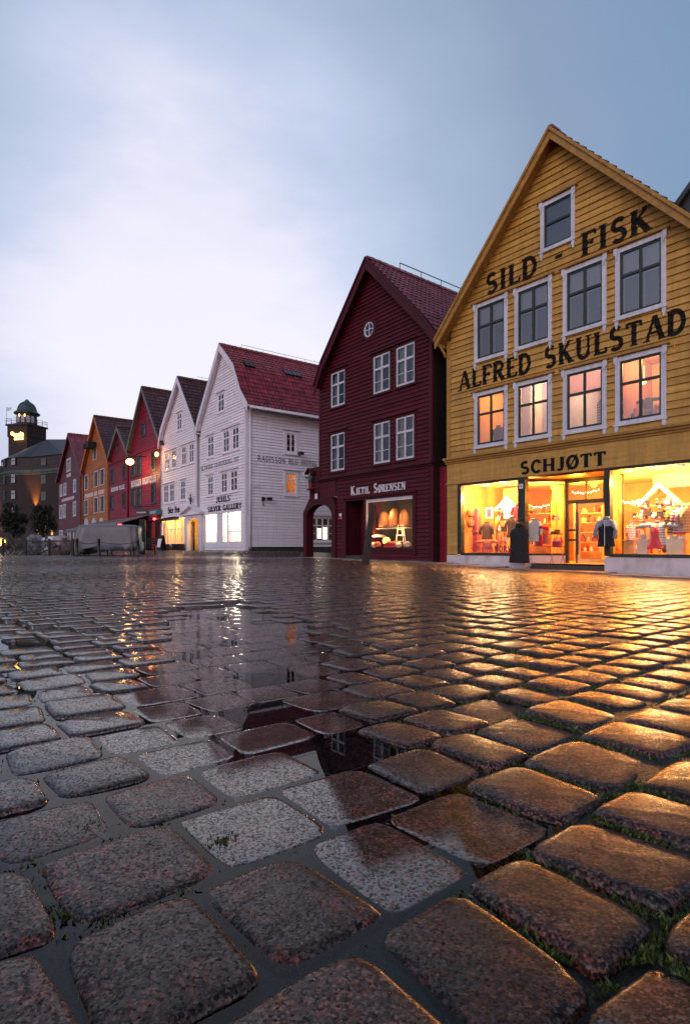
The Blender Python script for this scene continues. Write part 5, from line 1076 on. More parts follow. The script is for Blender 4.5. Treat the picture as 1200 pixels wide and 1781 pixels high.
me.polygons.foreach_set('use_smooth', np.ones(len(F4)+len(F3), bool)); me.update(calc_edges=True); me.validate()
at = me.attributes.new('tone', 'FLOAT', 'FACE'); at.data.foreach_set('value', np.concatenate(T4+T3).astype(np.float32)); at = me.attributes.new('film', 'FLOAT', 'FACE'); at.data.foreach_set('value', np.concatenate(W4+W3).astype(np.float32)); me.materials.append(gm)
po_ = bpy.data.objects.new('cobblestone_ground', me); COL.objects.link(po_); tag(po_, kind='structure')

# rain water: level sheets that the higher stones stand out of
mb = MB(); mb.face([(*px2g(*p), .0) for p in [(-330, 1100), (240, 1120), (280, 1046), (440, 1040), (560, 1075), (640, 1150), (640, 1230), (760, 1330), (960, 1400), (1000, 1500), (800, 1640), (1000, 2100), (200, 2600), (-700, 2200), (-800, 1400)]][::-1])
wo_ = mb.build('puddle_water', M['water']); tag(wo_, kind='structure')
# pavement slabs in front of the houses
mb = MB()
for Hh, wmax in ((YH, 14.0), (RH, RH.W_+.35)):
    x = -.3 if Hh is YH else -.9
    while x < wmax:
        L_ = random.uniform(.85, 1.25); d0 = 0.03 if Hh is YH else .03
        c = Hh.Wd(x+L_/2, -.5, 0); z = float(stone_top(c[0], c[1])) + .03 + random.uniform(-.004, .004)
        for ya, yb in ((-.92, -.30), (-.28, .10)):
            P = [Hh.Wd(x+.008, ya, 0), Hh.Wd(x+L_-.008, ya, 0), Hh.Wd(x+L_-.008, yb, 0), Hh.Wd(x+.008, yb, 0)]
            mb.prismz([(q[0], q[1]) for q in P], z-.12, z + (0 if ya > -.5 else .0), t=random.uniform(.1, .9))
        x += L_
tag(mb.build('pavement', M['concrete']), kind='structure')

# moss and grass in the joints
gr, n, o = new_mat('joint_grass'); p = n.nodes.new('ShaderNodeBsdfPrincipled'); at = N(n, 'ShaderNodeAttribute', attribute_name='tone')
n.links.new(ramp(n, at.outputs['Fac'], [(0, (.012, .022, .006)), (.5, (.045, .075, .012)), (1, (.11, .14, .02))]), p.inputs['Base Color']); p.inputs['Roughness'].default_value = .5; n.links.new(p.outputs[0], o.inputs[0])
mb = MB()
def hashn(x, y): return .5+.5*math.sin(x*3.1+1.7*math.sin(y*2.3))*math.sin(y*2.7+1.3*math.sin(x*1.9))
near_i = [i for i in range(ns) if dist[i] < 7.5 and Sy[i] > .5]
pd1 = sdist(PUD, Sx, Sy)
for i in near_i:
    x, y = Sx[i], Sy[i]; right = float(sstep(-.05, .5, x - .16*y)); dens = .25 + .95*right
    if pd1[i] < .05: dens = .05
    nb = int(min(1300, 3800/(dist[i]+.8)))
    if hashn(x*1.7, y*1.7) > dens*1.05: nb = nb//8
    a, b = S[i, 2], S[i, 3]
    for _ in range(nb):
        s_ = random.random()
        if s_ < .5: lu, lv = random.uniform(-a, a), -b + random.gauss(0, .008)
        else: lu, lv = -a + random.gauss(0, .008), random.uniform(-b, b)
        if hashn((x+lu)*11, (y+lv)*11) > .50 + .25*right: continue
        gx_, gy_ = x + lu*E1[0] + lv*E2[0], y + lu*E1[1] + lv*E2[1]
        z = top[i] - .021; h = random.uniform(.004, .011) if random.random() < .90 else random.uniform(.010, .020); an = random.uniform(0, 6.28); ww = random.uniform(.0016, .0045)*(1+dist[i]*.12); le = random.uniform(.2, 1.0)*h; la = random.uniform(0, 6.28)
        dx, dy = math.cos(an)*ww, math.sin(an)*ww; mx, my = math.cos(la)*le, math.sin(la)*le; t = random.random()
        mb.face([(gx_-dx, gy_-dy, z), (gx_+dx, gy_+dy, z), (gx_+dx*.7+mx*.4, gy_+dy*.7+my*.4, z+h*.65), (gx_+mx, gy_+my, z+h)], t=t)
for (px_, py_) in ((160, 1306), (378, 1468), (392, 1462), (265, 1428), (150, 1440), (55, 1170), (205, 1165), (190, 1590), (110, 1595), (160, 1580), (70, 1590), (215, 1575)):
    gx_, gy_ = px2g(px_, py_)
    for _ in range(70):
        a_ = random.uniform(0, 6.28); rr_ = random.uniform(0, .020); h = random.uniform(.002, .010); an = random.uniform(0, 6.28); ww = random.uniform(.0012, .003); x, y = gx_+rr_*math.cos(a_), gy_+rr_*math.sin(a_)
        mb.face([(x-math.cos(an)*ww, y-math.sin(an)*ww, -.012), (x+math.cos(an)*ww, y+math.sin(an)*ww, -.012), (x+rr_*.8*math.cos(a_)+math.cos(an)*ww*1.5, y+rr_*.8*math.sin(a_)+math.sin(an)*ww*1.5, h*.8), (x+rr_*math.cos(a_), y+rr_*math.sin(a_), h)], t=random.random()*.7)
for _ in range(140):
    gx_, gy_ = px2g(random.uniform(30, 900), random.uniform(1180, 1600)); L_ = random.uniform(.003, .011); an = random.uniform(0, 6.28); c_, s_ = math.cos(an)*L_, math.sin(an)*L_; w2 = random.uniform(.25, .6)
    mb.face([(gx_-c_, gy_-s_, .0012), (gx_+s_*w2, gy_-c_*w2, .0016), (gx_+c_, gy_+s_, .0012), (gx_-s_*w2, gy_+c_*w2, .0020)], t=random.random()*.8)
# tufts farther out, as low clumps between the stones
far_i = [i for i in range(ns) if 6.5 <= dist[i] < 24]
for i in far_i:
    x, y = Sx[i], Sy[i]; c = hashn(x*.55+.4, y*.5) * (1.25 if x < .12*y-1.0 else .75)
    if c < .60 or random.random() > (c-.45)*.9: continue
    for _ in range(7):
        u_, v_ = (random.uniform(-S[i, 2], S[i, 2]), -S[i, 3]) if random.random() < .7 else (-S[i, 2], random.uniform(-S[i, 3], S[i, 3]))
        gx_, gy_ = x+u_*E1[0]+v_*E2[0], y+u_*E1[1]+v_*E2[1]; h = random.uniform(.012, .035); an = random.uniform(0, 6.28); ww = random.uniform(.015, .035); z = top[i]-.03
        mb.face([(gx_-math.cos(an)*ww, gy_-math.sin(an)*ww, z), (gx_+math.cos(an)*ww, gy_+math.sin(an)*ww, z), (gx_+math.cos(an)*ww*.5, gy_+math.sin(an)*ww*.5, z+h), (gx_-math.cos(an)*ww*.6, gy_-math.sin(an)*ww*.6, z+h*1.1)], t=random.uniform(.2, 1))
mg = mb.build('moss_and_grass', gr); tag(mg, 'green moss and grass growing in the joints between the wet cobbles', 'grass', kind='stuff')
M['amber_cloth'] = plain('amber_glass', (.42, .18, .06), .5, .1, 2, bump=0); M['bulb_amber'] = emit('amber_bulb', (1, .62, .12), 4); M['lampglobe'] = emit('street_lamp_globe', (1, .50, .12), 9)
M['chairwood'] = plain('pale_chair_wood', (.07, .05, .045), .55, .25, 4); M['tarp2'] = plain('grey_white_cover', (.20, .20, .23), .6, .4, 1.5); M['pinkwrap'] = plain('pale_pink_cover', (.34, .25, .26), .6, .15, 2); M['leaf'] = plain('dark_leaves', (.012, .015, .008), .6, .3, 3, bump=0)
zh_y = YH.L(803, 846)[1]
mid_rooms = MIDR; zb_rooms = ZBR
# ------------------------------------------------------------------ things on the square and in the shop
def gz(x, y): return float(stone_top(x, y))
def at_px(px, py_base=None, Y=None, z=None):
    if Y is None:
        Y = 15.0
        for _ in range(30): Y = .5*Y + .5*(CZ-gz((px-PX)/1000*Y, Y))*1000/max(py_base-HY, 3)
    x = (px-PX)/1000*Y; return (x, Y, gz(x, Y) if z is None else z)
# leaning post in front of the dark red house
x, Y = (635-PX)/1000*20.6, 20.6; z0 = gz(x, Y)
mb = MB(); lean = .30; h = 2.28
def sqr(cx, cz, w_, tilt=0): return [(cx-w_, -w_, cz), (cx+w_, -w_, cz+tilt), (cx+w_, w_, cz+tilt), (cx-w_, w_, cz)]
mb.loft([sqr(0, -.1, .115), sqr(lean*.5, h*.5, .10), sqr(lean, h-.06, .09, -.10)])
o = mb.build('timber_post', M['dark_wood'], loc=(x, Y, z0), rz=R(12)); tag(o, 'leaning dark square timber post in front of the dark red shop window', 'post')
# carved figures
def carved(name, label, loc, rz, horn):
    e = empty(name, loc, rz, label, 'carved figure'); mb = MB(); ell = lambda cx, cy_, z, rx, ry, n=12: [(cx+rx*math.cos(2*math.pi*k/n), cy_+ry*math.sin(2*math.pi*k/n), z) for k in range(n)]
    b = MB()
    for s in (-1, 1): b.loft([ell(s*.09, -.04 if s < 0 else .02, 0, .075, .11), ell(s*.09, .02, .10, .055, .06), ell(s*.09, 0, .28, .075, .08), ell(s*.085, .0, .45, .06, .065), ell(s*.08, 0, .62, .095, .10)])
    b.build('legs', M['wood_red' if horn else 'cloth_green'], e, smooth=True)
    t = MB(); t.loft([ell(0, 0, .55, .20, .16), ell(0, 0, .72, .17, .14), ell(0, -.01, .88, .19, .15), ell(0, 0, 1.02, .20, .13), ell(0, 0, 1.08, .10, .09), ell(0, -.01, 1.12, .06, .06)])
    t.tube([(-.19, 0, 1.0), (-.30, -.12, .86), (-.22, -.30, 1.0)], [.07, .06, .045], 8); t.tube([(.19, 0, 1.0), (.28, -.06, .82), (.18, -.20, .78)], [.07, .06, .045], 8)
    t.build('coat', M['cloth_green'], e, smooth=True)
    hd = MB(); hd.loft([ell(0, -.02, 1.10, .05, .05), ell(0, -.03, 1.16, .085, .09), ell(0, -.03, 1.24, .095, .10), ell(0, -.02, 1.31, .07, .08), ell(0, -.01, 1.34, .02, .02)]); hd.prism([(-.015, 1.20), (.015, 1.20), (0, 1.25)], -.16, -.12); hd.blob((-.22, -.31, 1.02), .04, .04, .045, 8); hd.blob((.17, -.22, .78), .04, .04, .045, 8); hd.build('head', M['skin'], e, smooth=True)
    ht = MB(); ht.lathe([(.15, 1.29), (.155, 1.31), (.10, 1.32), (.085, 1.40), (.03, 1.42)], 12, (0, -.02, 0)); ht.build('hat', M['cloth_black'], e, smooth=True)
    if horn:
        k = MB(); k.tube([(-.22, -.31, 1.0), (-.28, -.40, 1.12), (-.36, -.44, 1.3)], [.02, .035, .07], 8); k.build('horn', M['white_paint'], e, smooth=True)
    return e
H = RH; fx_, fz_ = H.L(545, 851); p = H.Wd(fx_, -.20, fz_)
cf = carved('carved_figure', 'carved wooden man in green coat under the small roof on the gateway corner', p, RH.phi+R(10), True); cf.scale = (.62, .62, .62)
cn = empty('figure_canopy', H.Wd(fx_, -.03, fz_), RH.phi, 'small dark pitched wooden canopy with bracket sheltering the carved man', 'canopy'); cn.scale = (.60, .60, .60)
mb = MB(); mb.prism([(-.45, 1.30), (0, 1.75), (0, 1.66), (-.42, 1.24)], -.55, .1); mb.prism([(.5, 1.25), (0, 1.75), (0, 1.66), (.47, 1.19)], -.55, .1); mb.build('roof', M['maroon_trim'], cn)
mb = MB(); mb.box(-.3, .3, -.45, .1, -.08, -.005); mb.prism([(-.12, -.08), (.12, -.08), (.06, -.42), (-.06, -.42)], -.25, .1); mb.box(.22, .3, -.02, .1, -.0, 1.3); mb.build('bracket', M['maroon_trim'], cn)
H = WR; fx_, fz_ = H.L(337.5, 880); e = carved('carved_figure', 'carved dark red and green figure standing on the white portal pediment', H.Wd(fx_, -.25, fz_), WR.phi, False); e.scale = (.56, .56, .56)
mb = MB(); mb.tube([(-.1, 0, 1.34), (-.2, 0, 1.6), (-.16, 0, 1.75)], [.03, .025, .008], 6); mb.tube([(.1, 0, 1.34), (.2, 0, 1.6), (.16, 0, 1.75)], [.03, .025, .008], 6); mb.build('antlers', M['cloth_salmon'], e)
# wall spotlights of the white side wall
for k, (px_, py_, lab) in enumerate(((457, 868, 'dark wall floodlight with bracket low on the white clapboard side wall'), (519, 790, 'small black wall floodlight under the upper window of the white side wall'))):
    s0, z0_ = WR.S(px_, py_, WR.W_); p = WR.Wd(WR.W_+.03, s0, z0_); e = empty('wall_floodlight', p, WR.phi, lab, 'floodlight')
    mb = MB(); mb.box(0, .04, -.10, .10, -.12, .12); mb.tube([(.03, 0, 0), (.22, 0, .02)], .03, 6)
    if k == 0: mb.tube([(.02, -.02, -.1), (.06, -.02, -.42)], .03, 6)
    mb.build('bracket', M['black_metal'], e); mb = MB(); mb.box(.2, .42, -.12+.28*(k == 0), .14+.28*(k == 0), -.07, .09); mb.box(.16, .24, -.05, .3*(k == 0)+.05, -.02, .04); mb.build('lamp_head', M['black_metal'], e)
mb = MB(); s0, z0_ = WR.S(432, 957, WR.W_)
# plaques on the dark red house
for px_, py_, lab, m_ in ((553.5, 863.5, 'small white plaque above the gateway arch', 'white_paint'), (594, 898, 'white and red notice beside the dark red shop door', 'white_paint')):
    x_, z_ = RH.L(px_, py_); mb = MB(); mb.box(-.09, .09, -.03, 0, -.13, .13, 0)
    if px_ > 580: mb.box(-.085, .085, -.034, -.0305, -.12, .01, 1); mb.box(-.06, .06, -.034, -.031, .04, .10, 0)
    o = mb.build('plaque', [M[m_], M['cloth_red']], loc=RH.Wd(x_, -.055 if px_ > 580 else -.11, z_), rz=RH.phi); tag(o, lab, 'plaque')
x_, z_ = YH.L(908, 846); mb = MB(); mb.box(-.07, .07, -.02, 0, -.08, .08, 0); mb.box(-.03, .03, -.023, -.0205, -.035, .035, 1); o = mb.build('house_number_plate', [M['white_paint'], M['grey_metal']], loc=YH.Wd(x_, -.052, z_), rz=YH.phi); tag(o, 'small white house number plate on the green shop pillar', 'plate')

# garments
def ell(cx, cy_, z, rx, ry, n=14, rng_=0): return [(cx+rx*math.cos(2*math.pi*k/n), cy_+ry*math.sin(2*math.pi*k/n), z) for k in range(n)]
def garment(name, label, loc, rz, h, w_, mat, sleeves='down', flare=1.0, sm=None, cat='garment', group=None, trim=None, hood=False, yoke=None, sl=.6):
    e = empty(name, loc, rz, label, cat, group); b = MB(); d = w_*.30
    prof = [(0, .50*flare), (.05, .505*flare), (.3, .47*(1+flare)/2), (.55, .46), (.75, .48), (.88, .44), (.95, .28), (1.0, .17)]
    b.loft([[(x+.006*math.sin(k*2.3+z*9), y+.01*math.sin(k*1.7+z*7), zz) for k, (x, y, zz) in enumerate(ell(0, 0, z*h, w_*f, d*f*(1 if z < .9 else 1.1), 20))] for z, f in prof]); b.build('body', M[mat], e, smooth=True)
    s_ = MB()
    for q in (-1, 1):
        if sleeves == 'down': pts = [(q*w_*.38, 0, h*.88), (q*w_*.55, -.02, h*.70), (q*w_*.60, -.04, h*(.88-sl*.55)), (q*w_*.57, -.05, h*(.88-sl))]
        elif sleeves == 'out': pts = [(q*w_*.36, 0, h*.90), (q*w_*.8, -.01, h*.86), (q*w_*1.25, -.02, h*.80)]
        else: continue
        s_.tube(pts, [w_*.15, w_*.15, w_*.13, w_*.11][:len(pts)], 10)
    if sleeves in ('down', 'out'): s_.build('sleeve', M[sm or mat], e, smooth=True)
    c = MB(); c.loft([ell(0, 0, h*.97, w_*.2, d*.36), ell(0, .01, h*1.05, w_*.22, d*.42), ell(0, .015, h*1.06, w_*.16, d*.3)]); c.build('collar', M[trim or mat], e, smooth=True)
    if hood: c = MB(); c.blob((0, .03, h*1.02), w_*.24, d*.7, h*.09, 10); c.build('hood', M[trim or mat], e, smooth=True)
    if yoke:
        c = MB(); c.loft([ell(0, 0, h*.72, w_*.485, d*.50, 20), ell(0, 0, h*.89, w_*.45, d*.50, 20), ell(0, 0, h*.955, w_*.30, d*.33, 20)], cap=False); c.build('yoke', M[yoke], e, smooth=True)
        c = MB(); c.box(-.008, .008, -d*.53, -d*.46, .02, h*.93); c.build('zip', M['white_paint'], e)
    return e
H = YH
def g_at(px_, py_, off): x_, z_ = H.L(px_, py_, off); return H.Wd(x_, off, z_)
k_ = .0192
garment('cape', 'long black hooded cape hanging on the shop pillar below the house number plate', g_at(903, 979, -.32), H.phi+R(8), 1.22, .70, 'cloth_black', None, 1.0, hood=True, cat='cape')
garment('jacket', 'black and grey zipped fleece jacket hanging on the pillar beside the glazed door', g_at(1054, 951, -.25), H.phi+R(-5), .84, .52, 'cloth_black', 'down', 1.0, trim='cloth_grey', yoke='cloth_grey', cat='jacket', sm='cloth_grey')
for px_, py_ in ((905, 908), (1055, 912)):
    p = g_at(px_, py_, -.2); mb = MB(); mb.tube([(0, .16, .1), (0, -.05, .1), (0, -.07, .03), (0, -.04, -.02)], .012, 6); mb.tube([(-.2, -.05, -.08), (0, -.05, .02), (.2, -.05, -.08)], .014, 6); o = mb.build('coat_hanger', M['dark_wood'], loc=p, rz=H.phi); tag(o, 'dark hanger holding the long black cape' if px_ < 1000 else 'dark hanger holding the black and grey fleece jacket', 'hanger')
garment('cardigan', 'dark brown patterned cardigan in the shop window with skis', g_at(847, 938, .75), H.phi, .62, .46, 'cloth_brown', 'down', cat='cardigan')
garment('dress', 'small salmon red child dress under the brown cardigan in the shop window with skis', g_at(848, 961, .6), H.phi, .46, .40, 'cloth_salmon', 'out', 1.25, cat='dress')
garment('cardigan', 'brown knitted cardigan hung behind the shop pillar in the window with skis', g_at(890, 935, .7), H.phi+R(10), .75, .36, 'cloth_brown', 'down', trim='cloth_white', cat='cardigan')
garment('sweater', 'white knitted sweater beneath the illuminated gable in the shop window with skis', g_at(884, 903, .9), H.phi, .6, .42, 'cloth_white', 'down', cat='sweater')
garment('sweater', 'bright red sweater hung at the pillar edge of the shop window with skis', g_at(899, 906, .8), H.phi, .55, .34, 'cloth_red', 'down', cat='sweater')
garment('sweater', 'white knitted sweater at the front of the bundle beside the black cape', g_at(929, 942, .42), H.phi+R(12), .75, .42, 'cloth_white', 'down', cat='sweater')
garment('sweater', 'red knitted sweater in the bundle between the white sweater and the apron', g_at(936, 950, .50), H.phi+R(-20), .72, .40, 'cloth_red', 'out', cat='sweater')
garment('apron', 'pale salmon apron hanging in the bundle beside the folding table', g_at(949, 945, .62), H.phi+R(-10), .5, .26, 'cloth_salmon', None, 1.2, cat='apron')
garment('cardigan', 'blue and white striped child cardigan spread wide behind the shop glass', g_at(1143, 949, .55), H.phi, .68, .46, 'knit_blue', 'out', 1.1, trim='cloth_salmon', cat='cardigan')
garment('dress', 'red child dress worn under the blue striped cardigan', g_at(1139, 955, .42), H.phi, .62, .24, 'cloth_red', None, 1.7, trim='cloth_salmon', cat='dress')
garment('sweater', 'small pink dotted child sweater hanging above the wooden pedestal', g_at(1099, 940, .7), H.phi+R(25), .50, .26, 'knit_pink', 'down', cat='sweater')
for i, (m_, lab, px_) in enumerate((('knit_yellow', 'yellow and brown striped sweater on the rail beside the blue striped cardigan', 1172), ('knit_red', 'red and pale striped sweater on the rail in the window with striped cardigan', 1182), ('knit_pink', 'pink speckled sweater between red and pale yellow ones on the rail', 1190), ('knit_pale', 'pale yellow striped sweater at the far end of the sweater rail', 1199))):
    garment('sweater', lab, g_at(px_, 930 - i*1.5, .75), H.phi+R(55), .74, .42, m_, 'down', cat='sweater')
p = g_at(1170, 884, .75); mb = MB(); mb.tube([(-.2, 0, 0), (1.1, 0, 0)], .015, 6); mb.tube([(-.15, 0, 0), (-.15, 0, .6)], .012, 6); o = mb.build('clothes_rail', M['grey_metal'], loc=p, rz=H.phi); tag(o, 'metal rail carrying the striped sweaters in the shop window with striped cardigan', 'rail')
# lit gable displays
def gable_display(lab, px_, py_, off, w_, h_):
    e = empty('gable_display', g_at(px_, py_, off), H.phi, lab, 'display'); mb = MB(); mb.prism([(-w_/2, .0), (-w_/2+.09, 0), (0, h_-.10), (w_/2-.09, 0), (w_/2, 0), (0, h_)], -.06, .3); mb.build('gable', M['shelf'], e)
    mb = MB(); mb.tube([(-w_/2, -.08, -.01), (0, -.08, h_), (w_/2, -.08, -.01)], .036, 6); mb.build('light_strip', M['fairy'], e)
    mb = MB(); mb.box(-w_/2-.05, w_/2+.25, -.06, .4, -.07, -.03); mb.build('shelf_board', M['shelf'], e)
    mb = MB(); mb.box(-w_/2, -w_/2+.06, .1, .35, -1.55, -.07); mb.box(w_/2-.06, w_/2, .1, .35, -1.55, -.07); mb.box(-w_/2+.06, w_/2-.06, .1, .35, -.62, -.58); mb.box(-w_/2+.06, w_/2-.06, .1, .35, -1.2, -1.16); mb.build('frame', M['shelf'], e); return e
gable_display('house shaped display with a glowing gable strip in the shop window with skis', 883, 885, 1.0, .95, .42)
gable_display('house shaped display with a glowing gable strip in the shop window with striped cardigan', 1147, 876, 1.0, 1.15, .58)
p = g_at(1142, 904, .9); mb = MB(); mb.box(-.75, .55, -.05, .3, -.03, 0); mb.box(-.75, -.71, .1, .2, -1.0, -.03); mb.box(.5, .54, .1, .2, -1.0, -.03); o = mb.build('display_table', M['cloth_white'], loc=p, rz=H.phi); tag(o, 'white display shelf just above the blue striped cardigan', 'shelf')
# skis, baskets, pictures on the left wall
for px_, w_, m_, lab in ((826, .10, 'cloth_purple', 'tall purple ski propped beside the dark baskets'), (833, .09, 'cloth_salmon', 'tall salmon ski propped beside the purple one in the window with skis')):
    p = g_at(px_, 960, .95); mb = MB(); mb.loft([[(x_, y_, z_) for x_, y_ in ((-w_, -.02), (w_, -.02), (w_, .02), (-w_, .02))] for z_ in (0, .8)] + [[(x_+.05*i/4, y_+.01*i, z_) for x_, y_ in ((-w_*f, -.02), (w_*f, -.02), (w_*f, .02), (-w_*f, .02))] for i, (z_, f) in enumerate(((1.2, 1), (1.5, .95), (1.62, .6), (1.68, .15)))]); mb.box(-w_*1.1, w_*1.1, -.05, .0, .75, .85); o = mb.build('ski', M[m_], loc=p, rz=H.phi); tag(o, lab, 'ski')
for py_, lab in ((893, 'upper of the two dark baskets on the wall of the shop window with skis'), (911, 'lower of the two dark baskets on the wall of the shop window with skis')):
    p = g_at(818.5, py_, .8); mb = MB(); mb.lathe([(.09, -.14), (.14, -.08), (.15, .08), (.13, .12), (.12, .1), (.1, -.08)], 14); mb.tube([(-.12, 0, .1), (-.08, 0, .22), (.08, 0, .22), (.12, 0, .1)], .01, 6); o = mb.build('basket', M['wicker'], loc=p, rz=H.phi); tag(o, lab, 'basket')
for px_, py_, lab in ((851, 892, 'white framed purple picture above the dark brown cardigan'), ):
    e = empty('picture', g_at(px_, py_, .9), H.phi, lab, 'picture'); mb = MB(); mb.box(-.16, .16, -.02, .02, -.2, -.15); mb.box(-.16, .16, -.02, .02, .15, .2); mb.box(-.16, -.11, -.02, .02, -.15, .15); mb.box(.11, .16, -.02, .02, -.15, .15); mb.build('frame', M['cloth_white'], e); mb = MB(); mb.box(-.11, .11, 0, .015, -.15, .15); mb.build('canvas', M['cloth_purple'], e)
# window lettering in the shop window with skis
# things seen in the lit first floor windows
def room_thing(k, fx, off, zz): x0, x1 = mid_rooms[k]; return H.Wd(x0+(x1-x0)*fx, off, zb_rooms+zz)
garment('sweater', 'red sweater on a hanger in the amber first floor window beside the corner board', room_thing(0, .72, .7, .15), H.phi, .75, .5, 'cloth_red', 'down', cat='sweater')
garment('cardigan', 'brown cardigan on a hanger in the amber first floor window beside the corner board', room_thing(0, .26, .9, .05), H.phi, .8, .45, 'cloth_brown', 'down', cat='cardigan')
garment('scarf', 'yellow and brown striped scarf hanging in the pinkish first floor window', room_thing(2, .70, .6, .05), H.phi, 1.0, .4, 'knit_yellow', None, cat='scarf')
garment('dress', 'dark red dress hanging behind the striped scarf in the pinkish first floor window', room_thing(2, .90, .9, .0), H.phi, .8, .4, 'wood_red', None, 1.2, cat='dress')
e = empty('display_counter', room_thing(3, .5, 1.0, -.2), H.phi, 'wooden counter crowded with small goods in the orange first floor window', 'counter'); mb = MB(); mb.box(-.75, .75, -.2, .2, 0, .42); mb.build('counter', M['shelf'], e)
pr_ = []
for k_, m__ in enumerate(('cloth_dark', 'cloth_brown', 'wicker', 'cloth_salmon')):
    mb = MB(); mb.lathe([(.05, 0), (.07, .05), (.06, .12), (.03, .16), (.045, .2), (.03, .26), (.005, .28)], 10); o = mb.build('figurine', M[m__], smooth=True); pr_.append(o)
for i in range(22):
    o = pr_[i] if i < 4 else pr_[i % 4].copy()
    if i >= 4: COL.objects.link(o)
    o.location = Vector(room_thing(3, .06+.88*((i*.37) % 1), .9+.1*(i % 3), .22)); o.scale = (1.3, 1.3, 1+.2*(i % 4)); tag(o, 'small dark figurine on the counter in the orange first floor window', 'figurine', 'figurines on the first floor counter')
for i, f in enumerate((.2, .66)):
    garment('apron', ('dark apron hanging at the pink window end of the orange first floor window', 'dark apron hanging in the middle of the orange first floor window')[i], room_thing(3, f, 1.5, .55), H.phi, .45, .34, 'cloth_dark', 'out', cat='apron')
for k, f, off, lab in [(0, .5, 1.0, 'small glowing ceiling lamp in the amber first floor window'), (3, .3, .9, 'small glowing ceiling lamp in the orange first floor window'), (1, .7, .9, 'small glowing ceiling lamp in the white first floor window')]:
    mb = MB(); mb.blob((0, 0, 0), .07, .07, .06, 10); mb.tube([(0, 0, .05), (0, 0, .5)], .01, 5); o = mb.build('ceiling_lamp', M['bulb'], loc=room_thing(k, f, off, 1.35), smooth=True); tag(o, lab, 'lamp')
x0_, z0_ = H.L(860, 958.5, .05); x1_, _ = H.L(910, 958.5, .05); text_mb('NORWAY', x0_, x1_, z0_-.02, .20, y=.042, weight=.26, serif=False).build('lettering', M['cloth_red'], H.root)
x0_, z0_ = H.L(826, 955.5, .05); x1_, _ = H.L(857, 955.5, .05); text_mb('SOUVENIRS', x0_, x1_, z0_-.01, .11, y=.043, weight=.24, serif=False).build('lettering', M['cloth_purple'], H.root)
x0_, z0_ = H.L(819.5, 958.5, .05); mb = text_mb('N', x0_, x0_+.11, z0_, .15, y=.042, weight=.24); mb.loft([[(x0_+.055+r_*math.cos(2*math.pi*k/24), y_, z0_+.075+r_*math.sin(2*math.pi*k/24)) for k in range(24)] for r_, y_ in ((.135, .044), (.15, .044), (.15, .046), (.135, .046), (.135, .044))], cap=False); mb.build('lettering', M['cloth_red'], H.root)
# hanging ornaments and lanterns, paper bags, pedestal
def thing_at(name, label, cat, px_, py_, off, fn, mat, group=None, rz=0, smooth=True):
    mb = MB(); fn(mb); o = mb.build(name, M[mat], loc=g_at(px_, py_, off), rz=H.phi+rz, smooth=smooth); return tag(o, label, cat, group)
def star(mb):
    mb.prism([(.16*(1 if i % 2 == 0 else .55)*math.cos(R(i*30)), .16*(1 if i % 2 == 0 else .55)*math.sin(R(i*30))) for i in range(12)], -.03, .03); mb.tube([(0, 0, .14), (0, 0, .3)], .004, 4)
thing_at('star_ornament', 'dark spiky star ornament hanging under the glowing gable beside the small lantern', 'ornament', 1127, 892, .8, star, 'cloth_dark', smooth=False)
thing_at('lantern', 'small dark square lantern beside the star ornament', 'lantern', 1148, 895, .8, lambda mb: (mb.box(-.07, .07, -.07, .07, -.1, .08), mb.loft([[(-.08, -.08, .08), (.08, -.08, .08), (.08, .08, .08), (-.08, .08, .08)], [(-.02, -.02, .14), (.02, -.02, .14), (.02, .02, .14), (-.02, .02, .14)]]), mb.tube([(0, 0, .14), (0, 0, .22)], .006, 5)), 'cloth_dark', smooth=False)
for px_, lab in ((1122, 'white bauble above the dark star ornament'), (1147, 'white bauble above the small dark square lantern'), (1163, 'white bauble hanging between the lantern and the striped sweaters')):
    thing_at('bauble', lab, 'bauble', px_, 882, .78, lambda mb: (mb.blob((0, 0, 0), .05, .05, .05, 10), mb.tube([(0, 0, .05), (0, 0, .12)], .005, 5)), 'cloth_white')
thing_at('paper_bag', 'large pale paper bag filled with toys standing below the striped sweaters', 'bag', 1176, 966, .6, lambda mb: (mb.loft([[(-.21, -.12, 0), (.21, -.12, 0), (.21, .12, 0), (-.21, .12, 0)], [(-.23, -.13, .46), (.23, -.13, .46), (.23, .13, .46), (-.23, .13, .46)]]), [mb.blob((random.uniform(-.18, .18), random.uniform(-.06, .06), .48), .07, .07, .08, 8) for _ in range(7)]), 'paper', smooth=False)
thing_at('paper_bag', 'smaller white paper bag with a pale ball on top, beside the red dress', 'bag', 1119, 964, .65, lambda mb: (mb.loft([[(-.14, -.09, 0), (.14, -.09, 0), (.14, .09, 0), (-.14, .09, 0)], [(-.15, -.1, .44), (.15, -.1, .44), (.15, .1, .44), (-.15, .1, .44)]]), mb.blob((0, 0, .53), .1, .1, .1, 10)), 'cloth_white', smooth=False)
thing_at('pedestal', 'wooden pedestal below the pink dotted child sweater', 'pedestal', 1096, 967, .8, lambda mb: (mb.box(-.2, .2, -.15, .2, 0, .06), mb.box(-.15, .15, -.1, .15, .06, .45), mb.box(-.18, .18, -.13, .18, .45, .5)), 'shelf', smooth=False)
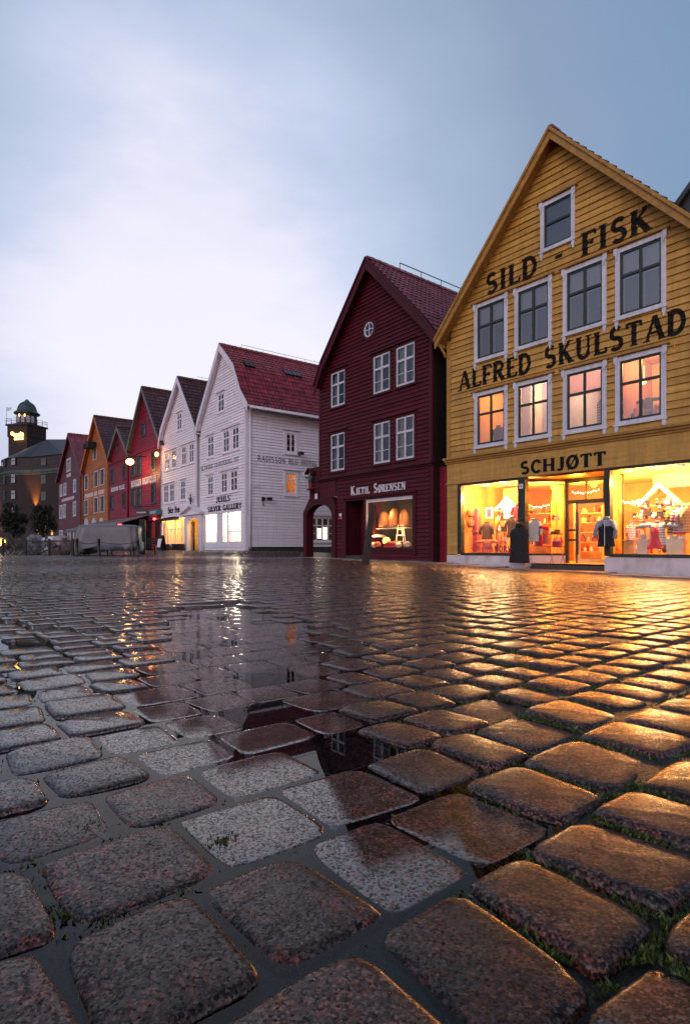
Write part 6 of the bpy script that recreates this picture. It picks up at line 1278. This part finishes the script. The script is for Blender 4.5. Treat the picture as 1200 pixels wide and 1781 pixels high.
# folding table with a pink box at the entrance
ft = empty('folding_table', g_at(969, 984, .25), H.phi-R(5), 'small wire legged folding table with dark slatted top at the shop entrance', 'table')
mb = MB(); [mb.box(-.26, .26, -.15+i*.06, -.11+i*.06, .60, .62) for i in range(5)]; mb.build('tabletop', M['dark_wood'], ft)
for s in (-1, 1):
    mb = MB(); mb.tube([(s*.2, -.13, .6), (s*.22, .13, 0)], .01, 6); mb.build('leg', M['grey_metal'], ft); mb = MB(); mb.tube([(s*.18, .13, .6), (s*.2, -.13, 0)], .01, 6); mb.build('leg', M['grey_metal'], ft)
tp = Vector(g_at(969, 984, .25)); bxo = MB(); bxo.box(-.15, .15, -.06, .06, 0, .17); bxo.box(-.12, .12, -.066, -.0605, .03, .14, 1); o = bxo.build('display_box', [M['cloth_purple'], M['cloth_red']], loc=(tp.x, tp.y, tp.z+.622), rz=H.phi-R(5)); tag(o, 'pink and purple display box standing on the folding table', 'box')
# wall shelving deep in the shop with its small goods
def shelving(lab, px0, px1, off, levels, grp, n):
    x0, x1 = H.L(px0, 900, off)[0], H.L(px1, 900, off)[0]; w_ = x1-x0; base = H.Wd((x0+x1)/2, off, .25); e = empty('shelving', base, H.phi, lab, 'shelving'); mb = MB()
    for z in levels: mb.box(-w_/2, w_/2, -.15, .15, z-.03, z)
    mb.build('shelf', M['shelf'], e); mb = MB(); mb.box(-w_/2-.04, -w_/2, -.16, .16, 0, levels[-1]+.4); mb.box(w_/2, w_/2+.04, -.16, .16, 0, levels[-1]+.4); mb.build('upright', M['shelf'], e)
    protos = {}; ms = ['cloth_red', 'cloth_white', 'cloth_brown', 'paper', 'wicker', 'cloth_salmon', 'cloth_dark', 'shelf']
    for i in range(n):
        kind = random.choice(['jar', 'box', 'figurine']); m_ = random.choice(ms); key = (kind, m_)
        z = random.choice(levels); x_ = random.uniform(-w_/2+.06, w_/2-.06); wp = H.Wd((x0+x1)/2+x_, off-.05+random.uniform(-.06, .06), .25+z)
        if key not in protos:
            mb = MB()
            if kind == 'jar': mb.lathe([(.045, 0), (.055, .02), (.055, .1), (.035, .13), (.04, .15), (.01, .155)], 10)
            elif kind == 'box': mb.box(-.06, .06, -.04, .04, 0, .1); mb.box(-.062, .062, -.042, .042, .1, .125)
            else: mb.lathe([(.05, 0), (.045, .06), (.03, .1), (.04, .14), (.03, .19), (.005, .2)], 10)
            protos[key] = mb.build(kind, M[m_], smooth=kind != 'box'); o = protos[key]
        else: o = protos[key].copy(); COL.objects.link(o)
        o.location = wp; o.rotation_euler = (0, 0, H.phi+random.uniform(-.4, .4)); s_ = random.uniform(.8, 1.4); o.scale = (s_, s_, s_)
        tag(o, grp, kind, grp)
shelving('tall shelving with rows of souvenirs seen through the glazed shop door', 1003, 1050, 3.4, [.35, .7, 1.05, 1.4, 1.75], 'small souvenirs on the shelving seen through the glazed door', 46)
shelving('shelving with souvenirs behind the angled entrance window', 918, 962, 3.0, [.6, 1.0, 1.4, 1.8], 'small souvenirs on the shelving behind the angled entrance window', 34)
shelving('low shelving with small goods between the cardigans in the window with skis', 866, 884, 1.9, [.35, .65, .95, 1.25], 'small goods on the low shelving near the skis', 22)
# dense small goods on the window displays
def scatter(lab, cat, grp, px0, px1, rowsz, n, off):
    pr = []
    for k_, m__ in enumerate(('cloth_white', 'cloth_red', 'paper', 'cloth_brown', 'cloth_salmon', 'cloth_dark')):
        mb = MB()
        if k_ % 3 == 0: mb.blob((0, 0, .08), .07, .06, .08, 8, jit=.1); mb.blob((0, 0, .18), .045, .04, .045, 8)
        elif k_ % 3 == 1: mb.lathe([(.06, 0), (.065, .04), (.03, .14), (.01, .22)], 10)
        else: mb.box(-.06, .06, -.04, .04, 0, .12); mb.box(-.065, .065, -.045, .045, .12, .145)
        pr.append((k_, mb, M[m__]))
    made = {}
    for i in range(n):
        k_, mb, mt = random.choice(pr); py_ = random.choice(rowsz); px_ = random.uniform(px0, px1)
        if k_ in made: o = made[k_].copy(); COL.objects.link(o)
        else: o = made[k_] = mb.build(cat, mt, smooth=k_ % 3 != 2)
        o.location = g_at(px_, py_, off+random.uniform(-.08, .08)); o.rotation_euler = (0, 0, H.phi+random.uniform(-.6, .6)); s_ = random.uniform(.7, 1.25); o.scale = (s_, s_, s_); tag(o, lab, cat, grp)
scatter('small toy or trinket on the boards under the glowing gable beside the skis', 'trinket', 'trinkets under the gable beside the skis', 866, 899, (905, 925, 943, 962), 40, .95)
scatter('small toy or trinket on the boards around the gable with the star ornament', 'trinket', 'trinkets around the gable with the star ornament', 1102, 1168, (880, 903, 903, 935, 962), 54, .85)
scatter('small toy or trinket on the counter seen behind the salmon apron', 'trinket', 'trinkets on the counter behind the apron', 955, 980, (905, 930, 945), 22, 1.9)
def light_chain(lab, px0, py0, px1, py1, off, n):
    a, b = Vector(g_at(px0, py0, off)), Vector(g_at(px1, py1, off)); e = empty('light_chain', a, 0, lab, 'lights'); w_ = MB(); P = [(b-a)*(i/n)+Vector((0, 0, -.08*math.sin(math.pi*i/n)+.02*math.sin(i*2.3))) for i in range(n+1)]; w_.tube(P, .005, 4); w_.build('wire', M['black_metal'], e)
    for q in P[1:-1]: m_b = MB(); m_b.blob(tuple(q), .022, .022, .026, 6); m_b.build('bulb', M['fairy'], e)
light_chain('chain of tiny glowing bulbs hung beside the gable with the star ornament', 1080, 872, 1122, 866, .7, 12)
light_chain('chain of tiny glowing bulbs hung under the shop ceiling behind the glazed door', 992, 856, 1046, 850, 2.2, 12)
light_chain('chain of tiny glowing bulbs hung over the white and red sweaters at the entrance', 920, 880, 958, 876, 1.2, 9)
# spotlights on the shop ceiling
for k, (px_, off, lab) in enumerate(((845, .6, 'white ceiling spotlight above the skis in the shop window'), (880, .6, 'white ceiling spotlight above the glowing gable in the window with skis'), (1092, .6, 'white ceiling spotlight above the pedestal in the shop window'), (1145, .5, 'white ceiling spotlight above the gable display in the window with striped cardigan'), (1184, .5, 'white ceiling spotlight above the striped sweaters'))):
    x_ = H.L(px_, 900, off)[0]; e = empty('ceiling_spotlight', H.Wd(x_, off, zh_y+.13), H.phi, lab, 'spotlight'); mb = MB(); mb.box(-.09, .09, -.06, .06, -.12, 0); mb.build('housing', M['cloth_white'], e); mb = MB(); mb.lathe([(.05, -.125), (.055, -.14), (.01, -.145)], 10, (0, -.02, 0)); mb.build('lamp', M['bulb'], e)
# goods in the dark red shop window
H = RH
def r_at(px_, py_, off): x_, z_ = H.L(px_, py_, off); return H.Wd(x_, off, z_)
for px_, py_, h_, w_, lab in ((668, 917, .72, .26, 'widest amber glass dome, behind the leaning post in the dark red shop window'), (686, 917, .84, .25, 'middle and tallest amber glass dome in the dark red shop window'), (703, 917, .78, .22, 'slimmest amber glass dome, above the white step ladder')):
    mb = MB(); mb.lathe([(w_*.95, 0), (w_, .12), (w_*.98, h_*.5), (w_*.8, h_*.78), (w_*.45, h_*.95), (.03, h_)], 18); o = mb.build('display_dome', M['amber_cloth'] if 'amber_cloth' in M else M['cloth_salmon'], loc=r_at(px_, py_, .75), rz=H.phi, smooth=True); tag(o, lab, 'dome')
mb = MB(); mb.box(-1.0, 1.05, -.1, .5, -.03, 0); o = mb.build('glass_shelf', M['white_trim'], loc=r_at(683, 918, .6), rz=H.phi); tag(o, 'white shelf across the middle of the dark red shop window', 'shelf')
for px_, lab in ((688, 'left leg of a pair of white ladders'),):
    e = empty('step_ladder', r_at(697, 951, .5), H.phi, 'white wooden step ladder in the dark red shop window', 'ladder')
    mb = MB(); mb.tube([(-.32, 0, 0), (-.16, 0, .95)], .025, 6); mb.tube([(.32, 0, 0), (.16, 0, .95)], .025, 6); mb.tube([(0, .2, 0), (0, .05, .95)], .025, 6); mb.build('frame', M['cloth_white'], e); mb = MB(); [mb.box(-.3+.05*i, .3-.05*i, -.03, .05, .22+i*.26, .24+i*.26) for i in range(3)]; mb.build('step', M['cloth_white'], e)
for i, (px_, py_, m_, lab) in enumerate(((650, 952, 'cloth_white', 'white wool ball beside the pink one in the dark red shop window'), (657, 951, 'cloth_salmon', 'pink wool ball beside the white one in the dark red shop window'), (693, 952, 'cloth_white', 'white wool ball under the ladder in the dark red shop window'), (709, 951, 'cloth_white', 'white wool ball in the window corner beyond the step ladder'))):
    mb = MB(); mb.blob((0, 0, .12), .17, .14, .13, 10, jit=.12); o = mb.build('wool_ball', M[m_], loc=r_at(px_, py_+.5, .4), rz=H.phi, smooth=True); tag(o, lab, 'wool ball')
mb = MB(); mb.lathe([(.05, 0), (.15, .03), (.17, .16), (.12, .26), (.03, .3)], 14); o = mb.build('paper_lantern', M['bulb_amber'], loc=r_at(672, 946, .45), smooth=True); tag(o, 'round glowing yellow lantern in the dark red shop window', 'lantern')
mb = MB(); mb.box(-.4, .4, -.1, .12, 0, .16); [mb.prism([(-.38+i*.13, .16), (-.26+i*.13, .16), (-.32+i*.13, .27)], -.08, .1, 1) for i in range(6)]; o = mb.build('gift_tray', [M['cloth_red'], M['cloth_salmon']], loc=r_at(681, 952, .4), rz=H.phi); tag(o, 'red tray with a row of small pointed gnomes caps', 'tray')
mb = MB(); mb.lathe([(.36, 0), (.40, .03), (.34, .10), (.10, .14), (.02, .15)], 16); o = mb.build('fur_cushion', M['cloth_white'], loc=r_at(657, 935, .7), smooth=True); tag(o, 'flat white sheepskin cushion under the shelf in the dark red shop window', 'cushion')

# ------------------------------------------------------------------ the left side: stall, terrace, trees
x, Y, z = at_px(187, Y=29.0); m_ = M['tarp'] = plain('grey_tarpaulin', (.15, .145, .165), .40, .22, 1.2, bump=.8, bscale=2.2)
st = empty('covered_stall', (x, Y, z), R(10), 'market stall wrapped in a grey tarpaulin in front of the orange and red houses', 'stall')
mb = MB(); rings = []
for i, (z_, sx, sy) in enumerate(((.06, 1.42, .78), (.25, 1.47, .82), (.5, 1.45, .80), (.9, 1.44, .79), (1.3, 1.40, .76), (1.45, 1.36, .74), (1.50, 1.26, .6), (1.52, .9, .4))):
    rg = []
    for k in range(48):
        t = 2*math.pi*k/48; cx, sn = math.cos(t), math.sin(t); px_ = math.copysign(abs(cx)**.2, cx)*sx; py_ = math.copysign(abs(sn)**.2, sn)*sy; fo = .06*math.sin(k*1.3+z_*2.5)*(1.25-z_*.7) + .04*math.sin(k*2.9+3*z_) + .03*math.sin(k*.7-4*z_)
        low = 0 if i else (-.04 if px_ < -.4 else .34+.16*math.sin(k*.9)); px_ += .16*(z_/1.5) - .10*(px_ < 0)*(1-z_/1.5)
        rg.append((px_*(1+fo*.5), py_*(1+fo), z_ + low*(1 if i == 0 else 0) + (.12*max(0, -px_-1.1) if i > 4 else 0)))
    rings.append(rg)
mb.loft(rings); mb.build('tarpaulin', m_, st, smooth=True)
mb = MB(); mb.box(-1.2, 1.2, -.5, .5, .62, .68); mb.build('counter', M['dark_wood'], st)
for sx in (-1.1, 0, 1.1):
    for sy in (-.45, .45):
        mb = MB(); mb.tube([(sx+.12, sy, 0), (sx, sy, .64)], .03, 6); mb.build('leg', M['dark_wood'], st)
# bollards with a chain
bp = []
for px_, lab in ((134, 'dark bollard at the end of the terrace rail by the tarpaulin stall'), (172, 'dark bollard standing in front of the tarpaulin stall'), (240, 'dark bollard at the end of the chain beside the thick post')):
    x, Y, z = at_px(px_, Y=27.0); mb = MB(); mb.lathe([(.09, -.05), (.09, .08), (.06, .12), (.055, .68), (.08, .70), (.08, .74), (.06, .80), (.01, .82)], 12); o = mb.build('bollard', M['black_metal'], loc=(x, Y, z), smooth=True); tag(o, lab, 'bollard'); bp.append(Vector((x, Y, z+.66)))
for a, b, lab in ((bp[0], bp[1], 'sagging dark chain running to the terrace end of the tarpaulin stall'), (bp[1], bp[2], 'sagging dark chain running to the thick timber post')):
    mb = MB(); mb.tube([tuple((b-a)*(i/12) + Vector((0, 0, -.10*math.sin(math.pi*i/12)))) for i in range(13)], .018, 6); o = mb.build('chain', M['black_metal'], loc=a); tag(o, lab, 'chain')
# thick dark timber post, bench
x, Y, z = at_px(247.5, Y=32.0); mb = MB(); mb.loft([sqr(0, -.1, .17), sqr(0, 1.9, .16), sqr(0, 1.96, .13)]); mb.box(-.2, .2, -.2, .2, -.1, .12); o = mb.build('timber_post', M['dark_wood'], loc=(x, Y, z), rz=R(15)); tag(o, 'upright thick dark timber post beside the tarpaulin stall', 'post')
x, Y, z = at_px(259, Y=33.0); e = empty('bench', (x, Y, z), R(5), 'small dark bench beside the upright thick timber post', 'bench'); mb = MB(); mb.box(-.42, .42, -.2, .2, .40, .46); mb.build('seat', M['dark_wood'], e); mb = MB(); [mb.box(-.42, .42, .2, .23, .55+.13*i, .63+.13*i) for i in range(3)]; mb.build('backrest', M['dark_wood'], e)
for s in (-.38, .38): mb = MB(); mb.box(s-.03, s+.03, -.18, .22, 0, .4); mb.box(s-.03, s+.03, .18, .24, .46, .92); mb.build('leg', M['dark_wood'], e)
x, Y, z = at_px(243, Y=30.0); mb = MB(); mb.loft([ell(0, 0, .05, .16, .12), ell(0, 0, .2, .22, .15), ell(.02, 0, .5, .2, .14), ell(0, 0, .62, .09, .08), ell(0, 0, .7, .12, .1)]); o = mb.build('rubbish_sack', M['curtain'], loc=(x, Y, z+.12), smooth=True); tag(o, 'white sack between the tarpaulin stall and the thick timber post', 'sack')
x, Y, z = at_px(280.5, Y=41.0); e = empty('sandwich_board', (x, Y, z), R(-40), 'white and dark sandwich board in front of the bakery shopfront', 'sign'); mb = MB()
for s in (-1, 1): mb.loft([[(-.32, s*.28, 0), (.32, s*.28, 0), (.32, s*.25, 0), (-.32, s*.25, 0)], [(-.32, s*.04, 1.1), (.32, s*.04, 1.1), (.32, s*.01, 1.1), (-.32, s*.01, 1.1)]])
mb.build('board', M['dark_wood'], e); mb = MB(); mb.face([(-.22, -.245, .25), (.22, -.245, .25), (.22, -.10, .85), (-.22, -.10, .85)]); mb.build('notice', M['white_paint'], e)
for px_, w_, lab in ((287, .9, 'low dark crate below the bakery window by the red house'), (309.5, 1.3, 'low dark bench box below the bakery window by the portal')):
    x_, z_ = WL.L(px_, 950, -.5); mb = MB(); mb.box(-w_/2, w_/2, -.2, .2, .0, .42); mb.box(-w_/2-.05, w_/2+.05, -.25, .25, .42, .48); o = mb.build('planter_box', M['dark_wood'], loc=(*WL.Wd(x_, -.5, 0)[:2], gz(*WL.Wd(x_, -.5, 0)[:2])), rz=WL.phi); tag(o, lab, 'box')
# terrace canopy in front of the two red houses
H = NC; a0, z_a = H.L(183, 905)[0], 0; xr = H.L(262, 900, -3.2)[0]; zt_ = H.L(258, 897)[1]; zl_ = H.L(258, 915, -3.5)[1]
tc_ = empty('terrace_canopy', H.Wd(0, 0, 0), H.phi, 'grey sloping terrace canopy in front of the two red houses', 'canopy')
mb = MB(); xl = MF.root.location; xl = (Vector((xl.x, xl.y))-H.O).dot(H.r)-3.0; xr = H.L(259, 900)[0]
z1, z0 = H.L(257, 896)[1], H.L(257, 896)[1]-1.0
mb.loft([[(x_, -.06, z1), (x_, -3.4, z0), (x_, -3.45, z0-.25), (x_, -3.4, z0-.26), (x_, -3.36, z0-.06), (x_, -.06, z1-.06)] for x_ in (xl, xr)]); mb.build('roof', M['tarp'], tc_)
mb = MB(); [mb.tube([(xl+(xr-xl)*i/4, -3.3, -.2), (xl+(xr-xl)*i/4, -3.3, z0)], .05, 6) for i in range(5)]; mb.build('post', M['dark_wood'], tc_)
mb = MB(); mb.box(xl, xr, -3.2, -3.1, -.2, .95); mb.box(xr-.1, xr, -3.1, -.1, -.2, z0-.4); mb.build('screen', M['dark_wood'], tc_)
x_, z_ = H.L(209, 914, -3.5); p = H.Wd(x_, -3.55, z_); mb = MB(); mb.box(-.32, .32, -.04, .04, -.1, .1); e = mb.build('heater_lamp', M['bulb_red'], loc=p, rz=H.phi); tag(e, 'glowing red heat lamp under the grey terrace canopy', 'lamp'); mb = MB(); mb.box(-.4, .4, .045, .12, -.16, .16); mb.build('housing', M['black_metal'], e)
x_, z_ = H.L(269.5, 902.5, -.15); mb = MB(); mb.blob((0, 0, 0), .13, .1, .1, 8); e = mb.build('door_lamp', M['bulb_red'], loc=H.Wd(x_, -.2, z_)); tag(e, 'tiny red lamp above the door below the teal sign', 'lamp')
# hanging oval sign, teal sign
x_, z_ = H.L(246, 890.5, -1.0); e = empty('oval_sign', H.Wd(x_, -1.0, z_), R(-15), 'black oval sign hanging from a bracket on the wide red house', 'sign')
mb = MB(); mb.prism([(.62*math.cos(2*math.pi*k/28), .30*math.sin(2*math.pi*k/28)) for k in range(28)], -.03, .03); mb.build('board', M['black_metal'], e); text_mb('HIHHIHH', -.42, .42, -.10, .12, y=-.035, weight=.24, serif=False).build('lettering', M['pink_paint'], e)
mb = MB(); mb.tube([(-.4, 0, .22), (-.4, 0, .5)], .015, 5); mb.tube([(.4, 0, .22), (.4, 0, .5)], .015, 5); mb.tube([(-.6, 0, .5), (1.2, .9, .5)], .03, 6); mb.tube([(.9, .75, .5), (.9, .75, .85), (.7, .65, .95)], .02, 5); mb.build('bracket', M['black_metal'], e)
x_, z_ = H.L(267.5, 891.5, -.4); M['teal'] = plain('teal_sign_paint', (.03, .16, .17), .5, .1); e = empty('teal_sign', H.Wd(x_, -.45, z_), H.phi, 'teal shop sign above the dark entrance of the wide red house', 'sign'); mb = MB(); mb.box(-1.05, 1.05, -.05, .3, -.22, .24); mb.build('board', M['teal'], e); text_mb('H#HI#H', -.7, .75, -.08, .2, y=-.055, weight=.2, serif=False).build('lettering', M['pink_paint'], e)
# street lamps
x_, z_ = H.L(226, 803, -1.4); e = empty('street_lamp', H.Wd(x_, 0, z_), H.phi, 'bright street lamp on a bracket between the two red houses', 'lamp'); mb = MB(); mb.blob((0, -1.4, 0), .34, .34, .28, 12); mb.build('globe', M['lampglobe'], e, smooth=True); mb = MB(); mb.tube([(0, -.03, .55), (0, -.8, .5), (0, -1.4, .35), (0, -1.4, .15)], .04, 6); mb.lathe([(.05, .32), (.22, .2), (.25, .14)], 12, (0, -1.4, 0)); mb.build('bracket', M['black_metal'], e)
point('street_light', H.Wd(x_, -1.4, z_-.35), 260, (1, .50, .18), .2)
x_, z_ = H.L(271.5, 790, -.5); e = empty('wall_lamp', H.Wd(x_, 0, z_), H.phi, 'smaller round glowing wall lamp where the wide red house meets the white one', 'lamp'); mb = MB(); mb.blob((0, -.45, 0), .16, .16, .2, 12); mb.build('globe', M['bulb'], e, smooth=True); mb = MB(); mb.tube([(0, -.03, .35), (0, -.45, .4), (0, -.45, .26)], .03, 6); mb.build('bracket', M['black_metal'], e)
point('wall_light', H.Wd(x_, -1.0, z_-.1), 50, (1, .36, .10), .15)
x, Y, z = at_px(3, Y=33); e = empty('floodlight', (x, Y, z), 0, 'bright yellow floodlight on a short post at the end of the terrace', 'floodlight'); mb = MB(); mb.blob((0, -.12, .68), .30, .08, .22, 12); mb.build('lamp', M['flood'], e, smooth=True); mb = MB(); mb.tube([(0, 0, 0), (0, 0, .5)], .04, 6); mb.box(-.3, .3, -.05, .1, .46, .9); mb.build('housing', M['black_metal'], e)
# terrace rail and chairs
x0, Y0, z0 = at_px(-40, Y=28.6); x1, Y1, z1 = at_px(133, Y=27.6); e = empty('terrace_rail', (x0, Y0, z0), math.atan2(Y1-Y0, x1-x0), 'low dark wooden rail in front of the terrace chairs', 'rail'); L_ = math.hypot(x1-x0, Y1-Y0); mb = MB(); mb.box(0, L_, -.03, .03, .66, .72); mb.build('rail', M['dark_wood'], e)
for i in range(5): mb = MB(); xx = .2+(L_-.4)*i/4; mb.box(xx-.05, xx+.05, -.035, .035, -.05, .80); mb.build('post', M['dark_wood'], e)
chair = empty('folding_chair', (0, 0, 0), 0, 'wooden folding chair with crossed pale legs among the terrace furniture behind the rail', 'chair', 'folding chairs on the terrace')
mb = MB(); [mb.box(-.21, .21, -.2+i*.07, -.15+i*.07, .44, .46) for i in range(6)]; mb.build('seat', M['chairwood'], chair); mb = MB(); [mb.box(-.21, .21, .25+.02*i, .27+.02*i, .58+.10*i, .65+.10*i) for i in range(3)]; mb.build('backrest', M['chairwood'], chair)
for s in (-.22, .22):
    mb = MB(); mb.tube([(s, -.26, 0), (s, .32, .90)], .024, 6); mb.build('leg', M['chairwood'], chair); mb = MB(); mb.tube([(s*.9, .28, 0), (s*.9, -.22, .46)], .024, 6); mb.build('leg', M['chairwood'], chair)
random.seed(11)
spots = [(-8, 29.4, 80), (8, 29.6, 95), (16, 31, 60), (27, 29.5, 88), (38, 31.2, 110), (48, 29.6, 92), (58, 31, 70), (68, 29.3, 85), (80, 29.6, 95), (90, 30.6, 120), (100, 29.4, 88), (112, 30.2, 75), (122, 29.6, 100), (34, 32.5, 20), (75, 32.4, 160), (104, 32.2, 30), (12, 33.0, 40)]
for i, (px_, Y, a) in enumerate(spots):
    o = chair if i == 0 else copy_tree(chair); xx = (px_-PX)/1000*Y; o.location = (xx, Y, gz(xx, Y)); tl = random.choice([0, 0, 0, .35, -.3]); o.rotation_euler = (tl if i > 4 else 0, 0, R(a+random.uniform(-12, 12)))
for i, (px_, Y, w_, h_, lab, m_) in enumerate(((60, 30.4, .62, 1.02, 'grey and white wrapped cushion stack behind the terrace rail', 'tarp2'), (81, 30.8, .75, .86, 'low white wrapped table in the middle behind the terrace rail', 'curtain'), (92, 30.4, .6, .92, 'white wrapped cushion stack between the wrapped table and the pale bundle', 'curtain'), (108, 30.2, .75, .95, 'pale pinkish wrapped bundle beside the tarpaulin stall', 'pinkwrap'))):
    xx = (px_-PX)/1000*Y; mb = MB(); rg = []
    for z_, s_ in ((.0, .9), (.3, 1.0), (h_*.7, 1.02), (h_*.92, .95), (h_, .7), (h_+.02, .3)):
        rg.append([((w_/2)*s_*math.copysign(abs(math.cos(t))**.5, math.cos(t))*(1+.05*math.sin(5*t+z_*3)), .32*s_*math.copysign(abs(math.sin(t))**.5, math.sin(t))*(1+.05*math.sin(4*t)), z_ + (.04*math.sin(3*t) if z_ > .5 else 0)) for t in [2*math.pi*k/24 for k in range(24)]])
    mb.loft(rg); o = mb.build('wrapped_furniture', M[m_], loc=(xx, Y, gz(xx, Y)), rz=R(20*i), smooth=True); tag(o, lab, 'furniture')
# trees
def tree(px_, Y, h_, r_, lab):
    xx = (px_-PX)/1000*Y; z = gz(xx, Y); e = empty('street_tree', (xx, Y, z), 0, lab, 'tree'); mb = MB(); mb.tube([(0, 0, -.2), (.05, 0, h_*.25), (0, .05, h_*.5), (.1, 0, h_*.8)], [.18, .14, .10, .04], 8)
    for k in range(9):
        a = k*2.4; zz = h_*(.3+.05*k); mb.tube([(0, 0, zz), (r_*.35*math.cos(a), r_*.35*math.sin(a), zz+h_*.1), (r_*.75*math.cos(a), r_*.75*math.sin(a), zz+h_*.16)], [.07, .045, .015], 6)
    mb.build('trunk', M['dark_wood'], e); mb = MB(); cl = []
    for k in range(60):
        a, u, q = random.uniform(0, 6.28), random.uniform(-1, 1), random.random()**.4; rr = math.sqrt(1-u*u); cl.append((q*r_*rr*math.cos(a)*1.0, q*r_*rr*math.sin(a), h_*.60+q*u*h_*.34, random.uniform(.3, .5)))
    for cx, cy_, cz_, cr in cl:
        for _ in range(60):
            d = Vector((random.gauss(0, 1), random.gauss(0, 1), random.gauss(0, 1))).normalized()*cr*random.random()**.4; c = Vector((cx, cy_, cz_))+d; n_ = Vector((random.gauss(0, 1), random.gauss(0, 1), random.gauss(0, 1.2))).normalized(); a_ = n_.orthogonal().normalized()*random.uniform(.06, .11); b_ = n_.cross(a_)*1.5
            mb.face([c-a_, c-b_*.2+a_*.1, c+a_, c+b_], t=random.random())
    mb.build('crown', M['leaf'], e)
tree(21, 58, 5.0, 1.25, 'dark leafy street tree in front of the curved brick bay'); tree(75, 58, 5.0, 1.2, 'dark leafy street tree below the orange uplight on the brick wall')

# ------------------------------------------------------------------ give pieces that stand apart an object each
def split_apart(o, ex=.012):
    me = o.data; nv = len(me.vertices); co = np.empty(nv*3); me.vertices.foreach_get('co', co); co = co.reshape(-1, 3); par = list(range(nv))
    def find(a):
        while par[a] != a: par[a] = par[par[a]]; a = par[a]
        return a
    for p in me.polygons:
        v = list(p.vertices)
        for k in v[1:]: par[find(k)] = find(v[0])
    roots = [find(i) for i in range(nv)]; ids = {}
    for i, r_ in enumerate(roots): ids.setdefault(r_, []).append(i)
    comps = list(ids.values()); bb = [(co[c].min(0)-ex, co[c].max(0)+ex) for c in comps]; n = len(comps); cp = list(range(n))
    def fc(a):
        while cp[a] != a: a = cp[a]
        return a
    for i in range(n):
        for j in range(i+1, n):
            if (bb[i][0] <= bb[j][1]).all() and (bb[j][0] <= bb[i][1]).all(): cp[fc(i)] = fc(j)
    cl = {}
    for i in range(n): cl.setdefault(fc(i), []).extend(comps[i])
    if len(cl) < 2: return
    groups = list(cl.values()); vg = {}
    for g, vs in enumerate(groups):
        for v in vs: vg[v] = g
    polys = [(tuple(p.vertices), p.material_index) for p in me.polygons]
    sm = me.polygons[0].use_smooth
    for g, vs in enumerate(groups):
        mp = {v: k for k, v in enumerate(vs)}; fs = [([mp[v] for v in f], m) for f, m in polys if vg[f[0]] == g]
        nm = bpy.data.meshes.new(o.name.split('.')[0]); nm.from_pydata([tuple(co[v]) for v in vs], [], [f for f, _ in fs])
        for mt in me.materials: nm.materials.append(mt)
        nm.polygons.foreach_set('material_index', [m for _, m in fs]); nm.polygons.foreach_set('use_smooth', [sm]*len(fs))
        at = nm.attributes.new('tone', 'FLOAT', 'FACE'); at.data.foreach_set('value', np.full(len(fs), .35+.3*random.random(), dtype=np.float32))
        if g == 0: o.data = nm
        else:
            c = o.copy(); c.data = nm; COL.objects.link(c); c.parent = o.parent
            for k in list(c.keys()): del c[k]
SPLIT = {'corner_board', 'plinth', 'shop_window_frame', 'curtain', 'drapes', 'partition', 'step', 'lit_display', 'skylight', 'glazing_bar', 'downpipe', 'sill', 'fascia', 'rear_walls', 'entrance_lining', 'gutter', 'bracket', 'doorstep', 'stair_rail', 'arched_awning', 'frame', 'door', 'screen', 'pane', 'foundation', 'sleeve', 'antlers', 'upright', 'shelf', 'ridge_rail', 'side_room', 'wall', 'shop_sash', 'railing', 'post', 'stall_riser', 'door_surround'}
for o in [o for o in sc.objects if o.type == 'MESH' and o.parent and o.name.split('.')[0] in SPLIT and len(o.data.vertices) < 1500]: split_apart(o)

for o in [o for o in sc.objects if o.type == 'MESH' and o.parent and o.name.split('.')[0] == 'lettering']:
    zz = [v.co.z for v in o.data.vertices]; split_apart(o, .16*(max(zz)-min(zz)))
